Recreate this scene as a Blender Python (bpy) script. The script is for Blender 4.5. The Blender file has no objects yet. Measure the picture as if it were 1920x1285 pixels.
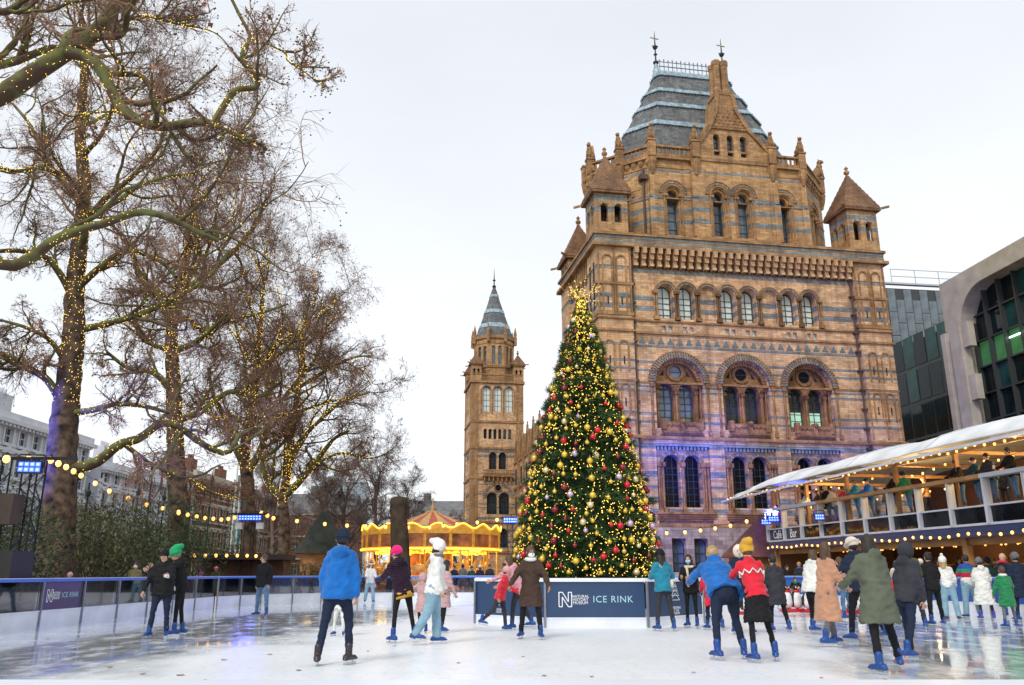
import bpy, math, random, colorsys
import numpy as np
from mathutils import Vector, Matrix
R = math.radians
sc = bpy.context.scene
COL = sc.collection
rnd = random.Random(7)
nr = np.random.default_rng(11)

# ------------------------------------------------------------------ camera
EYE = 1.25; FPX = 1549.0; TILT = R(15.6)
cam = bpy.data.cameras.new('camera'); cam.sensor_width = 36; cam.lens = FPX / 1920 * 36
cam.clip_start = 0.1; cam.clip_end = 3000
co = bpy.data.objects.new('camera', cam); COL.objects.link(co)
co.location = (0, 0, EYE); co.rotation_euler = (R(90) + TILT, 0, 0)
sc.camera = co
# ------------------------------------------------------------------ sky
w = bpy.data.worlds.new("World"); sc.world = w; w.use_nodes = True
nt = w.node_tree; nt.nodes.clear(); N = nt.nodes.new; L = nt.links.new
out = N('ShaderNodeOutputWorld'); bg = N('ShaderNodeBackground'); bg2 = N('ShaderNodeBackground'); add = N('ShaderNodeAddShader')
sky = N('ShaderNodeTexSky'); sky.sky_type = 'NISHITA'; sky.sun_disc = False
sky.sun_elevation = R(42); sky.sun_rotation = R(205)
hsv = N('ShaderNodeHueSaturation'); hsv.inputs['Saturation'].default_value = .35
L(sky.outputs[0], hsv.inputs['Color']); L(hsv.outputs[0], bg.inputs[0]); bg.inputs[1].default_value = 0.05
tc = N('ShaderNodeTexCoord'); no = N('ShaderNodeTexNoise'); no.inputs['Scale'].default_value = 1.6; no.inputs['Detail'].default_value = 5
mp = N('ShaderNodeMapping'); mp.inputs['Scale'].default_value = (1, 1, 2.6)
L(tc.outputs['Generated'], mp.inputs[0]); L(mp.outputs[0], no.inputs['Vector'])
cr = N('ShaderNodeValToRGB'); cr.color_ramp.elements[0].position = .32; cr.color_ramp.elements[1].position = .72
cr.color_ramp.elements[0].color = (.62, .65, .69, 1); cr.color_ramp.elements[1].color = (.735, .76, .79, 1)
L(no.outputs['Fac'], cr.inputs[0]); L(cr.outputs[0], bg2.inputs[0]); bg2.inputs[1].default_value = 0.88
L(bg.outputs[0], add.inputs[0]); L(bg2.outputs[0], add.inputs[1]); L(add.outputs[0], out.inputs[0])
# ------------------------------------------------------------------ sun behind thick cloud
sl = bpy.data.lights.new('sun', 'SUN'); sl.energy = 1.5; sl.angle = R(16); sl.color = (1, .93, .84)
so = bpy.data.objects.new('sun', sl); COL.objects.link(so)
so.rotation_euler = (R(48), 0, R(-25))
sc.view_settings.view_transform = 'Standard'; sc.view_settings.look = 'None'
sc.view_settings.exposure = 0.3; sc.view_settings.gamma = 1; sc.view_settings.use_curve_mapping = False
sc.cycles.max_bounces = 6; sc.cycles.transparent_max_bounces = 12; sc.cycles.caustics_reflective = False; sc.cycles.caustics_refractive = False
sc.cycles.sample_clamp_indirect = 4

# ------------------------------------------------------------------ placing helpers (real-world positions measured off the photo)
def ray(px, py):
    a = (px - 960) / FPX; b = (642.5 - py) / FPX
    return Vector((a, math.cos(TILT) - b * math.sin(TILT), math.sin(TILT) + b * math.cos(TILT)))
def atY(px, py, Y):
    r = ray(px, py); t = Y / r.y; return Vector((r.x * t, Y, EYE + r.z * t))
def gnd(px, py, z=0.0):
    r = ray(px, py); t = (z - EYE) / r.z; return Vector((r.x * t, r.y * t, z))

# ------------------------------------------------------------------ materials
MATS = {}
def nodes(name):
    m = bpy.data.materials.new(name); m.use_nodes = True
    return m, m.node_tree.nodes, m.node_tree.links, m.node_tree.nodes['Principled BSDF']
def mat(name, col, rough=.6, metal=0, var=.12, scale=3.0, bump=0.0, bscale=30, emit=None, es=0, spec=.5, coat=0, sample=False):
    if name in MATS: return MATS[name]
    m, n, l, p = nodes(name)
    p.inputs['Roughness'].default_value = rough; p.inputs['Metallic'].default_value = metal
    p.inputs['Specular IOR Level'].default_value = spec; p.inputs['Coat Weight'].default_value = coat
    p.inputs['Base Color'].default_value = (*col, 1)
    if var:
        t = n.new('ShaderNodeTexCoord'); z = n.new('ShaderNodeTexNoise'); z.inputs['Scale'].default_value = scale; z.inputs['Detail'].default_value = 6
        l.new(t.outputs['Object'], z.inputs['Vector'])
        r = n.new('ShaderNodeValToRGB'); r.color_ramp.elements[0].position = .3; r.color_ramp.elements[1].position = .7
        r.color_ramp.elements[0].color = (*[c * (1 - var * 1.6) for c in col], 1); r.color_ramp.elements[1].color = (*[min(1, c * (1 + var)) for c in col], 1)
        l.new(z.outputs['Fac'], r.inputs[0]); l.new(r.outputs[0], p.inputs['Base Color'])
    if bump:
        t = n.new('ShaderNodeTexCoord'); z = n.new('ShaderNodeTexNoise'); z.inputs['Scale'].default_value = bscale; z.inputs['Detail'].default_value = 3
        b = n.new('ShaderNodeBump'); b.inputs['Strength'].default_value = bump; b.inputs['Distance'].default_value = .03
        l.new(t.outputs['Object'], z.inputs['Vector']); l.new(z.outputs['Fac'], b.inputs['Height']); l.new(b.outputs[0], p.inputs['Normal'])
    if emit:
        p.inputs['Emission Color'].default_value = (*emit, 1); p.inputs['Emission Strength'].default_value = es
        if not sample: m.cycles.emission_sampling = 'NONE'
    MATS[name] = m; return m

def stone_mat(name, base, alt, bands, zmax, brick=(.42, .17), blue=(.19, .235, .265), mortar=.55):
    """terracotta courses: blocks of slightly different tone, slate-blue bands at the given heights"""
    m, n, l, p = nodes(name); p.inputs['Roughness'].default_value = .75
    t = n.new('ShaderNodeTexCoord'); s = n.new('ShaderNodeSeparateXYZ'); l.new(t.outputs['Object'], s.inputs[0])
    a = n.new('ShaderNodeMath'); a.operation = 'MULTIPLY_ADD'; a.inputs[1].default_value = -.6; l.new(s.outputs['Y'], a.inputs[0]); l.new(s.outputs['X'], a.inputs[2])
    c = n.new('ShaderNodeCombineXYZ'); l.new(a.outputs[0], c.inputs['X']); l.new(s.outputs['Z'], c.inputs['Y'])
    b = n.new('ShaderNodeTexBrick'); l.new(c.outputs[0], b.inputs['Vector'])
    b.inputs['Scale'].default_value = 1; b.inputs['Brick Width'].default_value = brick[0]; b.inputs['Row Height'].default_value = brick[1]
    b.inputs['Mortar Size'].default_value = .012; b.inputs['Mortar Smooth'].default_value = .6; b.inputs['Bias'].default_value = -.1
    b.inputs['Color1'].default_value = (*base, 1); b.inputs['Color2'].default_value = (*alt, 1); b.inputs['Mortar'].default_value = (*[x * mortar for x in base], 1)
    z1 = n.new('ShaderNodeTexNoise'); z1.inputs['Scale'].default_value = .55; z1.inputs['Detail'].default_value = 8; z1.inputs['Roughness'].default_value = .7
    l.new(t.outputs['Object'], z1.inputs['Vector'])
    r1 = n.new('ShaderNodeValToRGB'); r1.color_ramp.elements[0].position = .3; r1.color_ramp.elements[1].position = .68
    r1.color_ramp.elements[0].color = (.50, .47, .45, 1); r1.color_ramp.elements[1].color = (1.12, 1.08, 1.0, 1)
    l.new(z1.outputs['Fac'], r1.inputs[0])
    mx = n.new('ShaderNodeMixRGB'); mx.blend_type = 'MIX'; l.new(b.outputs['Color'], mx.inputs[1])
    b2 = n.new('ShaderNodeTexBrick'); l.new(c.outputs[0], b2.inputs['Vector'])
    b2.inputs['Scale'].default_value = 1; b2.inputs['Brick Width'].default_value = brick[0]; b2.inputs['Row Height'].default_value = brick[1]
    b2.inputs['Mortar Size'].default_value = .012
    b2.inputs['Color1'].default_value = (*[x * .8 for x in blue], 1); b2.inputs['Color2'].default_value = (*[x * 1.35 for x in blue], 1); b2.inputs['Mortar'].default_value = (*[x * .5 for x in blue], 1)
    l.new(b2.outputs['Color'], mx.inputs[2])
    if bands:
        dv = n.new('ShaderNodeMath'); dv.operation = 'DIVIDE'; dv.inputs[1].default_value = zmax; l.new(s.outputs['Z'], dv.inputs[0])
        rp = n.new('ShaderNodeValToRGB'); rp.color_ramp.interpolation = 'CONSTANT'; e = rp.color_ramp.elements
        e[0].position = 0; e[0].color = (0, 0, 0, 1); e.remove(e[1])
        for z0, z1_ in bands:
            q = e.new(z0 / zmax); q.color = (.95, .95, .95, 1); q = e.new(z1_ / zmax); q.color = (0, 0, 0, 1)
        l.new(dv.outputs[0], rp.inputs[0]); l.new(rp.outputs[0], mx.inputs[0])
    else: mx.inputs[0].default_value = 0
    ml = n.new('ShaderNodeMixRGB'); ml.blend_type = 'MULTIPLY'; ml.inputs[0].default_value = 1
    l.new(mx.outputs[0], ml.inputs[1]); l.new(r1.outputs[0], ml.inputs[2]); l.new(ml.outputs[0], p.inputs['Base Color'])
    # soot streaks running down, and single blocks fired darker or paler than their neighbours
    mpn = n.new('ShaderNodeMapping'); mpn.inputs['Scale'].default_value = (2.6, 2.6, .22); l.new(t.outputs['Object'], mpn.inputs[0])
    z4 = n.new('ShaderNodeTexNoise'); z4.inputs['Scale'].default_value = 1; z4.inputs['Detail'].default_value = 5; z4.inputs['Roughness'].default_value = .65; l.new(mpn.outputs[0], z4.inputs['Vector'])
    r4 = n.new('ShaderNodeValToRGB'); r4.color_ramp.elements[0].position = .33; r4.color_ramp.elements[0].color = (.58, .53, .50, 1); r4.color_ramp.elements[1].position = .55; r4.color_ramp.elements[1].color = (1.05, 1.05, 1.05, 1); l.new(z4.outputs['Fac'], r4.inputs[0])
    m4 = n.new('ShaderNodeMixRGB'); m4.blend_type = 'MULTIPLY'; m4.inputs[0].default_value = .75; l.new(ml.outputs[0], m4.inputs[1]); l.new(r4.outputs[0], m4.inputs[2])
    b5 = n.new('ShaderNodeTexBrick'); l.new(c.outputs[0], b5.inputs['Vector']); b5.inputs['Scale'].default_value = 1; b5.inputs['Brick Width'].default_value = brick[0] * 1.5; b5.inputs['Row Height'].default_value = brick[1]; b5.inputs['Mortar Size'].default_value = 0
    b5.inputs['Color1'].default_value = (.80, .76, .74, 1); b5.inputs['Color2'].default_value = (1.28, 1.26, 1.20, 1); m5 = n.new('ShaderNodeMixRGB'); m5.blend_type = 'MULTIPLY'; m5.inputs[0].default_value = .8; l.new(m4.outputs[0], m5.inputs[1]); l.new(b5.outputs['Color'], m5.inputs[2]); l.new(m5.outputs[0], p.inputs['Base Color'])
    z3 = n.new('ShaderNodeTexNoise'); z3.inputs['Scale'].default_value = 9; z3.inputs['Detail'].default_value = 4; l.new(t.outputs['Object'], z3.inputs['Vector'])
    ad = n.new('ShaderNodeMath'); ad.operation = 'MULTIPLY_ADD'; ad.inputs[1].default_value = -1.2; l.new(b.outputs['Fac'], ad.inputs[0]); l.new(z3.outputs['Fac'], ad.inputs[2])
    bp = n.new('ShaderNodeBump'); bp.inputs['Strength'].default_value = .5; bp.inputs['Distance'].default_value = .04; l.new(ad.outputs[0], bp.inputs['Height']); l.new(bp.outputs[0], p.inputs['Normal'])
    MATS[name] = m; return m

def glass_mat(name, col, rough=.06, var=.5, scale=.7):
    if name in MATS: return MATS[name]
    m = mat(name, col, rough, 0, var, scale, bump=.12, bscale=1.3, spec=.8); return m

def clear_glass(name='clear_glass', tint=(.8, .86, .9), refl=.12, alpha_col=None):
    if name in MATS: return MATS[name]
    m = bpy.data.materials.new(name); m.use_nodes = True; n = m.node_tree.nodes; l = m.node_tree.links; n.clear()
    o = n.new('ShaderNodeOutputMaterial'); t = n.new('ShaderNodeBsdfTransparent'); g = n.new('ShaderNodeBsdfGlossy'); mx = n.new('ShaderNodeMixShader'); f = n.new('ShaderNodeLayerWeight')
    t.inputs[0].default_value = (*tint, 1); g.inputs['Roughness'].default_value = .04; f.inputs['Blend'].default_value = .25
    ma = n.new('ShaderNodeMath'); ma.operation = 'ADD'; ma.inputs[1].default_value = refl; ma.use_clamp = True
    l.new(f.outputs['Fresnel'], ma.inputs[0]); l.new(ma.outputs[0], mx.inputs[0]); l.new(t.outputs[0], mx.inputs[1]); l.new(g.outputs[0], mx.inputs[2]); l.new(mx.outputs[0], o.inputs[0])
    MATS[name] = m; return m

# ------------------------------------------------------------------ mesh builder
class MB:
    def __init__(s): s.v = []; s.f = []; s.m = []
    def add(s, vs, fs, m=0):
        o = len(s.v); s.v += [tuple(x) for x in vs]; s.f += [tuple(i + o for i in f) for f in fs]; s.m += [m] * len(fs); return s
    def box(s, x0, x1, y0, y1, z0, z1, m=0):
        return s.add([(x0, y0, z0), (x1, y0, z0), (x1, y1, z0), (x0, y1, z0), (x0, y0, z1), (x1, y0, z1), (x1, y1, z1), (x0, y1, z1)],
                     [(0, 3, 2, 1), (4, 5, 6, 7), (0, 1, 5, 4), (1, 2, 6, 5), (2, 3, 7, 6), (3, 0, 4, 7)], m)
    def bar(s, a, b, w, h=None, m=0, up=(0, 0, 1)):
        a = Vector(a); b = Vector(b); h = h or w; d = (b - a).normalized(); u = Vector(up)
        if abs(d.dot(u)) > .98: u = Vector((0, 1, 0))
        r = d.cross(u).normalized(); u = r.cross(d)
        r = r * (w / 2); u = u * (h / 2)
        return s.add([a - r - u, a + r - u, a + r + u, a - r + u, b - r - u, b + r - u, b + r + u, b - r + u],
                     [(0, 3, 2, 1), (4, 5, 6, 7), (0, 1, 5, 4), (1, 2, 6, 5), (2, 3, 7, 6), (3, 0, 4, 7)], m)
    def quad(s, a, b, c, d, m=0): return s.add([a, b, c, d], [(0, 1, 2, 3)], m)
    def prism(s, poly, z0, z1, m=0, top=None, cap=True):
        n = len(poly); tp = top or poly
        vs = [(x, y, z0) for x, y in poly] + [(x, y, z1) for x, y in tp]
        fs = [(i, (i + 1) % n, n + (i + 1) % n, n + i) for i in range(n)]
        if cap: fs += [tuple(range(n))[::-1], tuple(range(n, 2 * n))]
        return s.add(vs, fs, m)
    def tube(s, pts, rad, n=6, m=0, cap=True):
        pts = [Vector(p) for p in pts]
        if not hasattr(rad, '__len__'): rad = [rad] * len(pts)
        vs = []; pr = None
        for i, p in enumerate(pts):
            d = (pts[min(i + 1, len(pts) - 1)] - pts[max(i - 1, 0)]).normalized()
            if pr is None:
                u = Vector((0, 0, 1)) if abs(d.z) < .9 else Vector((1, 0, 0)); pr = d.cross(u).normalized()
            else: pr = (pr - d * pr.dot(d)).normalized()
            q = d.cross(pr)
            for k in range(n):
                an = 2 * math.pi * k / n; vs.append(p + (pr * math.cos(an) + q * math.sin(an)) * rad[i])
        fs = [(i * n + k, i * n + (k + 1) % n, (i + 1) * n + (k + 1) % n, (i + 1) * n + k) for i in range(len(pts) - 1) for k in range(n)]
        if cap: fs += [tuple(range(n))[::-1], tuple(range((len(pts) - 1) * n, len(pts) * n))]
        return s.add(vs, fs, m)
    def lathe(s, prof, c=(0, 0, 0), n=12, m=0, a0=0):
        vs = []; 
        for r, z in prof:
            for k in range(n):
                an = 2 * math.pi * k / n + a0; vs.append((c[0] + r * math.cos(an), c[1] + r * math.sin(an), c[2] + z))
        P = len(prof)
        fs = [(i * n + k, i * n + (k + 1) % n, (i + 1) * n + (k + 1) % n, (i + 1) * n + k) for i in range(P - 1) for k in range(n)]
        fs += [tuple(range(n))[::-1], tuple(range((P - 1) * n, P * n))]
        return s.add(vs, fs, m)
    def ball(s, c, r, m=0, n=8, k=6, sq=(1, 1, 1), rot=None):
        vs = []; 
        for i in range(k + 1):
            ph = math.pi * i / k
            for j in range(n):
                an = 2 * math.pi * j / n
                v = Vector((r * sq[0] * math.sin(ph) * math.cos(an), r * sq[1] * math.sin(ph) * math.sin(an), -r * sq[2] * math.cos(ph)))
                if rot is not None: v = rot @ v
                vs.append(v + Vector(c))
        fs = [(i * n + j, i * n + (j + 1) % n, (i + 1) * n + (j + 1) % n, (i + 1) * n + j) for i in range(k) for j in range(n)]
        return s.add(vs, fs, m)
    def mesh(s, name, mats, smooth=False):
        me = bpy.data.meshes.new(name); me.from_pydata(s.v, [], s.f)
        mats = mats if isinstance(mats, (list, tuple)) else [mats]
        for x in mats: me.materials.append(x)
        if len(mats) > 1: me.polygons.foreach_set('material_index', s.m)
        if smooth: me.polygons.foreach_set('use_smooth', [True] * len(me.polygons))
        me.validate(); me.update(); return me
    def build(s, name, mats, parent=None, smooth=False, loc=None, rz=0):
        return inst(name, s.mesh(name, mats, smooth), parent, loc, rz)
def inst(name, me, parent=None, loc=None, rz=0, scale=None):
    o = bpy.data.objects.new(name, me); COL.objects.link(o)
    if parent is not None: o.parent = parent
    if loc is not None: o.location = loc
    if rz: o.rotation_euler = (0, 0, rz)
    if scale: o.scale = scale
    return o
def tag(o, label=None, cat=None, group=None, kind=None):
    if label: o['label'] = label
    if cat: o['category'] = cat
    if group: o['group'] = group
    if kind: o['kind'] = kind
    return o
def thing(name, label, cat, loc=(0, 0, 0), rz=0, group=None):
    return tag(inst(name, None, None, loc, rz), label, cat, group)
def npmesh(name, V, F, mats, fm=None, smooth=False):
    me = bpy.data.meshes.new(name); k = F.shape[1]
    me.vertices.add(len(V)); me.vertices.foreach_set('co', V.astype(np.float32).ravel())
    me.loops.add(F.size); me.loops.foreach_set('vertex_index', F.astype(np.int32).ravel())
    me.polygons.add(len(F)); me.polygons.foreach_set('loop_start', np.arange(0, F.size, k, dtype=np.int32))
    me.polygons.foreach_set('loop_total', np.full(len(F), k, dtype=np.int32))
    for x in (mats if isinstance(mats, (list, tuple)) else [mats]): me.materials.append(x)
    if fm is not None: me.polygons.foreach_set('material_index', fm.astype(np.int32))
    if smooth: me.polygons.foreach_set('use_smooth', np.ones(len(F), dtype=bool))
    me.update(calc_edges=True); return me
OCT = np.array([(1, 0, 0), (-1, 0, 0), (0, 1, 0), (0, -1, 0), (0, 0, 1), (0, 0, -1)], float)
OCTF = np.array([(0, 2, 4), (2, 1, 4), (1, 3, 4), (3, 0, 4), (2, 0, 5), (1, 2, 5), (3, 1, 5), (0, 3, 5)])
def dots(name, P, r, m, parent=None):
    P = np.asarray(P, float); r = np.broadcast_to(np.asarray(r, float), (len(P),))
    V = (P[:, None, :] + OCT[None] * r[:, None, None]).reshape(-1, 3)
    F = (OCTF[None] + 6 * np.arange(len(P))[:, None, None]).reshape(-1, 3)
    return inst(name, npmesh(name, V, F, m), parent)
def text_mesh(s, size, m, name, extrude=.004, shear=0, spacing=1.0):
    c = bpy.data.curves.new(name, 'FONT'); c.body = s; c.size = size; c.extrude = extrude; c.align_x = 'CENTER'; c.align_y = 'CENTER'
    c.resolution_u = 3; c.space_character = spacing; c.space_line = .8; c.shear = shear
    o = bpy.data.objects.new(name, c); COL.objects.link(o)
    dg = bpy.context.evaluated_depsgraph_get(); me = bpy.data.meshes.new_from_object(o.evaluated_get(dg))
    bpy.data.objects.remove(o); me.materials.clear(); me.materials.append(m); me.name = name; return me
def sign(name, me, parent, loc, rot):
    o = inst(name, me, parent, loc); o.rotation_euler = rot; return o

# ================================================================== MUSEUM
def xf(mb, src, ox, oy, an):
    """add src geometry (x along wall, y into wall) to mb rotated by an about z and moved"""
    c, s_ = math.cos(an), math.sin(an); o = len(mb.v)
    mb.v += [(ox + c * x - s_ * y, oy + s_ * x + c * y, z) for x, y, z in src.v]
    mb.f += [tuple(i + o for i in f) for f in src.f]; mb.m += src.m
def tile(mb, x0, x1, z0, z1, cx, hw, zb, zs, y=0, dep=.6, m=0, n=10, flat=False):
    """wall tile with an arched opening and its reveal"""
    A = [(cx - hw * math.cos(math.pi * i / n), zs + (0 if flat else hw * math.sin(math.pi * i / n))) for i in range(n + 1)]
    if flat: A = [(cx - hw, zs), (cx + hw, zs)]
    q = lambda a, b, c, d: mb.quad(a, b, c, d, m)
    q((x0, y, z0), (x1, y, z0), (x1, y, zb), (x0, y, zb))
    q((x0, y, zb), (cx - hw, y, zb), (cx - hw, y, zs), (x0, y, zs)); q((cx + hw, y, zb), (x1, y, zb), (x1, y, zs), (cx + hw, y, zs))
    q((x0, y, zs), (cx - hw, y, zs), (cx - hw, y, z1), (x0, y, z1)); q((cx + hw, y, zs), (x1, y, zs), (x1, y, z1), (cx + hw, y, z1))
    for i in range(len(A) - 1):
        a, b = A[i], A[i + 1]; q((a[0], y, a[1]), (b[0], y, b[1]), (b[0], y, z1), (a[0], y, z1))
    P = [(cx - hw, zb)] + A + [(cx + hw, zb)]
    for i in range(len(P)):
        a, b = P[i], P[(i + 1) % len(P)]; q((a[0], y, a[1]), (b[0], y, b[1]), (b[0], y + dep, b[1]), (a[0], y + dep, a[1]))
def wallq(mb, x0, x1, z0, z1, y=0, m=0): mb.quad((x0, y, z0), (x1, y, z0), (x1, y, z1), (x0, y, z1), m)
def ring(mb, cx, zs, r0, r1, y0, y1, n=16, alt=True, a0=0, a1=math.pi, leg=0):
    for i in range(n):
        t0 = a0 + (a1 - a0) * i / n; t1 = a0 + (a1 - a0) * (i + 1) / n; g = .012
        P = [(cx + r * math.cos(t), zs + r * math.sin(t)) for r, t in ((r0, t0 + g), (r1, t0 + g), (r1, t1 - g), (r0, t1 - g))]
        vs = [(x, y0, z) for x, z in P] + [(x, y1, z) for x, z in P]
        mb.add(vs, [(0, 1, 2, 3), (0, 4, 5, 1), (1, 5, 6, 2), (2, 6, 7, 3), (3, 7, 4, 0)], (i % 2) if alt else 0)
def arch_pane(hw, h, n=10, circ=False):
    """flat pane with arched top; origin at sill centre; faces -y"""
    mb = MB()
    if circ: P = [(hw * math.cos(2 * math.pi * i / 16), hw * math.sin(2 * math.pi * i / 16)) for i in range(16)]
    else: P = [(-hw, 0), (hw, 0)] + [(hw * math.cos(math.pi * i / n), h + hw * math.sin(math.pi * i / n)) for i in range(n + 1)]
    mb.add([(x, 0, z) for x, z in P], [tuple(range(len(P)))]); return mb
def arch_frame(hw, h, nv=1, nh=4, w=.05, circ=False):
    mb = MB()
    if circ:
        ring(mb, 0, 0, hw * .9, hw * 1.02, -.06, 0, 16, False, 0, 2 * math.pi); mb.box(-hw, hw, -.03, 0, -.02, .02); return mb
    n = 10
    ring(mb, 0, h, hw - w * 1.4, hw, -.06, 0, n, False)
    mb.box(-hw, -hw + w * 1.4, -.06, 0, 0, h); mb.box(hw - w * 1.4, hw, -.06, 0, 0, h); mb.box(-hw + w, hw - w, -.06, 0, 0, w)
    for i in range(nv):
        x = -hw + 2 * hw * (i + 1) / (nv + 1); mb.box(x - w / 2, x + w / 2, -.05, -.002, w, h + math.sqrt(max(0, hw * hw - x * x)) - .02)
    for i in range(nh):
        z = (h + hw * .3) * (i + 1) / (nh + 1); mb.box(-hw + w, hw - w, -.04, -.001, z - w * .45, z + w * .45)
    return mb
WM = {}
def window(parent, x, y, z, hw, h, nv=1, nh=4, glass='g_dark', fr='frame_dark', rz=0, circ=False, w=.05):
    k = (round(hw, 2), round(h, 2), nv, nh, glass, fr, circ)
    if k not in WM: WM[k] = (arch_frame(hw, h, nv, nh, w, circ).mesh('window', MATS[fr]), arch_pane(hw, h, circ=circ).mesh('pane', MATS[glass]))
    o = inst('window', WM[k][0], parent, (x, y, z), rz); inst('pane', WM[k][1], o, (0, 0.012, 0)); return o

TB = [(5.0, 5.3), (5.8, 6.1), (6.7, 7.0), (7.6, 7.9), (8.8, 9.1), (9.5, 9.8), (11.15, 11.4), (11.75, 12.0), (13.35, 13.6), (13.8, 14.05), (14.95, 15.2), (15.55, 15.8), (16.62, 16.82), (19.5, 19.75)]
TB2 = [(20.3, 20.55), (21.1, 21.35), (22.45, 22.7), (24.55, 24.75), (24.95, 25.2), (26.9, 27.15), (27.9, 28.15), (28.9, 29.15), (30.3, 30.45), (31.1, 31.3)]
OCHRE = (.72, .505, .305)
stone_mat('stone_low', OCHRE, (.58, .335, .19), TB + [(20.3, 20.55)], 50.0)
stone_mat('stone_high', (.54, .345, .17), (.42, .24, .105), TB2, 50.0)
stone_mat('stone_plain', (.42, .25, .115), (.31, .175, .08), None, 50.0, brick=(.5, .25))
stone_mat('stone_carved', (.40, .215, .10), (.29, .15, .07), None, 50.0, brick=(.3, .3))
stone_mat('stone_blue', (.20, .25, .28), (.26, .31, .335), None, 50.0, brick=(.4, .3))
stone_mat('stone_pale', (.46, .40, .33), (.30, .23, .18), None, 50.0, brick=(.55, .28))
stone_mat('roof_stone', (.26, .145, .075), (.19, .10, .055), None, 50.0, brick=(.35, .2), mortar=.35)
stone_mat('slate', (.125, .145, .17), (.19, .21, .235), None, 50.0, brick=(.3, .22), mortar=.5)
mat('lead', (.29, .39, .45), .5, .1, .3, 2.5)
mat('iron', (.03, .035, .04), .5, .6, 0); mat('iron_blue', (.10, .13, .17), .5, .4, 0)
mat('gold_leaf', (.8, .6, .25), .3, .9, 0)
mat('pipe', (.075, .045, .03), .6, 0, .2)
mat('frame_dark', (.035, .04, .05), .5, 0, 0); mat('frame_white', (.55, .6, .62), .5, 0, 0)
glass_mat('g_dark', (.025, .035, .045)); glass_mat('g_black', (.006, .007, .009), rough=.25); MATS['g_black'].node_tree.nodes['Principled BSDF'].inputs['Specular IOR Level'].default_value = .15; glass_mat('g_mid', (.10, .14, .17)); glass_mat('g_blind', (.66, .74, .68), .35, .12)
mat('g_lit', (.30, .5, .38), .4, 0, .3, 1.2, emit=(.55, .95, .7), es=.35)
mat('g_white', (.8, .83, .8), .3, 0, .05)
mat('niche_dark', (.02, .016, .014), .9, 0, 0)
mat('triangle_blue', (.13, .17, .17), .6, 0, .3)

def turret(parent, cx, cy, zb, ze, za, s=1.25, op=True):
    t = MB(); h = zb + .9
    for k in range(4):
        f = MB()
        tile(f, -s, 0, zb, ze, -s * .42, s * .22, h, h + (ze - h) * .55, 0, .3, 0, 6); tile(f, 0, s, zb, ze, s * .42, s * .22, h, h + (ze - h) * .55, 0, .3, 0, 6)
        for sx in (-1, 1): ring(f, sx * s * .42, h + (ze - h) * .55, s * .24, s * .36, -.05, .02, 6, True)
        an = k * math.pi / 2; ca, sa = math.cos(an), math.sin(an); xf(t, f, cx + s * sa, cy - s * ca, an)
        t.box(cx + (s - .08) * (1 if k in (0, 1) else -1) - .1, cx + (s - .08) * (1 if k in (0, 1) else -1) + .1, cy + (s - .08) * (1 if k in (1, 2) else -1) - .1, cy + (s - .08) * (1 if k in (1, 2) else -1) + .1, zb, ze)
    t.box(cx - s + .3, cx + s - .3, cy - s + .3, cy + s - .3, zb, h + .02)
    t.box(cx - s + .01, cx + s - .01, cy - s + .01, cy + s - .01, ze - .05, ze + .1)
    o = t.build('turret', [MATS['stone_high'], MATS['stone_blue']], parent)
    r = MB(); e = s + .3
    r.box(cx - e, cx + e, cy - e, cy + e, ze + .1, ze + .3)
    sq = lambda q: [(cx - q, cy - q), (cx + q, cy - q), (cx + q, cy + q), (cx - q, cy + q)]
    n = 9
    for i in range(n):   # stone roof in steps
        a = e * (1 - i / n) * .97 + .08; b = e * (1 - (i + 1) / n) * .97 + .12
        r.prism(sq(a), ze + .3 + (za - ze - .3) * i / n, ze + .3 + (za - ze - .3) * (i + 1) / n, 0, sq(b))
    ro = r.build('turret_roof', MATS['roof_stone'], o)
    f = MB(); f.lathe([(.16, 0), (.1, .15), (.22, .3), (.24, .42), (.12, .55), (.1, .62), (.17, .75), (.02, .95)], (cx, cy, za - .05), 8)
    for k in range(4): f.bar((cx, cy, ze + .25), (cx + (e + .45) * (1 if k in (0, 1) else -1), cy + (e + .45) * (1 if k in (1, 2) else -1), ze + .3), .12, .16)
    f.build('finial', MATS['stone_plain'], o)
    return o
BEAST = None
def beast(parent, x, y, z, rz=0, k=1.0):
    global BEAST
    if BEAST is None:
        b = MB(); b.ball((0, .05, .45), .3, sq=(.9, 1.1, 1.5)); b.ball((0, -.1, .85), .22, sq=(.9, 1, 1.3)); b.ball((0, -.18, 1.2), .17, sq=(.9, 1.3, 1))
        b.ball((0, -.36, 1.15), .08); b.tube([(-.13, -.2, .7), (-.14, -.3, .05)], [.09, .06]); b.tube([(.13, -.2, .7), (.14, -.3, .05)], [.09, .06])
        b.ball((-.24, .1, .2), .2, sq=(.7, 1.3, 1)); b.ball((.24, .1, .2), .2, sq=(.7, 1.3, 1)); b.tube([(-.09, -.12, 1.3), (-.11, -.1, 1.45)], [.05, .01]); b.tube([(.09, -.12, 1.3), (.11, -.1, 1.45)], [.05, .01])
        b.tube([(0, .3, .2), (.1, .45, .5), (.05, .4, .8)], [.06, .05, .02])
        BEAST = b.mesh('statue', MATS['stone_plain'], True)
    return inst('statue', BEAST, parent, (x, y, z), rz, (k, k, k))

P0 = (6.12, 56.0, 0)
mu = thing('museum_pavilion', 'tall banded terracotta museum pavilion with steep slate roof, behind the Christmas tree', 'museum', P0, R(10))
BAYS = (5.92, 10.95, 15.95); W = 22.9
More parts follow.
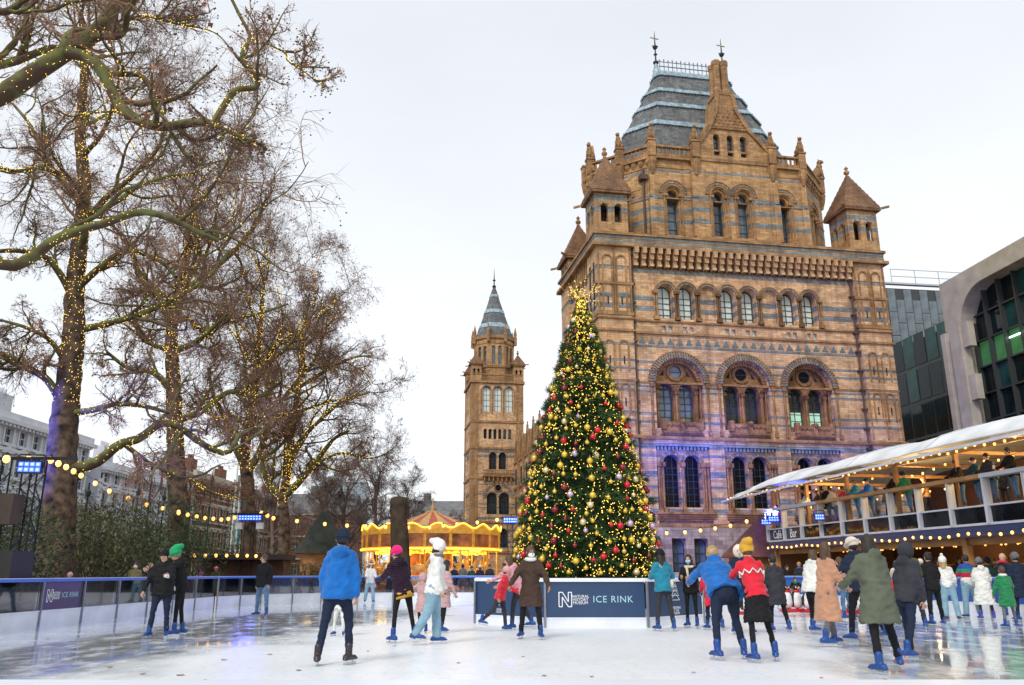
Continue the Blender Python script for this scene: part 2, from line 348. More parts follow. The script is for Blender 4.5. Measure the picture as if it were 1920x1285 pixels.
# --- body
b = MB()
b.box(.3, W - .3, 1.9, 10.9, 0, 25.2)
for x in (0, W - 2.6):
    for y in (0, 8.4): b.box(x, x + 2.6, y, y + 2.6, 4.5, 24.2)
b.box(2.6, W - 2.6, .55, 1.9, 24.2, 25.1)
b.box(.2, W - .2, .2, 10.8, 25.1, 25.3)
b.build('body', MATS['stone_low'], mu)
b = MB()
def facade(b):
    y = .35
    # ground storey, sunk bays with paired openings
    xs = 2.6
    for c in BAYS:
        wallq(b, xs, c - 1.95, 4.5, 10.3, y); b.quad((c - 1.95, y, 4.5), (c - 1.95, y, 9.95), (c - 1.95, y + .3, 9.95), (c - 1.95, y + .3, 4.5)); b.quad((c + 1.95, y, 4.5), (c + 1.95, y, 9.95), (c + 1.95, y + .3, 9.95), (c + 1.95, y + .3, 4.5))
        wallq(b, c - 1.95, c + 1.95, 9.95, 10.3, y); b.quad((c - 1.95, y, 9.95), (c + 1.95, y, 9.95), (c + 1.95, y + .3, 9.95), (c - 1.95, y + .3, 9.95))
        tile(b, c - 1.95, c, 4.5, 9.95, c - .77, .6, 5.6, 8.6, y + .3, .55, 0); tile(b, c, c + 1.95, 4.5, 9.95, c + .77, .6, 5.6, 8.6, y + .3, .55, 0)
        xs = c + 1.95
    wallq(b, xs, W - 2.6, 4.5, 10.3, y)
    # great arches: wall 10.3-17.8 with one opening each
    xs = 2.6
    for i, c in enumerate(BAYS):
        x1 = (c + BAYS[i + 1]) / 2 if i < 2 else W - 2.6
        tile(b, xs, x1, 10.3, 17.8, c, 1.78, 11.0, 14.3, y, .75, 0, 20); xs = x1
    # upper storey
    e = [2.6] + [4.43 + 1.62 * i for i in range(9)] + [W - 2.6]
    wallq(b, e[0], e[1], 17.8, 22.8, y); wallq(b, e[9], e[10], 17.8, 22.8, y)
    for i in range(8):
        c = 5.24 + 1.62 * i
        if i in (2, 5): tile(b, e[i + 1], e[i + 2], 18.8, 22.8, c, .56, 19.05, 21.1, y, .2); wallq(b, e[i + 1], e[i + 2], 17.8, 18.8, y); wallq(b, c - .6, c + .6, 19, 21.7, y + .2)
        else:
            tile(b, e[i + 1], e[i + 2], 18.8, 22.8, c, .58, 19.05, 21.1, y, .75)
            wallq(b, e[i + 1], c - .52, 17.8, 18.8, y); wallq(b, c + .52, e[i + 2], 17.8, 18.8, y)
            for s_ in (-.26, .26): tile(b, c + s_ - .26, c + s_ + .26, 17.8, 18.8, c + s_, .16, 18.02, 18.48, y, .3, flat=True)
    wallq(b, 2.6, W - 2.6, 22.8, 24.2, y + .5); b.quad((2.6, y, 22.8), (W - 2.6, y, 22.8), (W - 2.6, y + .5, 22.8), (2.6, y + .5, 22.8))
facade(b); b.build('front_wall', MATS['stone_low'], mu)
# tympana of the great arches, with two lights and a roundel each
for i, c in enumerate(BAYS):
    t = MB(); tile(t, c - 1.9, c, 10.9, 16.2, c - .77, .56, 11.5, 13.8, 1.1, .4, 0); tile(t, c, c + 1.9, 10.9, 16.2, c + .77, .56, 11.5, 13.8, 1.1, .4, 0)
    ring(t, c, 15.22, .46, .66, .98, 1.1, 16, False, 0, 2 * math.pi)
    for s_ in (-1, 1): ring(t, c + s_ * .77, 13.8, .58, .72, 1.0, 1.1, 10, False)
    for s_ in (-1, 0, 1):
        x = c + s_ * 1.45; t.tube([(x, 1.0, 11.5), (x, 1.0, 13.7)], .1, 6); t.box(x - .17, x + .17, .85, 1.1, 13.6, 13.85)
    t.build('tympanum', MATS['stone_carved'], mu)
    gl = ('g_mid', 'g_dark', 'g_lit')[i]
    for s_ in (-1, 1):
        window(mu, c + s_ * .77, 1.48, 11.5, .56, 2.3, 1, 4, 'g_mid' if i == 0 else 'g_dark')
        if i == 2:   # lower half lit behind the glass
            q = MB(); q.quad((-.5, 0, .05), (.5, 0, .05), (.5, 0, 1.15), (-.5, 0, 1.15)); q.build('blind', MATS['g_lit'], mu, loc=(c + s_ * .77, 1.475, 11.5))
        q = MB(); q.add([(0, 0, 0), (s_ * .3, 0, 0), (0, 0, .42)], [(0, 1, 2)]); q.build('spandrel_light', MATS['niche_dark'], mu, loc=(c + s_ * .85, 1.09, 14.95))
    window(mu, c, 1.085, 15.22, .47, 0, glass='g_mid' if i == 0 else 'g_black', circ=True)
    a = MB(); ring(a, c, 14.3, 1.8, 1.98, .15, .35, 30, True); ring(a, c, 14.3, 1.99, 2.22, .22, .35, 34, True); a.build('arch', [MATS['stone_plain'], MATS['stone_blue']], mu); a = MB(); ring(a, c, 14.3, 1.5, 1.78, .62, .8, 24, False); a.build('inner_arch', MATS['stone_carved'], mu); a = MB()
    ring(a, c, 14.3, 2.23, 2.3, .2, .35, 30, False)
    a.build('hood_mould', MATS['stone_plain'], mu)
    s = MB()   # clustered shafts, capitals, balcony sill with carved front
    for s_ in (-1, 1):
        for j, xx in enumerate((1.52, 1.7, 1.9, 2.08)):
            yy = .95 - j * .22; s.tube([(c + s_ * xx, yy, 10.9), (c + s_ * xx, yy, 13.95)], .075, 6); s.box(c + s_ * xx - .13, c + s_ * xx + .13, yy - .13, yy + .1, 13.95, 14.25); s.box(c + s_ * xx - .12, c + s_ * xx + .12, yy - .12, yy + .1, 10.55, 10.9)
    s.box(c - 1.45, c + 1.45, .1, .9, 10.75, 10.95); s.box(c - 1.3, c + 1.3, .14, .3, 10.95, 11.45)
    for j in range(14): s.ball((c - 1.2 + j * .185, .12, 11.2 + .06 * (j % 2)), .1, n=5, k=4)
    s.box(c - 1.5, c - 1.2, .02, .4, 10.9, 11.65, 0); s.box(c + 1.2, c + 1.5, .02, .4, 10.9, 11.65); s.box(c - .14, c + .14, -.02, .4, 10.7, 11.6); s.ball((c, -.12, 11.45), .17, n=6, k=5)
    for k in range(6): s.box(c - 1.7 + k * .05, c + 1.7 - k * .05, .2 - .06 * k + .1, .4, 10.72 - .06 * (6 - k), 10.72 - .06 * (5 - k))
    s.build('balcony', MATS['stone_carved'], mu)
    # ground-storey openings
    g = MB()
    for s_ in (-1, 1):
        window(mu, c + s_ * .77, 1.18, 5.6, .6, 3.0, 2, 6, 'g_black', 'frame_dark', w=.035)
        ring(g, c + s_ * .77, 8.6, .63, .85, .56, .65, 10, True)
    for x in (-1.62, -1.45, 0, 1.45, 1.62, 1.8, -1.8):
        yy = .55 if abs(x) < 1.7 else .42
        g.tube([(c + x, yy, 5.5), (c + x, yy, 8.35)], .085, 6); g.box(c + x - .15, c + x + .15, yy - .15, yy + .12, 8.35, 8.65); g.box(c + x - .15, c + x + .15, yy - .15, yy + .12, 5.2, 5.5)
    for k in range(14): g.box(c - 1.86 + k * .27, c - 1.7 + k * .27, .38, .66, 9.5, 9.75, 1)
    g.box(c - 1.95, c + 1.95, .3, .6, 9.76, 9.93, 1)
    for k in range(4): g.box(c - 2.1, c + 2.1, .05 + k * .1, .66, 5.1 - .14 * k, 5.24 - .14 * k)
    g.build('window_surround', [MATS['stone_carved'], MATS['stone_blue']], mu)
# upper arcade
a = MB()
for i in range(8):
    c = 5.24 + 1.62 * i
    ring(a, c, 21.1, .6, .74, .22, .35, 11, True); ring(a, c, 21.1, .75, .84, .17, .35, 12, False)
    if i not in (2, 5):
        window(mu, c + .02, 1.05, 19.05, .56, 2.05, 1, 4, 'g_blind')
        for s_ in (-.26, .26): window(mu, c + s_, .62, 18.02, .16, .44, 0, 0, 'g_white', 'frame_white', w=.012)
    for x in (c - .81, c + .81):
        for dx in (-.09, .09): a.tube([(x + dx, .27, 19.15), (x + dx, .27, 20.9)], .07, 6)
        a.box(x - .2, x + .2, .1, .36, 20.9, 21.12); a.box(x - .2, x + .2, .1, .36, 18.9, 19.15)
a.build('arcade', [MATS['stone_plain'], MATS['stone_blue']], mu)
tri = MB(); tri.add([(-.26, 0, 0), (.26, 0, 0), (0, 0, .5), (-.26, .04, 0), (.26, .04, 0), (0, .04, .5)], [(0, 1, 2), (0, 3, 4, 1), (1, 4, 5, 2), (2, 5, 3, 0)])
tri = tri.mesh('tile', MATS['triangle_blue'])
for i in range(24): inst('tile', tri, mu, (3.3 + i * .71, .32, 17.08))
cb = MB(); cb.prism([(-.16, -.42), (.16, -.42), (.16, .84), (-.16, .84)], .9, 1.35); cb.box(-.15, .15, -.2, .84, .5, .9); cb.box(-.14, .14, -.02, .84, .2, .5); cb.box(-.17, .17, -.1, .35, 0, .2)
cb = cb.mesh('corbel', MATS['stone_low'])
for i in range(29): inst('corbel', cb, mu, (2.95 + i * .607, 0, 22.85))
# string courses
s = MB()
def belt(s, z0, z1, o, m=0, front=True):
    x0, x1 = -o, W + o
    s.box(x0, 2.6 + o, -o, 11 + o, z0, z1, m) if False else None
    for a_ in (0, W - 2.6):
        for y in (0, 8.4): s.box(a_ - o, a_ + 2.6 + o, y - o, y + 2.6 + o, z0, z1, m)
    s.box(2.6 + o, W - 2.6 - o, .35 - o, .6, z0, z1, m)
    s.box(.3 - o, .5, 2.6 + o, 8.4 - o, z0, z1, m); s.box(W - .5, W - .3 + o, 2.6 + o, 8.4 - o, z0, z1, m)
for z0, z1, o in ((4.2, 4.5, .16), (10.2, 10.42, .18), (14.18, 14.32, .05), (17.8, 17.95, .14), (18.72, 18.86, .12), (22.74, 22.8, .03)): belt(s, z0, z1, o)
belt(s, 22.5, 22.74, .006, 1)
s.box(-.35, W + .35, -.35, 11.35, 24.2, 24.45); s.box(-.1, W + .1, -.1, 11.1, 24.45, 25.12, 0)
s.box(-.12, W + .12, -.12, 11.12, 24.52, 24.74, 1); s.box(-.12, W + .12, -.12, 11.12, 24.9, 25.1, 1)
s.box(-.25, W + .25, -.25, 11.25, 25.12, 25.32, 0)
s.build('cornice', [MATS['stone_plain'], MATS['stone_blue']], mu)
# pier mouldings: paired shafts, blind niches, slit lights
for x0 in (0, W - 2.6):
    p = MB()
    for zc, h, wd in ((19.6, 3.6, .3), (12.2, 1.5, .26), (15.2, 1.6, .28)):
        for dx in (.78, 1.82):
            c = x0 + dx
            ring(p, c, zc + h, wd, wd + .1, -.08, 0, 8, False)
            for s_ in (-1, 1): p.box(c + s_ * (wd + .05) - .05, c + s_ * (wd + .05) + .05, -.07, 0, zc - .3, zc + h); 
            p.box(c - .05, c + .05, -.015, 0, zc + .2, zc + .8, 2)
    for x in (.1, 1.3, 2.5): p.tube([(x0 + x, -.03, 19.2), (x0 + x, -.03, 24.1)], .08, 5); p.tube([(x0 + x, -.03, 10.6), (x0 + x, -.03, 14.1)], .07, 5)
    p.box(x0 - .06, x0 + 2.66, -.06, 1, 19.0, 19.3); p.box(x0 - .1, x0 + 2.7, -.1, 1, 21.3, 21.5, 0)
    # side faces too
    for y in (.8, 1.8): p.box(x0 - .015 if x0 == 0 else x0 + 2.6, x0 if x0 == 0 else x0 + 2.615, y - .2, y + .2, 19.5, 23.2, 2)
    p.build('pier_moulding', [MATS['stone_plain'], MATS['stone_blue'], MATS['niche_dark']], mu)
p = MB()
for y in np.arange(3.1, 8.2, .6): p.box(.0, .3, y - .14, y + .14, 22.9, 24.2)
for y in (3.6, 5.5, 7.4):
    for z0, z1 in ((5.6, 9), (11.5, 14.5), (19, 21.6)): p.box(.28, .3, y - .5, y + .5, z0, z1, 2)
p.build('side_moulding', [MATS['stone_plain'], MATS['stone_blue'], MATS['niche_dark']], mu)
for x in (2.72, W - 2.72 - .1):
    d = MB(); d.tube([(x, .18, 4.6), (x, .18, 24.1)], .075, 8)
    for z in np.arange(5.5, 24, 1.45): d.box(x - .17, x + .17, .06, .34, z, z + .14)
    d.box(x - .22, x + .22, .0, .35, 23.7, 24.15); d.build('downpipe', MATS['pipe'], mu)
# basement
s = MB(); xs = -.2
for c in BAYS:
    for s_ in (-.78, .78):
        cx = c + s_; x1 = cx + .78
        if s_ < 0: wallq(s, xs, cx - .78, 0, 4.2, -.02)
        tile(s, cx - .78, cx + .78, 0, 4.2, cx, .5, 1.3, 3.5, -.02, .5, flat=True)
        o = window(mu, cx, .46, 1.3, .5, 2.2 - .5, 1, 2, 'g_mid', 'frame_dark')
    xs = c + 1.56
wallq(s, xs, W + .2, 0, 4.2, -.02); s.box(-.2, W + .2, .5, 11.2, 0, 4.19); 
s.box(-.25, W + .25, -.14, 0.0, 0, .9)
s.build('basement', MATS['stone_pale'], mu)
# ---- octagonal upper stage
OC = [(5.0, 1.2), (17.6, 1.2), (21.4, 5.0), (21.4, 6.4), (17.6, 10.2), (5.0, 10.2), (1.2, 6.4), (1.2, 5.0)]
Z0, Z1 = 25.3, 32.3
o_ = MB()
def oface(mb, i, fn):
    a, c = OC[i], OC[(i + 1) % 8]; ln = math.hypot(c[0] - a[0], c[1] - a[1]); f = MB(); fn(f, ln); xf(mb, f, a[0], a[1], math.atan2(c[1] - a[1], c[0] - a[0])); return ln
up = MB()
def front(f, ln):
    xs = 0
    for c, y in ((1.6, 0), (5.2, -.35), (7.25, -.35), (10.75, 0)):
        x0, x1 = {1.6: (0, 3.3), 5.2: (3.3, 6.22), 7.25: (6.22, 10.0), 10.75: (10.0, ln)}[c]
        tile(f, x0, x1, Z0, Z1, c, .6, 26.0, 29.45, y, .22, 0); tile(f, c - .62, c + .62, 25.95, 30.1, c, .43, 26.0, 29.45, y + .22, .5, 0)
    for x in (3.3, 10.0): f.quad((x, -.35, Z0), (x, 0, Z0), (x, 0, Z1), (x, -.35, Z1))
oface(up, 0, front)
def cham(f, ln):
    tile(f, 0, ln, Z0, Z1, ln / 2, .6, 26.0, 29.45, 0, .22, 0); tile(f, ln / 2 - .62, ln / 2 + .62, 25.95, 30.1, ln / 2, .43, 26, 29.45, .22, .5)
oface(up, 7, cham); oface(up, 1, cham)
for i in (2, 3, 4, 5, 6): oface(up, i, lambda f, ln: wallq(f, 0, ln, Z0, Z1, 0))
up.build('upper_stage', MATS['stone_high'], mu)
C1 = [(lambda c: c)(c) for c in (1.6, 5.2, 7.25, 10.75)]
for c, y, g in ((1.6, 0, 'g_mid'), (5.2, -.35, 'g_dark'), (7.25, -.35, 'g_mid'), (10.75, 0, 'g_mid')): window(mu, 5 + c, 1.2 + y + .7, 26.0, .43, 3.45, 0, 4, g)
dd = math.sqrt(.5); ln = math.hypot(3.8, 3.8)
window(mu, 1.2 + 1.9 + .7 * dd, 5 - 1.9 + .7 * dd, 26.0, .43, 3.45, 0, 4, 'g_mid', rz=-R(45)); window(mu, 17.6 + 1.9 - .7 * dd, 1.2 + 1.9 + .7 * dd, 26.0, .43, 3.45, 0, 4, 'g_dark', rz=R(45))
def trim(f, ln, cs):
    for c, y in cs:
        ring(f, c, 29.45, .66, .8, y - .1, y, 12, False); ring(f, c, 29.45, .86, 1.06, y - .07, y, 15, True); ring(f, c, 29.45, 1.07, 1.13, y - .12, y, 15, False)
        for s_ in (-1, 1):
            for k, xx in enumerate((.54, .72)): f.tube([(c + s_ * xx, y + (.1 if k == 0 else -.04), 26), (c + s_ * xx, y + (.1 if k == 0 else -.04), 29.2)], .065, 6); f.box(c + s_ * xx - .11, c + s_ * xx + .11, y - .12, y + .1, 29.2, 29.42)
trim_cs = [(1.6, 0), (5.2, -.35), (7.25, -.35), (10.75, 0)]
for fi, cc in [(0, c) for c in trim_cs] + [(7, None), (1, None)]:
    tr = MB(); oface(tr, fi, lambda f, ln: trim(f, ln, [cc or (ln / 2, 0)])); tr.build('window_arch', [MATS['stone_plain'], MATS['stone_blue']], mu)
def grow(P, k):
    cx, cy = 11.3, 5.7; return [(x + k * (1 if x > cx else -1) * (1 if abs(x - cx) > 7 else .41), y + k * (1 if y > cy else -1) * (1 if abs(y - cy) > 2 else .41)) for x, y in P]
c_ = MB()
for z0, z1, k in ((25.32, 25.9, .12), (29.0, 29.1, .04), (31.6, 31.7, .06), (32.3, 32.45, .3), (32.45, 32.6, .2)): c_.prism(grow(OC, k), z0, z1)
c_.box(8.1, 15.2, .75, 1.25, 32.3, 32.62); c_.box(8.2, 15.1, .76, 1.2, 25.32, 25.92)
for i, c in enumerate(OC):      # corbel frieze on the angled sides
    if i in (7, 1, 2, 6):
        a, d = OC[i], OC[(i + 1) % 8]; n = max(3, int(math.hypot(d[0] - a[0], d[1] - a[1]) / .55))
        for k in range(n):
            t = (k + .5) / n; x = a[0] + (d[0] - a[0]) * t; y = a[1] + (d[1] - a[1]) * t; c_.lathe([(.05, 31.75), (.22, 32.0), (.26, 32.3)], (x, y, 0), 6)
c_.build('upper_cornice', MATS['stone_plain'], mu)
bl = MB(); BP = grow(OC, .05)
for i in range(8):
    a, d = Vector((*BP[i], 0)), Vector((*BP[(i + 1) % 8], 0)); n = int((d - a).length / .36)
    bl.bar(a + Vector((0, 0, 33.4)), d + Vector((0, 0, 33.4)), .34, .16); bl.bar(a + Vector((0, 0, 32.68)), d + Vector((0, 0, 32.68)), .3, .14)
    for k in range(n):
        q = a + (d - a) * ((k + .5) / n)
        if i == 0 and 8.4 < q.x < 14.9: continue
        bl.tube([(q.x, q.y, 32.7), (q.x, q.y, 33.35)], .085, 5, cap=False)
bl.build('balustrade', MATS['stone_plain'], mu)
pd = MB(); PED = [(5.0, 1.15), (8.45, .8), (14.85, .8), (17.6, 1.15), (1.15, 5.0), (21.45, 5.0), (3.0, 3.0), (1.15, 6.4), (21.45, 6.4)]
for x, y in PED:
    pd = MB(); pd.prism([(x - .3, y - .3), (x + .3, y - .3), (x + .3, y + .3), (x - .3, y + .3)], 32.45, 33.75); pd.box(x - .36, x + .36, y - .36, y + .36, 33.75, 33.9); pd.lathe([(.12, 31.0), (.3, 31.6), (.42, 32.3)], (x, y, 0), 8); pd.build('pedestal', MATS['stone_plain'], mu)
for k, (x, y) in enumerate(PED[:7]): beast(mu, x, y, 33.9, 0 if k < 4 else (R(-45) if k in (4, 6) else R(45)), 1.0 if k != 5 else 1.25)
for x, y in [(5.0, 1.2), (8.3, .85), (15.0, .85), (17.6, 1.2)]:
    q = MB(); q.box(x - .28, x + .28, y - .07, y + .3, 25.9, 29); q.box(x - .22, x + .22, y - .05, y + .3, 29.1, 31.6); q.build('pilaster', MATS['stone_high'], mu)
d = MB(); d.tube([(4.4, 1.6, 25.5), (4.4, 1.6, 31.6)], .09, 6); d.box(4.1, 4.7, 1.3, 1.9, 30.6, 31); d.build('downpipe', MATS['pipe'], mu)
# gable, chimney
g = MB(); y = .85
for c, x0, x1 in ((10.35, 9.8, 10.9), (11.5, 10.9, 12.05), (12.6, 12.05, 13.1)): tile(g, x0, x1, 32.6, 35.3, c, .27, 32.9, 34.5, y, .4)
g.add([(8.65, y, 32.6), (9.8, y, 32.6), (9.8, y, 35.3), (8.65, y, 33.6)], [(0, 1, 2, 3)]); g.add([(13.1, y, 32.6), (14.65, y, 32.6), (14.65, y, 33.6), (13.1, y, 35.3)], [(0, 1, 2, 3)])
sh = [(9.8, 35.3), (13.1, 35.3), (12.15, 37.0), (11.97, 38.4), (10.63, 38.4), (10.5, 37.0)]
g.add([(x, y, z) for x, z in sh], [tuple(range(6))], 1)
full = [(8.65, 32.6), (14.65, 32.6), (14.65, 33.6), (13.1, 35.3), (12.15, 37.0), (11.97, 38.4), (10.63, 38.4), (10.5, 37.0), (9.8, 35.3), (8.65, 33.6)]
n = len(full); g.add([(x, y, z) for x, z in full] + [(x, y + 2.2, z) for x, z in full], [(i, (i + 1) % n, n + (i + 1) % n, n + i) for i in range(n)] + [tuple(range(n, 2 * n))])
for A_ in (full[2:6], full[6:10]):
    for i in range(len(A_) - 1): g.bar((A_[i][0], y - .06, A_[i][1]), (A_[i + 1][0], y - .06, A_[i + 1][1]), .3, .22, 1, up=(0, 1, 0))
g.bar((9.7, y - .05, 35.3), (13.2, y - .05, 35.3), .16, .16, 1)
for r in range(5):
    for k in range(8 - r):
        g.ball((10.15 + r * .17 + k * .38, y - .01, 35.55 + r * .3), .15, 1, 5, 3, sq=(1, .4, .9))
g.build('gable', [MATS['stone_high'], MATS['stone_plain']], mu)
for c in (10.35, 11.5, 12.6): window(mu, c, 1.2, 32.9, .27, 1.6, 0, 3, 'g_dark')
ch = MB(); ch.box(10.55, 12.05, .8, 2.4, 38.4, 38.65)
for cx in (10.95, 11.62):
    for cy in (1.25, 1.95): ch.lathe([(.36, 38.6), (.36, 39), (.3, 39.1), (.3, 41.2), (.36, 41.3), (.36, 41.7), (.28, 41.75)], (cx, cy, 0), 8, a0=R(22.5))
ch.build('chimney', MATS['stone_plain'], mu)
# main roof
RB = [(5.5, 2.2), (17.0, 2.2), (20.8, 5.4), (20.8, 6.0), (17.0, 9.2), (5.5, 9.2), (2.4, 6.0), (2.4, 5.4)]
RT = [(7.65, 4.9), (13.6, 4.9), (13.95, 5.35), (13.95, 6.05), (13.6, 6.5), (7.65, 6.5), (7.35, 6.05), (7.35, 5.35)]
lerp = lambda A_, B_, t: [(a[0] + (c[0] - a[0]) * t, a[1] + (c[1] - a[1]) * t) for a, c in zip(A_, B_)]
ZR0, ZR1 = 32.6, 42.7; tz = lambda z: (z - ZR0) / (ZR1 - ZR0)
rf = MB(); rf.prism(RB, ZR0, ZR1, 0, RT); rf.build('roof', MATS['slate'], mu)
ld = MB(); G = lambda P, k: [(x + k * (1 if x > 11 else -1), y + k * (1 if y > 5.7 else -1)) for x, y in P]
for z0, z1 in ((36.7, 37.15), (38.8, 39.2), (40.5, 40.85), (42.4, 42.85)):
    ld.prism(G(lerp(RB, RT, tz(z0)), .1), z0, z1, 0, G(lerp(RB, RT, tz(min(z1, 42.7))), .1)); 
    Q = G(lerp(RB, RT, tz(z0)), .13)
    for i in range(8):
        a, c = Vector((*Q[i], z0)), Vector((*Q[(i + 1) % 8], z0)); n = int((c - a).length / .3)
        for k in range(n): q = a + (c - a) * (k + .5) / n; ld.ball(q, .1, 0, 5, 3)
ld.build('lead_bands', MATS['lead'], mu)
st = MB()
for z, d_ in ((34.6, .01), (38.4, .01)):
    pass
cr_ = MB()
for y in (4.95, 6.45):
    cr_.bar((7.5, y, 43.35), (13.8, y, 43.35), .06); cr_.bar((7.5, y, 43.8), (13.8, y, 43.8), .05)
    for k in range(17):
        x = 7.6 + k * .385; cr_.bar((x, y, 42.8), (x, y, 44.1 if k % 2 else 43.9), .045); cr_.ball((x, y, 43.95), .07, 0, 5, 3)
cr_.build('roof_cresting', MATS['iron_blue'], mu)
for x in (7.55, 13.75):
    f = MB(); f.lathe([(.42, 42.7), (.3, 43.2), (.2, 43.8), (.12, 44.1)], (x, 5.7, 0), 8, 1); f.lathe([(.24, 44.1), (.26, 44.25), (.08, 44.4), (.07, 44.9), (.18, 45.0), (.07, 45.1), (.06, 45.5), (.2, 45.65), (.24, 45.8), (.07, 45.95), (.04, 46.9), (.01, 47.4)], (x, 5.7, 0), 8, 0)
    f.bar((x - .3, 5.7, 45.85), (x + .3, 5.7, 45.85), .05); f.bar((x - .4, 5.7, 46.7), (x + .35, 5.7, 46.6), .12, .05, 2); f.bar((x, 5.4, 45.7), (x, 6, 45.7), .05)
    f.build('finial', [MATS['iron'], MATS['lead'], MATS['gold_leaf']], mu)
# left small gable with its own ridge
q = MB(); q.add([(1.3, 4.7, 32.6), (1.3, 6.9, 32.6), (1.3, 5.8, 35.6), (1.7, 4.7, 32.6), (1.7, 6.9, 32.6), (1.7, 5.8, 35.6)], [(0, 2, 1), (3, 4, 5), (0, 3, 5, 2), (2, 5, 4, 1), (0, 1, 4, 3)])
q.bar((1.3, 4.6, 32.6), (1.3, 5.8, 35.8), .25, .2, 0, up=(1, 0, 0)); q.bar((1.3, 7.0, 32.6), (1.3, 5.8, 35.8), .25, .2, 0, up=(1, 0, 0)); q.build('side_gable', MATS['stone_plain'], mu)
turret(mu, 1.25, 1.3, 25.3, 28.35, 32.1); turret(mu, W - 1.25, 1.3, 25.3, 28.6, 32.3); turret(mu, 1.25, 9.6, 24.2, 26.3, 30.0); turret(mu, W - 1.25, 9.6, 25.3, 28.3, 32.0)

# ---- long range between the pavilion and the far tower
wg = thing('museum_wing', 'long terracotta museum range with a row of steep gables running back to the slender tower', 'museum', P0, R(10))
b = MB(); X0 = 8.3; Y0, Y1 = 11.2, 79.8
b.box(X0, X0 + 10, Y0, Y1, 0, 18.8); b.build('body', MATS['stone_low'], wg)
gm = MB(); gm.add([(0, -1.5, 0), (0, 1.5, 0), (0, 0, 3.6), (3, -1.5, 0), (3, 1.5, 0), (3, 0, 3.6)], [(0, 2, 1), (0, 3, 5, 2), (2, 5, 4, 1)])
gm.bar((-.05, -1.7, -.1), (-.05, 0, 3.9), .3, .3, up=(1, 0, 0)); gm.bar((-.05, 1.7, -.1), (-.05, 0, 3.9), .3, .3, up=(1, 0, 0)); gm.lathe([(.15, 3.7), (.2, 4.1), (.08, 4.3), (.14, 4.5), (.02, 4.8)], (-.05, 0, 0), 6)
gm.box(-.35, .05, -2.65, -2.15, -18.8, .6); gm.prism([(-.35, -2.65), (.05, -2.65), (.05, -2.15), (-.35, -2.15)], .6, 2.0, 0, [(-.17, -2.42), (-.13, -2.42), (-.13, -2.38), (-.17, -2.38)])
gm = gm.mesh('gable', MATS['stone_plain'])
rf = MB(); rf.add([(X0 + .8, Y0, 18.8), (X0 + 9.5, Y0, 18.8), (X0 + 5, Y0, 22.4), (X0 + .8, Y1, 18.8), (X0 + 9.5, Y1, 18.8), (X0 + 5, Y1, 22.4)], [(0, 3, 5, 2), (2, 5, 4, 1), (0, 2, 1), (3, 4, 5)]); rf.build('roof', MATS['slate'], wg)
st = MB(); 
for z in (4.3, 9.2, 14.2, 18.4): st.box(X0 - .22, X0, Y0, Y1, z, z + .3)
st.build('string_courses', MATS['stone_plain'], wg)
for k in range(15):
    y = Y0 + 3.2 + k * 4.5; inst('gable', gm, wg, (X0 - .02, y, 18.9), 0, (1, .86, 1))
    for z0, hh in ((5.4, 2.4), (10.2, 2.4), (15.0, 2.0)):
        for dy in (-.9, .9): window(wg, X0 - .02, y + dy, z0, .5, hh, 1, 3, 'g_dark', rz=R(-90))

# ---- slender far tower
FT = (1.1, 80.0); S = 8.6
ft = thing('museum_tower', 'slender square terracotta tower with a pointed slate spire, beyond the carousel', 'tower', (P0[0] + FT[0] * math.cos(R(10)) - FT[1] * math.sin(R(10)), P0[1] + FT[0] * math.sin(R(10)) + FT[1] * math.cos(R(10)), 0), R(10))
def tw(mb, z0, z1, specs, y=0):
    xs = 0
    for i, (c, hw, zb, zs) in enumerate(specs):
        x1 = S if i == len(specs) - 1 else (c + specs[i + 1][0]) / 2
        tile(mb, xs, x1, z0, z1, c, hw, zb, zs, y, .5); xs = x1
rows = [(0, 9.2, [(3.3, .8, 5.2, 7.4), (5.3, .8, 5.2, 7.4)]), (9.2, 16.2, [(3.5, .85, 10.4, 13.0), (5.5, .85, 10.4, 13.0)]), (16.2, 21.0, [(3.6, .62, 17.6, 19.8), (5.2, .62, 17.6, 19.8)]),
        (21.0, 25.3, [(2.3 + k * .82, .27, 22.6, 24.0) for k in range(6)]), (25.3, 32.0, [(2.5, .65, 27.2, 30.8), (4.4, .65, 27.2, 30.8), (6.3, .65, 27.2, 30.8)])]
b = MB()
for z0, z1, sp in rows:
    for k in range(4):
        f = MB(); tw(f, z0, z1, sp); an = k * math.pi / 2
        o = [(0, 0), (S, 0), (S, S), (0, S)][k]; xf(b, f, o[0], o[1], an)
b.box(.5, S - .5, .5, S - .5, 0, 31.9)
b.build('shaft', MATS['stone_low'], ft)
for z0, z1, sp in rows:
    for c, hw, zb, zs in sp:
        window(ft, c, .47, zb, hw, zs - zb, 1 if hw > .4 else 0, 3, 'g_blind' if z0 == 25.3 else 'g_dark'); window(ft, .47, S - c, zb, hw, zs - zb, 1 if hw > .4 else 0, 3, 'g_dark', rz=R(-90))
s = MB(); O = .2
for z in (4.3, 9.0, 16.0, 20.9, 25.3): s.box(-O, S + O, -O, S + O, z, z + .35)
s.box(-.35, S + .35, -.35, S + .35, 32.0, 32.4)
s.box(1.9, 6.7, -.7, 0, 16.35, 16.6); s.box(1.9, 6.7, -.7, -.55, 17.3, 17.45)
for k in range(13): s.box(2.0 + k * .37, 2.12 + k * .37, -.68, -.58, 16.6, 17.3)
for k in range(7): s.prism([(2.1 + k * .72, -.6), (2.3 + k * .72, -.6), (2.3 + k * .72, 0), (2.1 + k * .72, 0)], 15.6, 16.35)
for x in (-.12, S - 1.08):
    for y in (-.12, S - 1.08): s.box(x, x + 1.2, y, y + 1.2, 0, 32.0)
for c in (2.5, 4.4, 6.3):
    ring(s, c, 30.8, .7, .9, -.08, 0, 12, True)
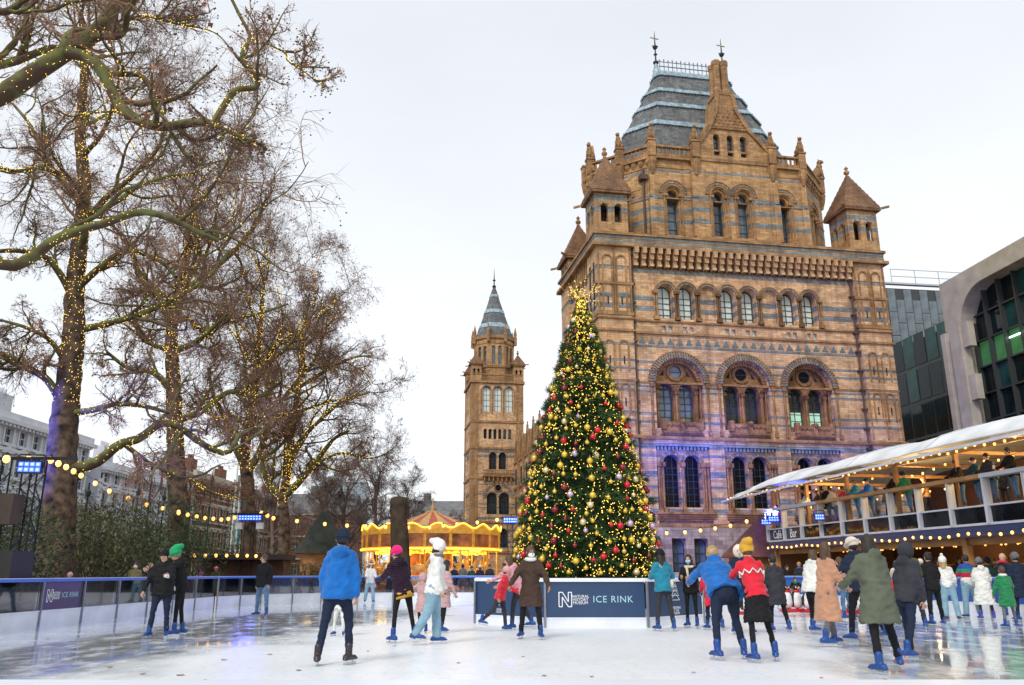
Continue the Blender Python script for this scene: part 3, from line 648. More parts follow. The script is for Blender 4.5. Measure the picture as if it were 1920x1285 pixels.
for c, z in ((3.5, 13.0), (5.5, 13.0)): ring(s, c, z, .9, 1.05, -.06, 0, 10, True)
ring(s, 4.5, 13.0, 2.1, 2.5, -.14, 0, 20, True); ring(s, 4.5, 14.6, .5, .65, -.14, 0, 12, False, 0, 2 * math.pi)
for x in (1.6, 3.45, 5.35, 7.2): s.tube([(x, -.05, 26.8), (x, -.05, 30.8)], .13, 6)
s.build('mouldings', [MATS['stone_plain'], MATS['stone_blue']], ft)
window(ft, 4.5, -.02, 14.6, .5, 0, glass='g_black', circ=True)
cx = S / 2
# parapet, corner turrets, octagon lantern, spire
s = MB()
for k in range(24):
    t = .5 + k * (S - 1) / 23
    for q in ((t, 0), (t, S), (0, t), (S, t)): s.box(q[0] - .07, q[0] + .07, q[1] - .07, q[1] + .07, 32.4, 33.4)
for a, c in (((0, 0), (S, 0)), ((S, 0), (S, S)), ((S, S), (0, S)), ((0, S), (0, 0))): s.bar((*a, 33.5), (*c, 33.5), .35, .2)
s.build('parapet', MATS['stone_plain'], ft)
for x in (.7, S - .7):
    for y in (.7, S - .7): turret(ft, x, y, 32.4, 35.0, 37.2, .85)
oc = [(cx + 3.6 * math.cos(R(22.5 + 45 * k)), cx + 3.6 * math.sin(R(22.5 + 45 * k))) for k in range(8)]
l_ = MB(); 
for k in range(8):
    a, c = oc[k], oc[(k + 1) % 8]; f = MB(); ln = math.hypot(c[0] - a[0], c[1] - a[1])
    tile(f, 0, ln / 2, 32.4, 40.8, ln * .3, .3, 35.6, 38.6, 0, .4, 0, 6); tile(f, ln / 2, ln, 32.4, 40.8, ln * .7, .3, 35.6, 38.6, 0, .4, 0, 6)
    xf(l_, f, a[0], a[1], math.atan2(c[1] - a[1], c[0] - a[0]))
l_.prism([(cx + (x - cx) * .82, cx + (y - cx) * .82) for x, y in oc], 32.4, 40.7)
l_.build('lantern', MATS['stone_high'], ft)
pw = arch_pane(.3, 3.0).mesh('pane', MATS['g_mid'])
for k in range(8):
    a, c = oc[k], oc[(k + 1) % 8]; an = math.atan2(c[1] - a[1], c[0] - a[0])
    for t in (.3, .7): inst('pane', pw, ft, (a[0] + (c[0] - a[0]) * t - .36 * math.sin(an), a[1] + (c[1] - a[1]) * t + .36 * math.cos(an), 35.6), an)
s = MB(); ex = lambda k: [(cx + (x - cx) * k, cx + (y - cx) * k) for x, y in oc]
for z0, z1, k in ((35.0, 35.3, 1.04), (39.3, 39.5, 1.03), (40.2, 40.8, 1.08)): s.prism(ex(k), z0, z1)
for x, y in ex(1.07): s.lathe([(.3, 39.5), (.32, 40.8), (.25, 41.2), (.3, 41.5), (.03, 42.8)], (x, y, 0), 6)
s.build('lantern_cornice', MATS['stone_plain'], ft)
s = MB(); prof = [(3.55, 40.8), (2.75, 42.9), (1.95, 45.2), (1.15, 47.6), (.5, 49.8), (.2, 50.6)]
for (r0, z0), (r1, z1) in zip(prof, prof[1:]):
    s.prism([(cx + r0 * math.cos(R(22.5 + 45 * k)), cx + r0 * math.sin(R(22.5 + 45 * k))) for k in range(8)], z0, z1, 0, [(cx + r1 * math.cos(R(22.5 + 45 * k)), cx + r1 * math.sin(R(22.5 + 45 * k))) for k in range(8)])
for z0, z1, r0, r1 in ((42.5, 43.3, 2.97, 2.7), (45.4, 46.1, 1.98, 1.75), (48.6, 49.1, .92, .8)):
    s.prism([(cx + r0 * math.cos(R(22.5 + 45 * k)), cx + r0 * math.sin(R(22.5 + 45 * k))) for k in range(8)], z0, z1, 1, [(cx + r1 * math.cos(R(22.5 + 45 * k)), cx + r1 * math.sin(R(22.5 + 45 * k))) for k in range(8)])
s.lathe([(.3, 50.5), (.38, 50.8), (.12, 51), (.1, 51.7), (.3, 51.9), (.1, 52.1), (.05, 53.4), (.01, 54.4)], (cx, cx, 0), 8, 2)
s.build('spire', [MATS['slate'], MATS['lead'], MATS['iron']], ft)

# ================================================================== GROUND AND ICE
g = MB(); g.quad((-600, -60, -.06), (600, -60, -.06), (600, 1200, -.06), (-600, 1200, -.06)); tag(g.build('ground', mat('paving', (.23, .215, .20), .8, 0, .25, .8, .3, 8)), kind='structure')
def ice_mat():
    m, n, l, p = nodes('ice')
    t = n.new('ShaderNodeTexCoord'); s = n.new('ShaderNodeSeparateXYZ'); l.new(t.outputs['Object'], s.inputs[0])
    def noise(sc, det=4, mp=(1, 1, 1), rough=.5):
        q = n.new('ShaderNodeMapping'); q.inputs['Scale'].default_value = mp; l.new(t.outputs['Object'], q.inputs[0])
        z = n.new('ShaderNodeTexNoise'); z.inputs['Scale'].default_value = sc; z.inputs['Detail'].default_value = det; z.inputs['Roughness'].default_value = rough; l.new(q.outputs[0], z.inputs['Vector']); return z.outputs['Fac']
    def math_(op, a, b=None, c=None, cl=False):
        q = n.new('ShaderNodeMath'); q.operation = op; q.use_clamp = cl
        for i, v in enumerate((a, b, c)):
            if v is None: continue
            if isinstance(v, (int, float)): q.inputs[i].default_value = v
            else: l.new(v, q.inputs[i])
        return q.outputs[0]
    # standing water lies along the left boards and in the right-hand corner
    wob = math_('MULTIPLY_ADD', noise(.35), 5.0, -2.5)
    edge = math_('MULTIPLY_ADD', s.outputs['Y'], .17, -7.6)          # x of the water's edge on the left
    left = math_('SUBTRACT', math_('ADD', edge, wob), s.outputs['X'])
    left = math_('MULTIPLY_ADD', left, .55, .5, True)
    right = math_('MULTIPLY_ADD', math_('ADD', math_('SUBTRACT', s.outputs['X'], math_('MULTIPLY_ADD', s.outputs['Y'], .22, 1.9)), wob), .45, .2, True)
    wet = math_('MAXIMUM', left, right)
    br = noise(2.2, 6, (1, .45, 1), .7)
    wet = math_('MULTIPLY', wet, math_('MULTIPLY_ADD', br, 3.4, -.9, True), None, True)
    col = n.new('ShaderNodeMixRGB'); l.new(wet, col.inputs[0])
    fr = n.new('ShaderNodeValToRGB'); fr.color_ramp.elements[0].position = .3; fr.color_ramp.elements[1].position = .65
    fr.color_ramp.elements[0].color = (.76, .81, .85, 1); fr.color_ramp.elements[1].color = (.88, .90, .92, 1)
    l.new(noise(.9, 7, (1, .4, 1), .65), fr.inputs[0]); l.new(fr.outputs[0], col.inputs[1]); col.inputs[2].default_value = (.53, .60, .63, 1)
    # scratches left by blades
    w1 = n.new('ShaderNodeTexWave'); w1.inputs['Scale'].default_value = 1.3; w1.inputs['Distortion'].default_value = 26; w1.inputs['Detail'].default_value = 5; w1.inputs['Detail Scale'].default_value = .6; l.new(t.outputs['Object'], w1.inputs['Vector'])
    sc_ = n.new('ShaderNodeValToRGB'); sc_.color_ramp.elements[0].position = .0; sc_.color_ramp.elements[0].color = (.82, .86, .9, 1); sc_.color_ramp.elements[1].position = .045; sc_.color_ramp.elements[1].color = (1, 1, 1, 1)
    l.new(w1.outputs['Fac'], sc_.inputs[0]); prev = col.outputs[0]
    for ang, sx in ((.35, .16), (1.2, .2), (2.3, .13), (2.9, .22)):
        qm = n.new('ShaderNodeMapping'); qm.inputs['Rotation'].default_value = (0, 0, ang); qm.inputs['Scale'].default_value = (sx, 4.2, 1); l.new(t.outputs['Object'], qm.inputs[0])
        zn = n.new('ShaderNodeTexNoise'); zn.inputs['Scale'].default_value = 1.6; zn.inputs['Detail'].default_value = 2; l.new(qm.outputs[0], zn.inputs['Vector'])
        d_ = math_('ABSOLUTE', math_('SUBTRACT', zn.outputs['Fac'], .5)); ln_ = math_('MULTIPLY_ADD', d_, -60, 1, True)
        mm = n.new('ShaderNodeMixRGB'); l.new(math_('MULTIPLY', ln_, .30), mm.inputs[0]); l.new(prev, mm.inputs[1]); mm.inputs[2].default_value = (.60, .68, .74, 1) if sx > .15 else (.93, .95, .97, 1); prev = mm.outputs[0]
    ml = n.new('ShaderNodeMixRGB'); ml.blend_type = 'MULTIPLY'; ml.inputs[0].default_value = .8
    l.new(prev, ml.inputs[1]); l.new(sc_.outputs[0], ml.inputs[2]); l.new(ml.outputs[0], p.inputs['Base Color'])
    l.new(math_('MULTIPLY_ADD', wet, -.28, .34, True), p.inputs['Roughness']); l.new(math_('MULTIPLY_ADD', wet, .6, .3), p.inputs['Specular IOR Level'])
    l.new(math_('MULTIPLY', wet, .7), p.inputs['Coat Weight']); p.inputs['Coat Roughness'].default_value = .035
    bp = n.new('ShaderNodeBump'); bp.inputs['Distance'].default_value = .012; bp.inputs['Strength'].default_value = .25
    l.new(math_('ADD', math_('MULTIPLY', noise(5, 4, (1, .5, 1)), 1.0), math_('MULTIPLY', noise(40, 2), .15)), bp.inputs['Height']); l.new(bp.outputs[0], p.inputs['Normal'])
    MATS['ice'] = m; return m
RINK = [(-11.3, -2.0), (-11.3, 33), (-10.6, 36.4), (-8.6, 38.9), (-5.5, 39.9), (4, 40.2), (10.2, 38.9), (12.8, 35.8), (15.0, 22), (16.0, 12), (17.4, -2.0)]
g = MB(); g.add([(x, y, 0) for x, y in RINK], [tuple(range(len(RINK)))]); tag(g.build('ice', ice_mat()), kind='structure')
g = MB(); g.prism([(x * 1.15, (y - 10) * 1.12 + 10) for x, y in RINK], -.055, -.006); tag(g.build('rink_deck', mat('deck', (.2, .19, .18), .7)), kind='structure')
# fallen leaves frozen on the ice
leafm = mat('leaf_brown', (.30, .13, .04), .7, 0, .35, 60)
me = MB(); me.add([(-.05, -.03, .004), (0, -.045, .01), (.055, -.02, .006), (.05, .03, .012), (0, .05, .004), (-.05, .03, .01)], [(0, 1, 2, 3, 4, 5)]); me = me.mesh('leaf', leafm)
for i, (px, py) in enumerate([(268, 1265), (338, 1267), (206, 1252), (385, 1276), (560, 1204), (1110, 1270), (1020, 1268), (690, 1222), (505, 1228), (420, 1238), (300, 1225), (215, 1208), (860, 1244), (740, 1212), (1300, 1262), (130, 1232), (90, 1198), (1540, 1272), (1660, 1275), (980, 1232), (560, 1258)]):
    q = gnd(px, py); rr = .5 + rnd.random() * .6
    o = tag(inst('fallen_leaf', me, None, (q.x, q.y, .002), rnd.random() * 6.28, (rr, rr, 1)), 'small brown leaf lying flat on the bare ice', 'leaf', 'fallen leaves on the ice')

# ================================================================== BACKGROUND BUILDINGS
mat('stucco', (.62, .65, .70), .7, 0, .1, .6, .1, 6); mat('stucco_trim', (.70, .73, .77), .7, 0, .08, 1)
glass_mat('g_terrace', (.05, .07, .09), .1); mat('terrace_roof', (.16, .16, .17), .8, 0, .2, 1)
stone_mat('red_brick', (.27, .115, .06), (.19, .08, .045), None, 50, brick=(.5, .16))
mat('stone_trim', (.5, .45, .38), .8, 0, .15, 1)
def terrace(name, label, cat, X, Ya, Yb, zt, wallm, trimm, floors, pitch, hood=True, az=0, ped=True):
    ln = Yb - Ya; t = thing(name, label, cat, (X, Ya, 0), R(90) + az)     # local x runs away from the camera, wall faces -y
    b = MB(); n = int(ln / pitch)
    fh = floors
    for z0, z1, zb, zs in fh:
        for k in range(n):
            x0 = k * pitch; tile(b, x0, x0 + pitch, z0, z1, x0 + pitch / 2, .58, zb, zs, 0, .22, flat=True)
    L_ = n * pitch; b.box(0, L_, .23, 12, 0, zt - .01); b.box(-.01, .3, 0, .23, 0, zt); b.quad((L_, 0, 0), (L_, .3, 0), (L_, .3, zt), (L_, 0, zt))
    b.build('wall', MATS[wallm], t)
    wm = MB(); 
    s = MB()
    for z0, z1, zb, zs in fh: s.box(-.1, L_ + .1, -.28, 0, z1 - .35, z1 - .1); s.box(-.06, L_ + .06, -.16, 0, z1 - .1, z1)
    s.box(-.2, L_ + .2, -.65, 0, zt - .5, zt - .15); s.box(-.1, L_ + .1, -.3, .2, zt - .15, zt + .5)
    for k in range(int(L_ / .6)): s.box(k * .6, k * .6 + .25, -.55, 0, zt - .75, zt - .5)
    if ped:
        for k in range(0, n + 1, 6):
            x = k * pitch
            for j in range(int((zt - 1) / .5)): s.box(x - .45, x + .45, -.13, 0, j * .5, j * .5 + .42)
    s.build('cornice', MATS[trimm], t)
    r = MB(); r.add([(0, .3, zt), (L_, .3, zt), (L_, 5, zt + 1.8), (0, 5, zt + 1.8), (0, 11, zt), (L_, 11, zt)], [(0, 1, 2, 3), (3, 2, 5, 4), (0, 3, 4), (1, 5, 2)]); r.build('roof', MATS['terrace_roof'], t)
    for x in np.arange(6, L_, 13):
        q = MB(); q.box(x, x + 2.4, 3, 4.2, zt, zt + 3.0)
        for j in range(4): q.lathe([(.17, zt + 3.0), (.14, zt + 3.6)], (x + .4 + j * .52, 3.6, 0), 6)
        q.build('chimney', MATS[wallm], t)
    wmesh = {}
    for z0, z1, zb, zs in fh:
        h = zs - zb
        if h not in wmesh:
            f = MB(); f.box(-.58, -.5, -.05, .02, 0, h); f.box(.5, .58, -.05, .02, 0, h); f.box(-.5, .5, -.05, .02, h / 2 - .04, h / 2 + .04); f.box(-.5, .5, -.05, .02, h - .08, h); f.box(-.5, .5, -.05, .02, 0, .07); f.box(-.02, .02, -.04, .02, .07, h - .08)
            for s_ in (-1, 1): f.box(s_ * .72 - .1, s_ * .72 + .1, -.3, -.21, -.1, h + .1)
            f.box(-.9, .9, -.5, -.21, -.3, -.1); f.box(-.9, .9, -.5, -.21, h + .1, h + .3)
            if hood: f.add([(-.95, -.52, h + .3), (.95, -.52, h + .3), (0, -.52, h + .78), (-.95, -.21, h + .3), (.95, -.21, h + .3), (0, -.21, h + .78)], [(0, 1, 2), (0, 2, 5, 3), (2, 1, 4, 5)])
            p_ = MB(); p_.quad((-.58, 0, 0), (.58, 0, 0), (.58, 0, h), (-.58, 0, h)); wmesh[h] = (f.mesh('window', MATS[trimm]), p_.mesh('pane', MATS['g_terrace']))
        for k in range(n):
            o = inst('window', wmesh[h][0], t, (k * pitch + pitch / 2, .2, zb)); inst('pane', wmesh[h][1], o, (0, .012, 0))
    return t
FL = [(0, 4.6, 1.4, 3.8), (4.6, 8.6, 5.4, 7.8), (8.6, 11.8, 9.4, 11.2), (11.8, 14.2, 12.2, 13.5)]
terrace('terrace_house', 'long white stucco terrace with pedimented windows, nearer the camera and half behind the bushes', 'building', -44, 42, 86.1, 14.3, 'stucco', 'stucco_trim', FL, 2.2)
terrace('terrace_house', 'pale stucco corner block closing the end of the white terrace', 'building', -43.5, 88, 112.2, 12.3, 'stucco', 'stucco_trim', [(0, 4.2, 1.3, 3.6), (4.2, 7.6, 4.9, 6.9), (7.6, 10.2, 8.1, 9.6), (10.2, 12.2, 10.6, 11.7)], 2.4)
terrace('brick_mansion', 'dark red brick mansion block with pale stone bands, between the two nearest big trees', 'building', -43.5, 114, 176, 14.4, 'red_brick', 'stone_trim', [(0, 4, 1.2, 3.2), (4, 7.6, 4.9, 6.9), (7.6, 11, 8.4, 10.3), (11, 14.2, 11.8, 13.5)], 2.6, hood=False)
# row of houses closing the view behind the carousel
def facing_block(name, label, x0, x1, Y, zt, wm, fl, pitch=2.8):
    t = thing(name, label, 'building', (x0, Y, 0), 0); b = MB(); n = int((x1 - x0) / pitch); f = MB()
    fhh = zt / fl; fm = MB(); fm.box(-.55, .55, -.08, 0, 0, 1.9); fm = fm.mesh('window', MATS['stone_trim']); pm = MB(); 
    for a in (-.5, .04):
        for z in (.08, 1.0): pm.quad((a, -.09, z), (a + .44, -.09, z), (a + .44, -.09, z + .82), (a, -.09, z + .82))
    pm = pm.mesh('pane', MATS['g_terrace'])
    b.box(0, n * pitch, 0, 12, 0, zt); b.build('wall', MATS[wm], t)
    for i in range(fl):
        f.box(-.1, n * pitch + .1, -.2, 0, (i + 1) * fhh - .3, (i + 1) * fhh)
        for k in range(n): o = inst('window', fm, t, ((k + .5) * pitch, 0, i * fhh + 1.0)); inst('pane', pm, o)
    f.build('cornice', MATS['stone_trim'], t)
    r = MB(); r.add([(0, 0, zt), (n * pitch, 0, zt), (n * pitch, 6, zt + 4), (0, 6, zt + 4), (0, 12, zt), (n * pitch, 12, zt)], [(0, 1, 2, 3), (3, 2, 5, 4), (0, 3, 4), (1, 5, 2)])
    for k in range(2, n, 5): r.box(k * pitch, k * pitch + 1.6, 4, 5.2, zt, zt + 5.6)
    r.build('roof', MATS['terrace_roof'], t); return t
facing_block('brick_house', 'red brick houses far off behind the thin tree, left of the carousel', -62, -28, 150, 11.5, 'red_brick', 3)
facing_block('stone_house', 'distant grey stone roofline between the bare trees and the slender tower', -26, 6, 190, 13.5, 'stone_trim', 4)
t = thing('glass_office', 'pale blue glass office block in the distance, rising over the bare trees', 'office block', (-46, 205, 0), R(8))
b = MB(); b.box(0, 10.5, 0, 14, 0, 23); b.box(-3.4, -.01, 1, 12, 0, 22)
b.build('body', mat('pale_glass', (.33, .43, .50), .25, 0, .15, .15), t); s = MB()
for z in np.arange(2, 22.4, 2.4): s.box(-.05, 10.55, -.08, 0, z, z + .5)
for x in np.arange(0, 10.4, 1.5): s.box(x, x + .18, -.12, 0, 0, 23)
s.build('mullions', mat('pale_metal', (.42, .48, .53), .5, 0, 0), t)

# ---- modern concrete-framed building on the right
mat('concrete', (.45, .40, .32), .8, 0, .14, .9, .25, 14); mat('mullion', (.05, .055, .055), .5, .2, 0)
glass_mat('tower_glass', (.008, .018, .022), .05, .6, .25); glass_mat('tower_glass_green', (.018, .07, .068), .08, .5, .4)
for k_ in ('tower_glass', 'tower_glass_green'): MATS[k_].node_tree.nodes['Principled BSDF'].inputs['Specular IOR Level'].default_value = .22; mat('office_lit', (.04, .14, .05), .4, 0, .5, .8, emit=(.2, .7, .25), es=.10)
mat('zinc', (.17, .205, .225), .45, .25, .25, .8); mat('tube_light', (1, 1, 1), .3, 0, 0, emit=(.7, 1, .9), es=4)
MX, MY = 33.0, 0
t = thing('modern_building', 'modern glass building in a thick rounded concrete frame at the right edge of the photo', 'office block', (35.0, 64.0, 0), R(-85))
# local x runs toward the camera, wall faces local -y (camera's left)
# frame opening with rounded top-left corner
fr = MB(); TOPZ = 24.0; OP = 22.6
def rp(n=10, r=3.2, x0=1.9, x1=40):
    P = [(x0, 0)]
    P += [(x0 + r - r * math.cos(math.pi / 2 * i / n), OP - r + r * math.sin(math.pi / 2 * i / n)) for i in range(n + 1)]
    P += [(x1 - r + r * math.sin(math.pi / 2 * i / n), OP - r + r * math.cos(math.pi / 2 * i / n)) for i in range(n + 1)] + [(x1, 0)]
    return P
for xa in (0.0,):
    P = rp(x1=14.2)
    for i in range(len(P) - 1):
        (a, z0), (c, z1) = P[i], P[i + 1]
        if a == c: fr.quad((a, 0, z0), (a, 0, z1), (a, 1.6, z1), (a, 1.6, z0)); continue
        fr.quad((a, 0, z0), (c, 0, z1), (c, 0, TOPZ), (a, 0, TOPZ)); fr.quad((a, 0, z0), (a, 1.6, z0), (c, 1.6, z1), (c, 0, z1))
    fr.quad((0, 0, 0), (1.9, 0, 0), (1.9, 0, TOPZ), (0, 0, TOPZ)); fr.quad((14.2, 0, 0), (42, 0, 0), (42, 0, TOPZ), (14.2, 0, TOPZ))
    fr.box(0, 42, .02, 1.6, OP + .01, TOPZ); fr.box(0, 1.88, .02, 20, 0, TOPZ - .02); fr.box(14.22, 42, 1.6, 20, 0, TOPZ - .5); fr.box(0, 42, 1.6, 20, OP, TOPZ - .1)
fr.build('frame', MATS['concrete'], t)
for k, x in enumerate((.35, 1.5)):
    q = MB(); q.box(x, x + (.55 if k == 0 else 1.3), -.75, -.02, 0, 19.6); q.build('pillar', MATS['concrete'], t)
for z in (5, 9.4, 13.8, 17.9): q = MB(); q.box(2.9, 3.6, -.6, -.05, z, z + 1.9); q.build('bracket', MATS['concrete'], t)
pm = MB(); pm.quad((0, 0, 0), (1.62, 0, 0), (1.62, 0, 1.95), (0, 0, 1.95)); pmm = [pm.mesh('pane', MATS[k]) for k in ('tower_glass', 'tower_glass_green', 'office_lit')]
for i in range(7):
    for j in range(11):
        k = 0 if rnd.random() < .78 else 1
        if (j in (8,) and i in (0, 1, 2, 4)) : k = 2
        if j in (6, 4): k = 1 if rnd.random() < .45 else 0
        o = inst('pane', pmm[k], t, (2.0 + i * 1.75, 1.3 + rnd.random() * .02, .2 + j * 2.05))
        o.rotation_euler = (R(rnd.uniform(-.6, .6)), 0, R(rnd.uniform(-.8, .8)))
ml = MB()
for i in range(8): ml.box(1.88 + i * 1.75, 2.0 + i * 1.75, .9, 1.45, 0, OP)
for j in range(12): ml.box(1.9, 14.2, 1.05, 1.4, .08 + j * 2.05, .2 + j * 2.05)
ml.build('mullions', MATS['mullion'], t)
q = MB(); q.box(5.4, 8.2, 1.22, 1.26, 17.95, 18.05); q.build('ceiling_light', MATS['tube_light'], t)
# dark glass link and zinc-clad top behind it
t = thing('glass_link', 'dark glass link building with grey zinc upper cladding, squeezed between museum and concrete frame', 'building', (36.6, 77.0, 0), R(-82))
b = MB(); b.box(0, 13.8, .1, 12, 0, 21.9); b.build('body', MATS['mullion'], t)
pm = MB(); pm.quad((0, 0, 0), (1.5, 0, 0), (1.5, 0, 2.9), (0, 0, 2.9)); pmm = [pm.mesh('pane', MATS[k]) for k in ('tower_glass', 'tower_glass_green')]
for i in range(8):
    for j in range(7): o = inst('pane', pmm[1 if rnd.random() < .22 else 0], t, (.1 + i * 1.7, .05, .4 + j * 3.2)); o.rotation_euler = (R(rnd.uniform(-.5, .5)), 0, R(rnd.uniform(-.8, .8)))
t = thing('zinc_rooftop', 'grey zinc-clad rooftop block with a safety rail, just right of the museum', 'building', (40.2, 84.0, 0), R(8))
b = MB(); b.box(0, 9.4, 0, 10, 0, 30.8); b.build('body', MATS['mullion'], t)
pz = MB(); pz.box(0, .88, -.05, 0, 0, 2.55); pz = pz.mesh('panel', MATS['zinc'])
for i in range(10):
    for j in range(3): inst('panel', pz, t, (.05 + i * .94, -.01 - .02 * ((i + j) % 2), 22.9 + j * 2.62 - (1.2 if i % 2 else 0) + (1.2 if False else 0)))
q = MB(); q.box(-.1, 9.5, -.3, .2, 31.2, 31.4)
for z in (32.2, 33.0): q.bar((.8, 0, z), (9.3, 0, z), .07)
for x in (.8, 3.6, 6.4, 9.3): q.bar((x, 0, 31.2), (x, 0, 33.0), .07)
q.build('safety_rail', mat('steel', (.5, .52, .55), .4, .6, 0), t)

# ================================================================== TREES
barkm = mat('bark_dark', (.11, .07, .045), .9, 0, .6, 3.2, 1.0, 7)
def moss_bark():
    m, n, l, p = nodes('bark_moss'); p.inputs['Roughness'].default_value = .9
    t = n.new('ShaderNodeTexCoord'); z = n.new('ShaderNodeTexNoise'); z.inputs['Scale'].default_value = 2.6; z.inputs['Detail'].default_value = 8; l.new(t.outputs['Object'], z.inputs['Vector'])
    g_ = n.new('ShaderNodeNewGeometry'); s = n.new('ShaderNodeSeparateXYZ'); l.new(g_.outputs['Normal'], s.inputs[0])
    a = n.new('ShaderNodeMath'); a.operation = 'MULTIPLY_ADD'; a.inputs[1].default_value = .16; l.new(s.outputs['Z'], a.inputs[0]); l.new(z.outputs['Fac'], a.inputs[2])
    r = n.new('ShaderNodeValToRGB'); r.color_ramp.elements[0].position = .36; r.color_ramp.elements[0].color = (.075, .045, .025, 1); r.color_ramp.elements[1].position = .6; r.color_ramp.elements[1].color = (.15, .16, .045, 1)
    q = r.color_ramp.elements.new(.47); q.color = (.10, .095, .035, 1); l.new(a.outputs[0], r.inputs[0]); l.new(r.outputs[0], p.inputs['Base Color'])
    b = n.new('ShaderNodeBump'); b.inputs['Strength'].default_value = .7; b.inputs['Distance'].default_value = .05; l.new(z.outputs['Fac'], b.inputs['Height']); l.new(b.outputs[0], p.inputs['Normal'])
    MATS['bark_moss'] = m; return m
moss_bark()
twigm = mat('twig', (.27, .155, .10), .9, 0, .4, .5)
twig2 = mat('twig_far', (.17, .12, .10), .9, 0, .3, .5)
seedm = mat('seed_ball', (.09, .05, .04), .9, 0, 0); dryleaf = mat('dry_leaf', (.34, .125, .045), .8, 0, .45, 1.5)
fairy = mat('fairy_bulb', (1, .8, .3), .4, 0, 0, emit=(1, .62, .08), es=2.0)

def smooth_path(P, n=6):
    """Catmull-Rom through points; P rows x,y,z,r"""
    P = np.asarray(P, float); Q = np.vstack([2 * P[0] - P[1], P, 2 * P[-1] - P[-2]]); o = []
    for i in range(1, len(Q) - 2):
        for k in range(n):
            t = k / n; a, b_, c, d = Q[i - 1], Q[i], Q[i + 1], Q[i + 2]
            o.append(.5 * (2 * b_ + (c - a) * t + (2 * a - 5 * b_ + 4 * c - d) * t * t + (3 * b_ - a - 3 * c + d) * t ** 3))
    o.append(Q[-2]); return np.array(o)
def tubes(P, Rr, S):
    """P (N,K,3), Rr (N,K) -> verts, quads"""
    Nn, K, _ = P.shape
    D = np.empty_like(P); D[:, 1:-1] = P[:, 2:] - P[:, :-2]; D[:, 0] = P[:, 1] - P[:, 0]; D[:, -1] = P[:, -1] - P[:, -2]
    D /= np.linalg.norm(D, axis=2, keepdims=True) + 1e-9
    ref = np.where(np.abs(D[:, :1, 2:3]) > .9, np.array([[[1., 0, 0]]]), np.array([[[0, 0, 1.]]]))
    U = np.cross(D, np.broadcast_to(ref, D.shape)); U /= np.linalg.norm(U, axis=2, keepdims=True) + 1e-9; Vv = np.cross(D, U)
    an = np.arange(S) * 2 * np.pi / S
    V = P[:, :, None, :] + (U[:, :, None, :] * np.cos(an)[None, None, :, None] + Vv[:, :, None, :] * np.sin(an)[None, None, :, None]) * Rr[:, :, None, None]
    idx = np.arange(Nn * K * S).reshape(Nn, K, S); a = idx[:, :-1, :]; b_ = idx[:, 1:, :]
    F = np.stack([a, np.roll(a, -1, 2), np.roll(b_, -1, 2), b_], -1).reshape(-1, 4)
    return V.reshape(-1, 3), F
def merge(parts):
    V = []; F = []; o = 0
    for v, f in parts: V.append(v); F.append(f + o); o += len(v)
    return np.vstack(V), np.vstack(F)
def unit(v): return v / (np.linalg.norm(v, axis=-1, keepdims=True) + 1e-9)
def sprout(Pp, Rp, M, tmin, ang, lenf, rf, K, rng, wig, trop, tpow=1.0, plen=None, rmin=0):
    """grow M children on every parent path"""
    Nn, KK, _ = Pp.shape; n = Nn * M
    par = np.repeat(np.arange(Nn), M); t = (tmin + (1 - tmin) * rng.random(n) ** tpow) * (KK - 1); t = np.minimum(t, KK - 1.001)
    i = t.astype(int); f = (t - i)[:, None]
    p = Pp[par, i] * (1 - f) + Pp[par, i + 1] * f; d = unit(Pp[par, i + 1] - Pp[par, i]); r0 = (Rp[par, i] * (1 - f[:, 0]) + Rp[par, i + 1] * f[:, 0])
    plen = np.linalg.norm(Pp[:, 1:] - Pp[:, :-1], axis=2).sum(1)
    rv = unit(rng.normal(size=(n, 3))); side = unit(np.cross(d, rv)); a = np.radians(ang[0] + (ang[1] - ang[0]) * rng.random(n))[:, None]
    d = unit(d * np.cos(a) + side * np.sin(a))
    Ln = plen[par] * (lenf[0] + (lenf[1] - lenf[0]) * rng.random(n)) * (1.15 - .5 * t / (KK - 1)); r = np.maximum(np.minimum(r0 * rf, r0), rmin)
    return walk(p, d, Ln, r, K, rng, wig, trop)
def walk(p, d, Ln, r, K, rng, wig, trop, tip=.3):
    n = len(p); P = np.empty((n, K + 1, 3)); P[:, 0] = p; step = (Ln / K)[:, None]
    for k in range(K):
        d = unit(d + rng.normal(size=(n, 3)) * wig + np.array(trop) * (k + 1) / K); P[:, k + 1] = P[:, k] + d * step
    Rr = r[:, None] * (1 - (1 - tip) * np.linspace(0, 1, K + 1)[None]); return P, Rr
def lights_on(P, Rr, dens, rng, tmax=1.0, maxn=4000):
    """bulbs wound round limbs: dens per metre"""
    out = []
    for p, r in zip(P, Rr):
        seg = np.linalg.norm(p[1:] - p[:-1], axis=1); tot = seg.sum(); n = int(tot * dens * tmax)
        if n < 1: continue
        c = np.concatenate([[0], np.cumsum(seg)]); s = rng.random(n) * tot * tmax; i = np.clip(np.searchsorted(c, s) - 1, 0, len(seg) - 1)
        f = ((s - c[i]) / seg[i])[:, None]; q = p[i] * (1 - f) + p[i + 1] * f; rr = r[i] * (1 - f[:, 0]) + r[i + 1] * f[:, 0]
        d = unit(p[i + 1] - p[i]); o = unit(np.cross(d, rng.normal(size=(n, 3)))); out.append(q + o * (rr + .012)[:, None])
    return np.vstack(out)
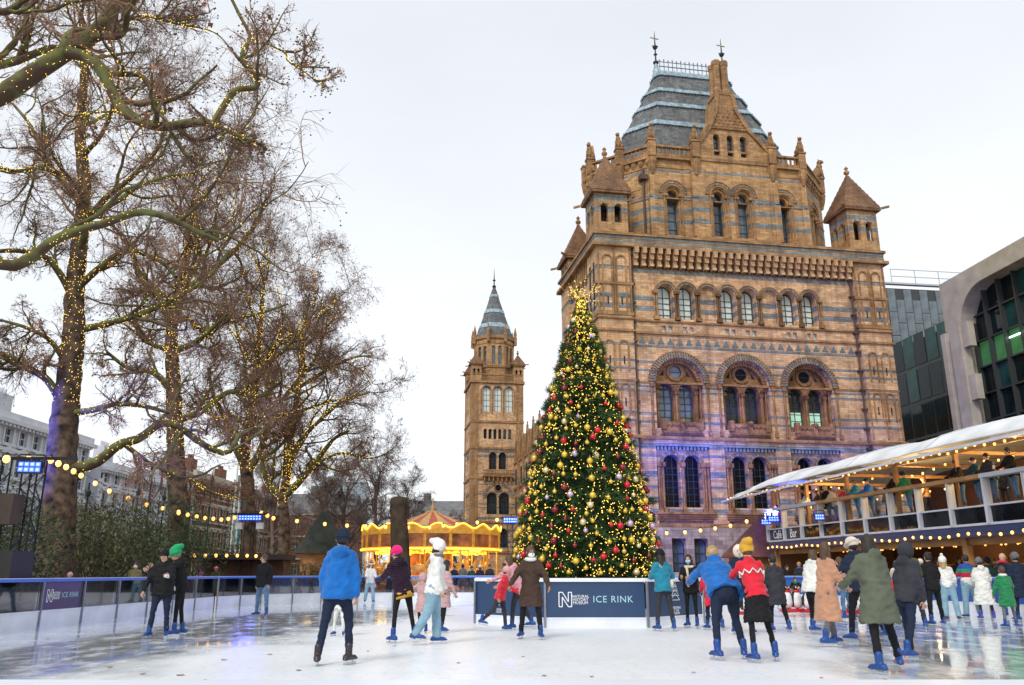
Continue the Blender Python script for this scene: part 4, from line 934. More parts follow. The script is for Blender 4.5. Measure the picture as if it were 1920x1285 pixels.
def plane_tree(label, lightlabel, trunk, limbs, seed, counts=(5, 9, 8, 6), auto=14, autolen=(7, 10), top=.45, lights=True, crownlab=True, twm=None, far=False, ldens=16, lr=.017, droop=-.10, autoang=(25, 75), n_seed=2600, n_leaf=1500, updown=.1, name='plane_tree', blue=None, tmaxl=.8, tw=.006):
    rng = np.random.default_rng(seed)
    T = smooth_path(trunk, 8); base = Vector(T[0, :3]); t = thing(name, label, 'tree', base)
    bs = np.array(base)
    TP = T[None, :, :3] - bs; TR = T[None, :, 3].copy(); TR *= 1 + .05 * np.sin(np.arange(TR.shape[1]) * 2.1)[None]
    TR[0, :4] *= np.array([1.45, 1.22, 1.1, 1.04])
    v, f = tubes(TP, TR, 16 if not far else 8)
    if not far: v = v + np.sin(v * 5.3)[:, [1, 2, 0]] * .03
    inst('trunk', npmesh('trunk', v, f, barkm if not far else twm, smooth=True), t)
    LP = []; LR = []
    for lb in limbs:
        s = smooth_path(lb, 5); m = 26; idx = np.linspace(0, len(s) - 1, m); i0 = np.minimum(idx.astype(int), len(s) - 2); ff = (idx - i0)[:, None]
        s = s[i0] * (1 - ff) + s[i0 + 1] * ff; LP.append(s[:, :3] - bs); LR.append(s[:, 3])
    if auto:
        K = 25; Tn = TP.shape[1]; ti = (top + (1 - top) * (np.arange(auto) + .5) / auto) * (Tn - 1.01); i = ti.astype(int); p = TP[0, i]; d = unit(TP[0, np.minimum(i + 1, Tn - 1)] - TP[0, i])
        az = rng.random() * 6.28 + np.arange(auto) * 2.4 + rng.normal(size=auto) * .3; el = np.radians(autoang[0] + (autoang[1] - autoang[0]) * (np.arange(auto) / auto) ** .8 + rng.normal(size=auto) * 6)
        dd = np.stack([np.cos(el) * np.cos(az), np.cos(el) * np.sin(az), np.sin(el)], 1); Ln = autolen[0] + (autolen[1] - autolen[0]) * rng.random(auto)
        r = TR[0, i] * .52
        P, Rr = walk(p, dd, Ln, r, K, rng, .13, (0, 0, .03), .12); LP += list(P); LR += list(Rr)
    LP = np.array(LP); LR = np.array(LR)
    v, f = tubes(LP, LR, 8 if not far else 4)
    lm = MATS['bark_moss'] if not far else twm
    if far: inst('limb', npmesh('limb', v, f, lm, smooth=True), t)
    else:
        K1 = LP.shape[1] * 8
        for k in range(len(LP)):
            vv, f1 = tubes(LP[k:k + 1], LR[k:k + 1], 8); inst('limb', npmesh('limb', vv, f1, lm, smooth=True), t)
    c1, c2, c3, c4 = counts
    B1 = sprout(LP, LR, c1, .15, (25, 70), (.32, .6), .62, 14, rng, .17, (0, 0, updown), rmin=.03 if not far else .02)
    B2 = sprout(*B1, c2, .1, (25, 75), (.3, .55), .6, 8, rng, .2, (0, 0, .08), rmin=.014)
    parts = [tubes(*B2, 4)] if not far else [tubes(*B2, 3)]
    v1, f1 = tubes(*B1, 6 if not far else 4)
    tag(inst('branches', npmesh('branches', v1, f1, lm if not far else twm, smooth=True), t), kind='stuff')
    B3 = sprout(*B2, c3, .05, (25, 80), (.42, .8), .6, 4, rng, .24, (0, 0, droop), rmin=.0085)
    parts.append(tubes(*B3, 3)); last = B3
    if c4: B4 = sprout(*B3, c4, .1, (20, 75), (.4, .9), .7, 1 if not name=='x' else 2, rng, .25, (0, 0, droop * 2), rmin=tw); parts.append(tubes(*B4, 3)); last = B4
    v, f = merge(parts); tag(inst('twigs', npmesh('twigs', v, f, twm or twigm), t), kind='stuff')
    tips = last[0][:, -1]
    if n_seed:
        q = tips[rng.choice(len(tips), min(n_seed, len(tips)), False)] + np.array([0, 0, -.07]); o = dots('seed_balls', q, .017 + .010 * rng.random(len(q)), seedm, t); tag(o, kind='stuff')
    if n_leaf:
        q = tips[rng.choice(len(tips), min(n_leaf, len(tips)), False)]; n = len(q); a = unit(rng.normal(size=(n, 3))); b_ = unit(np.cross(a, rng.normal(size=(n, 3)))); sz = (.03 + .05 * rng.random(n) ** 2)[:, None]
        V = np.stack([q - a * sz, q - b_ * sz * .8, q + a * sz, q + b_ * sz * .8 + a * sz * .3], 1).reshape(-1, 3); F = np.arange(4 * n).reshape(n, 4)
        tag(inst('leaves', npmesh('leaves', V, F, dryleaf), t), kind='stuff')
    if lights:
        k0 = int(TP.shape[1] * .32)
        q = [lights_on(TP[:, k0:], TR[:, k0:], ldens * 3.6, rng), lights_on(LP, LR, ldens, rng, tmaxl), lights_on(B1[0][::2], B1[1][::2], ldens * .28, rng, .55)]
        o = dots('fairy_lights', np.vstack(q) + bs, lr, fairy); tag(o, lightlabel, 'fairy lights', None, 'stuff')
    return t
def PT(pts, Y, r0, r1, Yend=None):
    """pixel way-points at a tree's own distance -> x,y,z,r"""
    n = len(pts); Yend = Y if Yend is None else Yend; o = []
    for i, (px, py) in enumerate(pts):
        y = Y + (Yend - Y) * i / (n - 1); q = atY(px, py, y); o.append((q.x, q.y, q.z, r0 + (r1 - r0) * i / (n - 1)))
    return o
def TR_(pts, Y, r0, r1):
    o = PT(pts, Y, r0, r1); o[0] = (o[0][0], o[0][1], -.1, o[0][3]); return o
# T0: trunk outside the frame, its limbs reach in at the top left
T0 = [(-14.2, 16, -.1, .62), (-14.1, 16.1, 3, .52), (-14.3, 16, 6, .46), (-14.0, 16.2, 9, .38), (-13.6, 16.4, 12, .3), (-13.9, 16.5, 15, .2)]
def lim(st, pts, Y, r0, r1, Yend=None): o = PT(pts, Y, r0, r1, Yend); return ([st] if st else []) + o
L0 = [lim((-14.1, 16.2, 7.0, .3), [(-120, 240), (0, 180), (60, 140), (125, 98), (165, 75), (205, 28), (230, -20), (250, -90)], 15.5, .23, .11),
      PT([(128, 98), (172, 112), (200, 150), (222, 195), (262, 228), (310, 238), (360, 230), (400, 232)], 15.4, .135, .085, 15.0),
      PT([(170, 108), (215, 138), (265, 142), (290, 185), (312, 232), (340, 280), (360, 294)], 15.5, .07, .03, 15.2),
      PT([(400, 232), (422, 195), (445, 168), (482, 164), (476, 135), (458, 120), (455, 95), (470, 72), (450, 30), (425, -20)], 15.0, .075, .03),
      PT([(402, 234), (440, 252), (475, 265), (500, 280)], 15.0, .05, .03),
      PT([(470, 74), (500, 82), (535, 100), (540, 115), (575, 138), (598, 160)], 15.0, .022, .012, 14.8),
      lim((-14.2, 16, 5.6, .28), [(-100, 430), (0, 496), (55, 486), (95, 455), (140, 435), (200, 418), (262, 398), (320, 410), (370, 435), (410, 452)], 17, .15, .05, 17.5),
      lim((-13.9, 16.2, 8, .2), [(-80, 60), (20, 20), (60, -30)], 15, .1, .05), PT([(262, 230), (230, 210), (150, 215), (135, 230)], 15.4, .03, .015, 15.8), PT([(220, 60), (260, 30), (330, 45), (400, 60), (440, 100)], 15.5, .03, .012, 15)]
plane_tree('plane tree with mossy limbs reaching in across the top left corner', 'tiny warm lights wound along the mossy limbs across the top left corner', T0, L0, 5, counts=(4, 7, 6, 3), auto=4, tw=.0045, autolen=(5, 7), top=.75, ldens=34, lr=.0105, n_seed=2200, n_leaf=260, updown=.12)
T1 = TR_([(100, 1085), (108, 1000), (113, 900), (120, 800), (128, 720), (138, 630), (140, 540), (150, 450), (158, 350), (150, 240), (160, 120), (150, 20)], 31, .62, .1)
L1 = [PT([(132, 880), (180, 868), (222, 835), (262, 822), (300, 795), (335, 800), (378, 832), (425, 850), (450, 815), (490, 800)], 31, .21, .08, 33),
      PT([(136, 775), (180, 768), (220, 758), (270, 762), (320, 775)], 31, .14, .06, 30), PT([(118, 760), (88, 712), (50, 690), (10, 668), (-50, 640)], 31, .17, .08, 29),
      PT([(138, 560), (110, 510), (80, 480), (20, 470), (-60, 480)], 31, .16, .07, 29), PT([(140, 545), (190, 500), (240, 470), (300, 490), (330, 520)], 31, .15, .06, 29),
      PT([(138, 620), (190, 610), (260, 590), (330, 560), (390, 520), (430, 470)], 31, .16, .06, 33), PT([(150, 430), (200, 370), (250, 330), (300, 270), (310, 190)], 31, .15, .05, 30), PT([(155, 380), (100, 320), (60, 240), (20, 190)], 31, .14, .05, 32),
      PT([(128, 690), (95, 640), (50, 615), (0, 600)], 31, .11, .05, 30)]
plane_tree('thickest plane tree, its dark trunk lit blue on one side, nearest the left rink boards', 'warm fairy lights wound round the thickest plane tree with the blue-lit trunk', T1, L1, 21, counts=(7, 8, 7, 4), tw=.008, auto=8, autolen=(6, 9), top=.6, ldens=22, lr=.0165)
T2 = TR_([(337, 1075), (335, 960), (330, 880), (328, 800), (324, 700), (322, 620), (335, 540), (352, 470), (362, 400)], 41, .52, .14)
L2 = [PT([(330, 790), (380, 770), (430, 735), (480, 745), (520, 720)], 41, .2, .07, 43), PT([(326, 740), (290, 700), (240, 690), (200, 660)], 41, .2, .07, 39), PT([(322, 620), (300, 560), (260, 520), (250, 460)], 41, .22, .07), PT([(330, 560), (380, 520), (440, 470), (480, 420), (500, 370)], 41, .22, .07, 42),
      PT([(330, 880), (360, 900), (400, 925), (450, 935), (480, 930)], 41, .07, .03, 43), PT([(324, 660), (370, 640), (420, 600), (480, 590), (540, 570)], 41, .19, .06, 43)]
plane_tree('second plane tree in the row, straight brown trunk rising behind the embracing couple', 'warm fairy lights wound round the second plane tree, behind the embracing couple', T2, L2, 33, counts=(7, 8, 7, 4), tw=.008, auto=10, autolen=(6.5, 9.5), top=.55, ldens=18, lr=.02, n_leaf=6500, n_seed=5000)
T3 = TR_([(468, 1075), (466, 980), (464, 900), (458, 850), (470, 780), (480, 700), (485, 640), (492, 580)], 50, .47, .13)
L3 = [PT([(462, 880), (438, 830), (420, 780), (400, 740), (390, 690)], 50, .26, .08, 49), PT([(462, 890), (490, 840), (505, 780), (500, 720), (520, 650)], 50, .26, .08, 51), PT([(470, 800), (520, 760), (570, 700), (598, 660), (606, 600)], 50, .2, .06, 52), PT([(480, 700), (540, 650), (570, 610), (580, 550)], 50, .17, .05, 51)]
plane_tree('third plane tree in the row, forking low behind the blue floodlight truss', 'warm fairy lights wound round the third plane tree, above the blue floodlight truss', T3, L3, 47, counts=(7, 8, 7, 4), tw=.008, auto=11, autolen=(6.5, 9), top=.5, ldens=18, lr=.023, n_leaf=6500, n_seed=5000)
T4 = TR_([(535, 1070), (533, 1010), (532, 960), (530, 935), (540, 880), (548, 800), (558, 740), (565, 680), (570, 620)], 60, .44, .12)
L4 = [PT([(530, 935), (500, 900), (490, 850), (497, 800), (480, 740)], 60, .24, .08, 59), PT([(534, 930), (560, 905), (590, 870), (612, 840), (630, 820), (655, 808)], 60, .3, .08, 60), PT([(540, 880), (560, 830), (620, 770), (650, 750), (695, 735)], 60, .2, .05, 59), PT([(555, 730), (620, 690), (665, 670), (700, 668)], 60, .17, .05, 60), PT([(570, 650), (610, 615), (628, 590), (622, 550)], 60, .15, .05, 61),
      PT([(590, 870), (640, 850), (690, 860), (730, 850)], 60, .12, .04, 60)]
plane_tree('fourth plane tree in the row, thinner trunk forking wide, nearest the carousel', 'warm fairy lights wound round the fourth plane tree, nearest the carousel', T4, L4, 59, counts=(7, 8, 7, 4), tw=.008, auto=10, autolen=(5.5, 8), top=.45, ldens=18, lr=.026, n_leaf=6500, n_seed=4500)
# unlit trees farther off
fars = [('leafless tree standing just right of the fairy-lit row', 640, 88, 13.5, 1), ('tall round-headed leafless tree behind the mossy stump', 700, 96, 17, 2), ('leafless tree leaning over the carousel roof from behind', 757, 100, 12, 3), ('thin leafless tree in front of the pale blue office block', 600, 84, 11.5, 4), ('small leafless tree at the foot of the slender tower', 852, 150, 11, 5), ('leafless tree between the row and the red brick houses', 505, 92, 14, 6)]
for lab, px, Y, h, sd in fars:
    q = gnd(px, 1076 + 2011 / Y); x = (px - 960) / 1608 * Y
    plane_tree(lab, '', [(x, Y, -.1, .3), (x + .2, Y, h * .25, .26), (x - .1, Y, h * .5, .2), (x + .3, Y, h * .75, .1)], [], 100 + sd, counts=(6, 8, 7, 4), auto=16, autolen=(h * .32, h * .48), top=.3, lights=False, twm=twig2, far=True, autoang=(20, 85), n_seed=0, n_leaf=0, name='bare_tree')

# ================================================================== CHRISTMAS TREE
CT = Vector((2.02, 23.0, 0))
t = thing('christmas_tree', 'tall narrow Christmas tree hung with baubles, standing inside the blue sign boards on the ice', 'Christmas tree', CT)
q = MB(); q.tube([(0, 0, 0), (0, 0, 9)], [.17, .03], 8); q.build('trunk', barkm, t)
rng = np.random.default_rng(3)
def crad(z): return np.interp(z, [.9, 1.4, 2.2, 3.4, 4.8, 6.2, 7.4, 8.4, 9.0], [1.86, 1.86, 1.77, 1.55, 1.20, .82, .50, .22, .05])
n = 17000; z = .9 + 8.1 * rng.random(n) ** 1.35; a = rng.random(n) * 6.2832
lay = .82 + .24 * (1 - ((z * 1.9) % 1.0)) ** 1.3 * (.7 + .6 * rng.random(n)); r = crad(z) * (lay - .35 * rng.random(n) ** 2.2) * (1 + .07 * np.sin(a * 7 + z * 3))
z = z - .05 * r
p = np.stack([r * np.cos(a), r * np.sin(a), z], 1); od = np.stack([np.cos(a), np.sin(a), rng.normal(size=n) * .35 - .05], 1); od = unit(od + rng.normal(size=(n, 3)) * .35)
V = []; F = []
ln = (.13 + .13 * rng.random(n)) * np.clip((9.6 - z) / 2.2, .35, 1)
# each sprig: a stem with four needle fans
sd = unit(np.cross(od, rng.normal(size=(n, 3)))); up = np.cross(od, sd)
vv = [];
for k, (s0, ang) in enumerate(((0, 0), (.25, 1), (.25, -1), (.55, .9), (.55, -.9), (.4, 2), (.4, -2))):
    dd = unit(od + (sd * ang if abs(ang) < 1.5 else up * ang * .5) * .9); b0 = p + od * (ln * s0)[:, None]; L_ = (ln * (1 - s0 * .6))[:, None]
    wv = unit(np.cross(dd, up + sd * .3)) * .016
    th = np.cross(unit(wv), dd) * .006
    vv += [b0 - wv, b0 + wv, b0 + th * 2, b0 + dd * L_]
A = np.stack(vv, 1); m = A.shape[1]; base = (np.arange(n) * m)[:, None]
F = np.concatenate([base + np.array([[4 * k, 4 * k + 1, 4 * k + 3]]) for k in range(7)] + [base + np.array([[4 * k + 1, 4 * k + 2, 4 * k + 3]]) for k in range(7)], 0)
needle = mat('needle', (.05, .115, .03), .7, 0, .5, 2.2)
tag(inst('crown', npmesh('crown', A.reshape(-1, 3), F, needle), t), kind='stuff')
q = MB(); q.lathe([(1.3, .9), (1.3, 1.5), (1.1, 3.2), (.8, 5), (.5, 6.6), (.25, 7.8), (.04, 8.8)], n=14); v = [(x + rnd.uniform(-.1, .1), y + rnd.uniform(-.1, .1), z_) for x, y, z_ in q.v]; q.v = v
q.build('inner_branches', mat('needle_deep', (.018, .035, .012), .9, 0, .4, 6), t)  # dark cone added inside the crown to block light between the needles
n = 6800; z = .95 + 8.0 * np.where(rng.random(n) < .22, 1 - .35 * rng.random(n) ** 1.4, rng.random(n) ** 1.3); a = rng.random(n) * 6.2832; r = crad(z) * (.93 + .12 * rng.random(n)) + .03
o = dots('fairy_lights', np.stack([r * np.cos(a), r * np.sin(a), z], 1) + np.array(CT), .010 + .009 * rng.random(n), fairy); tag(o, 'thousands of tiny warm lights covering the Christmas tree', 'fairy lights', None, 'stuff')
# spray of lit twigs at the top
tw = thing('lit_twig_topper', 'spray of bare twigs covered in warm lights on the very top of the Christmas tree', 'tree topper', CT + Vector((0, 0, 8.9)))
d = unit(np.stack([rng.normal(size=30) * .75, rng.normal(size=30) * .75, .35 + .9 * rng.random(30)], 1)); P, Rr = walk(np.zeros((30, 3)), d, .35 + .5 * rng.random(30), np.full(30, .011), 5, rng, .12, (0, 0, -.05)); v, f = tubes(P, Rr, 4)
tag(inst('twigs', npmesh('twigs', v, f, mat('twig_gold', (.4, .28, .1), .6)), tw), kind='stuff')
q = lights_on(P, Rr, 16, rng); tag(dots('bulbs', q, .011, fairy, tw), kind='stuff')
cone = [(.09, -.42), (.05, -.2), (0.02, .1)]
# baubles: individual glass balls
BC = [('gold', (.80, .52, .05), .52), ('pale gold', (.78, .62, .32), .1), ('bright red', (.65, .012, .03), .14), ('dark red', (.25, .012, .03), .15), ('lilac', (.62, .45, .62), .12), ('bright blue', (.01, .22, .55), .10), ('copper', (.65, .24, .07), .02)]
bms = []
for nm, c, _ in BC:
    for rr in (.060, .088):
        q = MB(); q.ball((0, 0, 0), rr, 0, 12, 8); me = q.mesh('bauble', mat('bauble_' + nm.replace(' ', '_'), c, .24, .45, .1, coat=.4), True)
        q = MB(); q.lathe([(.016, 0), (.016, .022), (.004, .03), (.004, .07)], (0, 0, rr - .004), 6); bms.append((me, q.mesh('cap', MATS['gold_leaf'])))
zone = lambda z: 'near the pointed top' if z > 6.2 else ('in the upper half' if z > 4.2 else ('in the lower half' if z > 2.5 else 'on the lowest branches'))
cnt = 0; placed = []
tries = 0
while cnt < 295 and tries < 6000:
    tries += 1
    z = 1.25 + 7.3 * rnd.random() ** 1.35; a = rnd.uniform(-.62 * math.pi * 1.0, .62 * math.pi) - math.pi / 2; rr = float(crad(z)) * 1.05 + .05
    pt = Vector((rr * math.cos(a), rr * math.sin(a), z))
    if any((pt - u).length < .22 for u in placed): continue
    placed.append(pt); cnt += 1; u = rnd.random(); k = 0
    while u > BC[k][2] and k < 6: u -= BC[k][2]; k += 1
    big = rnd.random() < .4; nm = BC[k][0]; side = 'left' if a < -math.pi * .67 else ('right' if a > -math.pi * .33 else 'front')
    o = inst('bauble', bms[k * 2 + big][0], None, CT + pt); inst('cap', bms[k * 2 + big][1], o)
    tag(o, f"{'large' if big else 'small'} shiny {nm} bauble {zone(z)} of the Christmas tree, {side} side", 'bauble', f"{'large' if big else 'small'} {nm} baubles {zone(z)}, {side} side")

# ================================================================== RINK BOARDS
mat('rail_blue', (.05, .16, .62), .35, 0, .1, 2); mat('rail_white', (.75, .78, .85), .35, 0, .05, 2); mat('kick_board', (.74, .77, .84), .5, 0, .08, 1.5, coat=.2)
mat('sign_navy', (.018, .05, .125), .35, 0, .08, 1.5, spec=.6); mat('print_white', (.85, .87, .9), .6, 0, 0); mat('print_cyan', (.35, .62, .72), .6, 0, 0); mat('sign_purple', (.07, .045, .09), .4, 0, .1, 2)
mat('post_grey', (.25, .27, .32), .4, .5, .1)
clear_glass('board_glass', (.62, .68, .78), .14)
txt = {}
def lettering(parent, kind_, loc, rot, k=1.0):
    """the museum logo block and ICE RINK, as flat print on a board"""
    W_, C_ = MATS['print_white'], MATS['print_cyan']
    if 'N' not in txt:
        nm = MB(); h = .36; ring_ = .012
        # outlined N: two uprights and a diagonal, each as a double line
        def ln_(x0, z0, x1, z1, w_=.022): nm.bar((x0, 0, z0), (x1, 0, z1), w_, .004, up=(0, 1, 0))
        P = [(-.17, -.18), (-.17, .18), (-.08, .18), (.075, -.055), (.075, .18), (.16, .18), (.16, -.18), (.075, -.18), (-.085, .06), (-.085, -.18), (-.17, -.18)]
        for a_, b_ in zip(P, P[1:]): ln_(*a_, *b_)
        txt['N'] = nm.mesh('logo', W_)
        txt['NHM'] = text_mesh('NATURAL\nHISTORY\nMUSEUM', .132, W_, 'lettering', .002); txt['ICE'] = text_mesh('ICE RINK', .27, C_, 'lettering', .002, spacing=1.12)
        txt['XM'] = text_mesh('CHRISTMAS\nAT THE\nMUSEUM', .09, W_, 'lettering', .002)
        tr = MB()
        for i, w_ in enumerate((.07, .12, .17, .21)): tr.bar((-w_, 0, .22 - i * .12), (w_, 0, .22 - i * .12), .014, .004, up=(0, 1, 0)); tr.bar((-w_, 0, .22 - i * .12), (0, 0, .40 - i * .12), .012, .004, up=(0, 1, 0)); tr.bar((w_, 0, .22 - i * .12), (0, 0, .40 - i * .12), .012, .004, up=(0, 1, 0))
        txt['T'] = tr.mesh('logo', W_)
    M = Matrix.Translation(loc) @ Matrix.Rotation(rot, 4, 'Z')
    def put(me, x, z, tx=True, s=1):
        o = inst(me.name.split('.')[0], me, parent); o.matrix_local = M @ Matrix.Translation((x * k, 0, z * k)) @ (Matrix.Rotation(R(90), 4, 'X') if tx else Matrix.Identity(4)) @ Matrix.Scale(k * s, 4)
    if kind_ == 'full': put(txt['N'], -.78, 0, False); put(txt['NHM'], -.39, -.005, s=.76); put(txt['ICE'], .46, .0, s=.88)
    elif kind_ == 'tree': put(txt['T'], 0, .1, False); put(txt['XM'], 0, -.32)
def board_run(t, A, B, n, zr=1.12, kick=.36, panel='board_glass', rail='rail_blue', signs={}, thick=.05, flip=1, base_y=0):
    A = Vector(A); B = Vector(B); d = B - A; ln = d.length; an = math.atan2(d.y, d.x); u = d / ln; w_ = ln / n
    rr = MB(); rr.box(0, ln, -.06, .06, zr - .07, zr); rr.box(0, ln, -.045, .045, zr, zr + .015, 1); rr.build('rail', [MATS[rail], MATS['rail_white']], t, loc=A, rz=an)
    for i in range(n):
        p_ = A + u * (i * w_)
        q = MB(); q.box(0, w_ - .012, -.03, .03, .0, kick); q.box(0, w_ - .012, -.045, .045, kick, kick + .03); q.build('kick_board', MATS['kick_board'], t, loc=p_, rz=an)
        sg = signs.get(i); q = MB(); q.box(.03, w_ - .03, -.012, .012, kick + .03, zr - .07); pn = q.build('panel', MATS[sg[0] if sg else panel], t, loc=p_, rz=an)
        q = MB(); q.box(-.025, .025, -.05 * flip - .02, -.05 * flip + .02, 0, zr - .07); q.build('post', MATS['post_grey'], t, loc=p_, rz=an)
        if sg and sg[1]: lettering(pn, sg[1], (w_ / 2, -.018, (kick + zr) / 2 - .02), 0, sg[2])
    return t
t = thing('rink_barrier', 'left side of the rink barrier, with one purple museum sign', 'barrier')
board_run(t, (-11.3, 2.7, 0), (-11.3, 32.7, 0), 15, signs={9: ('sign_purple', 'full', .78)})
t = thing('rink_barrier', 'far end of the rink barrier, clear panels in front of the carousel', 'barrier')
pts = [(-11.3, 33, 0), (-10.6, 36.4, 0), (-8.6, 38.9, 0), (-5.5, 39.9, 0), (4, 40.2, 0)]
for a_, b_, n in zip(pts, pts[1:], (2, 2, 2, 5)): board_run(t, a_, b_, n)
t = thing('rink_barrier', 'blue panelled rink barrier along the café side, behind the penguin skating aids', 'barrier')
mat('panel_blue', (.02, .09, .36), .4, 0, .1, 1)
pts = [(4, 40.2, 0), (10.2, 38.9, 0), (12.8, 35.8, 0), (15.0, 22, 0), (16.0, 12, 0), (16.9, 3, 0)]
for a_, b_, n in zip(pts, pts[1:], (3, 2, 7, 5, 4)): board_run(t, a_, b_, n, panel='panel_blue')
# sign boards round the Christmas tree
t = thing('tree_barrier', 'navy lettered sign boards forming a ring round the Christmas tree', 'barrier')
c0 = gnd(1022, 1177); c1 = gnd(1213, 1177); fw = (c1 - c0).length
cen = Vector(((c0.x + c1.x) / 2, c0.y + fw * 1.207, 0)); Rr_ = fw / 2 / math.sin(R(22.5))
oc8 = [cen + Vector((Rr_ * math.cos(R(-112.5 + 45 * k)), Rr_ * math.sin(R(-112.5 + 45 * k)), 0)) for k in range(8)]
for k in range(8):
    kd = {0: ('sign_navy', 'full', .92), 1: ('sign_navy', 'tree', .9), 7: ('sign_navy', None, 1)}.get(k, ('sign_navy', None, 1))
    board_run(t, oc8[k], oc8[(k + 1) % 8], 1, kick=.2, rail='rail_white', signs={0: kd})
lettering(t, 'tree', (oc8[7].x + .6, oc8[7].y - .66, .5), math.atan2(oc8[0].y - oc8[7].y, oc8[0].x - oc8[7].x), .5)
# the rail right in front of the camera
t = thing('near_rail', 'white top rail of the near rink barrier running along the very bottom of the photo', 'barrier')
q = MB(); q.box(-3, 3, .82, 1.125, 1.03, 1.12); q.build('rail', MATS['rail_white'], t); q = MB()
q.box(-3, 3, .9, .93, .1, 1.03); q.build('panel', MATS['panel_blue'], t)

# ================================================================== CAFE BAR
CO = Vector((16.25, 27.6, 0)); caz = R(8.5)
def CP(x, y, z): # café frame: x away from rink, y along facade away from camera
    return Vector((CO.x + x * math.cos(caz) - y * math.sin(caz), CO.y + x * math.sin(caz) + y * math.cos(caz), z))
cf = thing('cafe_building', 'two-storey rinkside café with an open glazed balcony, timber posts and dark panels', 'café', CO, caz)
mat('white_metal', (.55, .58, .66), .4, .1, .05); mat('timber', (.42, .22, .09), .6, 0, .25, 1.2, .2, 12); mat('navy_panel', (.012, .02, .06), .25, 0, .1, 1); mat('fascia_navy', (.02, .04, .13), .4, 0, .1, 1)
mat('canvas', (.70, .72, .74), .7, 0, .13, .9, .5, 1.6); mat('cafe_brown', (.12, .055, .03), .7, 0, .3, .8); mat('floor_dark', (.06, .05, .045), .7)
mat('led_gold', (1, .7, .2), .5, 0, 0, emit=(1, .50, .03), es=2.0)
glass_mat('dark_panel_glass', (.01, .012, .018), .04, .4, .5); MATS['dark_panel_glass'].node_tree.nodes['Principled BSDF'].inputs['Specular IOR Level'].default_value = .3; clear_glass('cafe_glass', (.92, .94, .96), .0)
for n_ in MATS['cafe_glass'].node_tree.nodes:
    if n_.type == 'LAYER_WEIGHT': n_.inputs['Blend'].default_value = .04
YN, YF = -15.0, 17.6
ys = [YF - k * 1.86 for k in range(0, 18)]
# slabs and roof
q = MB(); q.box(.1, 9, YN, YF, 3.1, 3.49); q.box(.1, 9, YN, YF, -.05, .05); q.build('floor', MATS['floor_dark'], cf)
q = MB(); q.box(-.05, .1, YN, YF, 2.45, 2.82); q.build('fascia', MATS['fascia_navy'], cf)
q = MB(); q.box(-.08, .12, YN, YF, 2.82, 2.9); q.box(-.06, .08, YN, YF, 3.44, 3.5); q.build('sill_rail', MATS['white_metal'], cf)
for k in range(len(ys) - 1):
    y1, y0 = ys[k], ys[k + 1]
    q = MB(); q.box(-.14, .12, y1 - .12, y1, 2.86, 4.4); q.box(-.16, -.14, y1 - .09, y1 - .03, 2.86, 4.4); q.build('post', MATS['white_metal'], cf)
    q = MB(); q.box(0, .03, y0 + .02, y1 - .14, 3.5, 4.36); q.build('glass_panel', MATS['cafe_glass'], cf)
    q = MB(); q.box(0, .03, y0 + .02, y1 - .14, 2.9, 3.44); q.build('lower_panel', MATS['navy_panel' if k < 2 else 'dark_panel_glass'], cf)
    q = MB(); q.box(-.2, .16, y0, y1 - .006, 4.38, 4.52); q.build('handrail', MATS['timber'] if 3 <= k < 9 else MATS['white_metal'], cf)
    if k % 2 == 0:
        q = MB(); q.box(.25, .4, y1 - .2, y1 - .05, 3.28, 5.62); q.build('column', MATS['timber'], cf)
        q = MB(); q.box(.2, .42, y1 - .25, y1, .05, 2.45); q.build('column', MATS['timber'], cf)
q = MB()
for y in ys[::2]: q.box(.4, 8.8, y - .15, y - .05, 5.45, 5.57)
q.box(.28, .36, YN, YF, 5.45, 5.57); q.box(.3, .4, YN, YF, 1.0, 1.12); q.box(.3, .4, YN, YF, 2.2, 2.45)
q.build('beams', MATS['timber'], cf)
q = MB(); q.box(7.0, 7.2, YN, YF, .05, 3.0); q.box(8.6, 8.8, YN, YF, 3.28, 6.3); q.box(.35, 8.7, YF - .05, YF, .05, 3.0); q.box(.2, 2.5, YF + .01, YF + .05, .05, 2.4); q.build('back_wall', MATS['cafe_brown'], cf)
q = MB()
for k in range(11): q.box(6.6, 6.95, YN + .5 + k * 2.7, YN + 2.6 + k * 2.7, 1.0, 1.06); q.box(6.6, 6.95, YN + .5 + k * 2.7, YN + 2.6 + k * 2.7, 1.6, 1.66)
q.box(4.6, 5.4, YN, YF - 1, .05, 1.15); q.build('bar_counter', MATS['timber'], cf)
bt = MB()
for k in range(150): y = YN + .5 + rnd.random() * 29; z = rnd.choice((1.06, 1.66)); bt.lathe([(.04, 0), (.04, .2), (.015, .27), (.015, .34)], (6.75 + rnd.random() * .1, y, z), 5)
tag(bt.build('bottles', mat('bottle_glass', (.12, .07, .02), .1, 0, .5, 3), cf), kind='stuff')
sg = MB(); sg.tube([(.22, YF - 3.2 - k * .25, 3.15 + .1 * math.sin(k * .42) * (1 + .3 * math.sin(k * .13))) for k in range(58)], .022, 5); sg.build('neon_wave', MATS['led_gold'], cf) if False else None
for s_, y, in (('Café', YF - 1.0), ('Bar', YF - 2.75)):
    me = text_mesh(s_, .62 if s_ == 'Bar' else .58, MATS['print_white'], 'lettering', .004); o = inst('lettering', me, cf); o.matrix_local = Matrix.Translation((-.012, y, 3.16)) @ Matrix.Rotation(R(-90), 4, 'Z') @ Matrix.Rotation(R(90), 4, 'X') @ Matrix.Scale(.85, 4, (1, 0, 0))
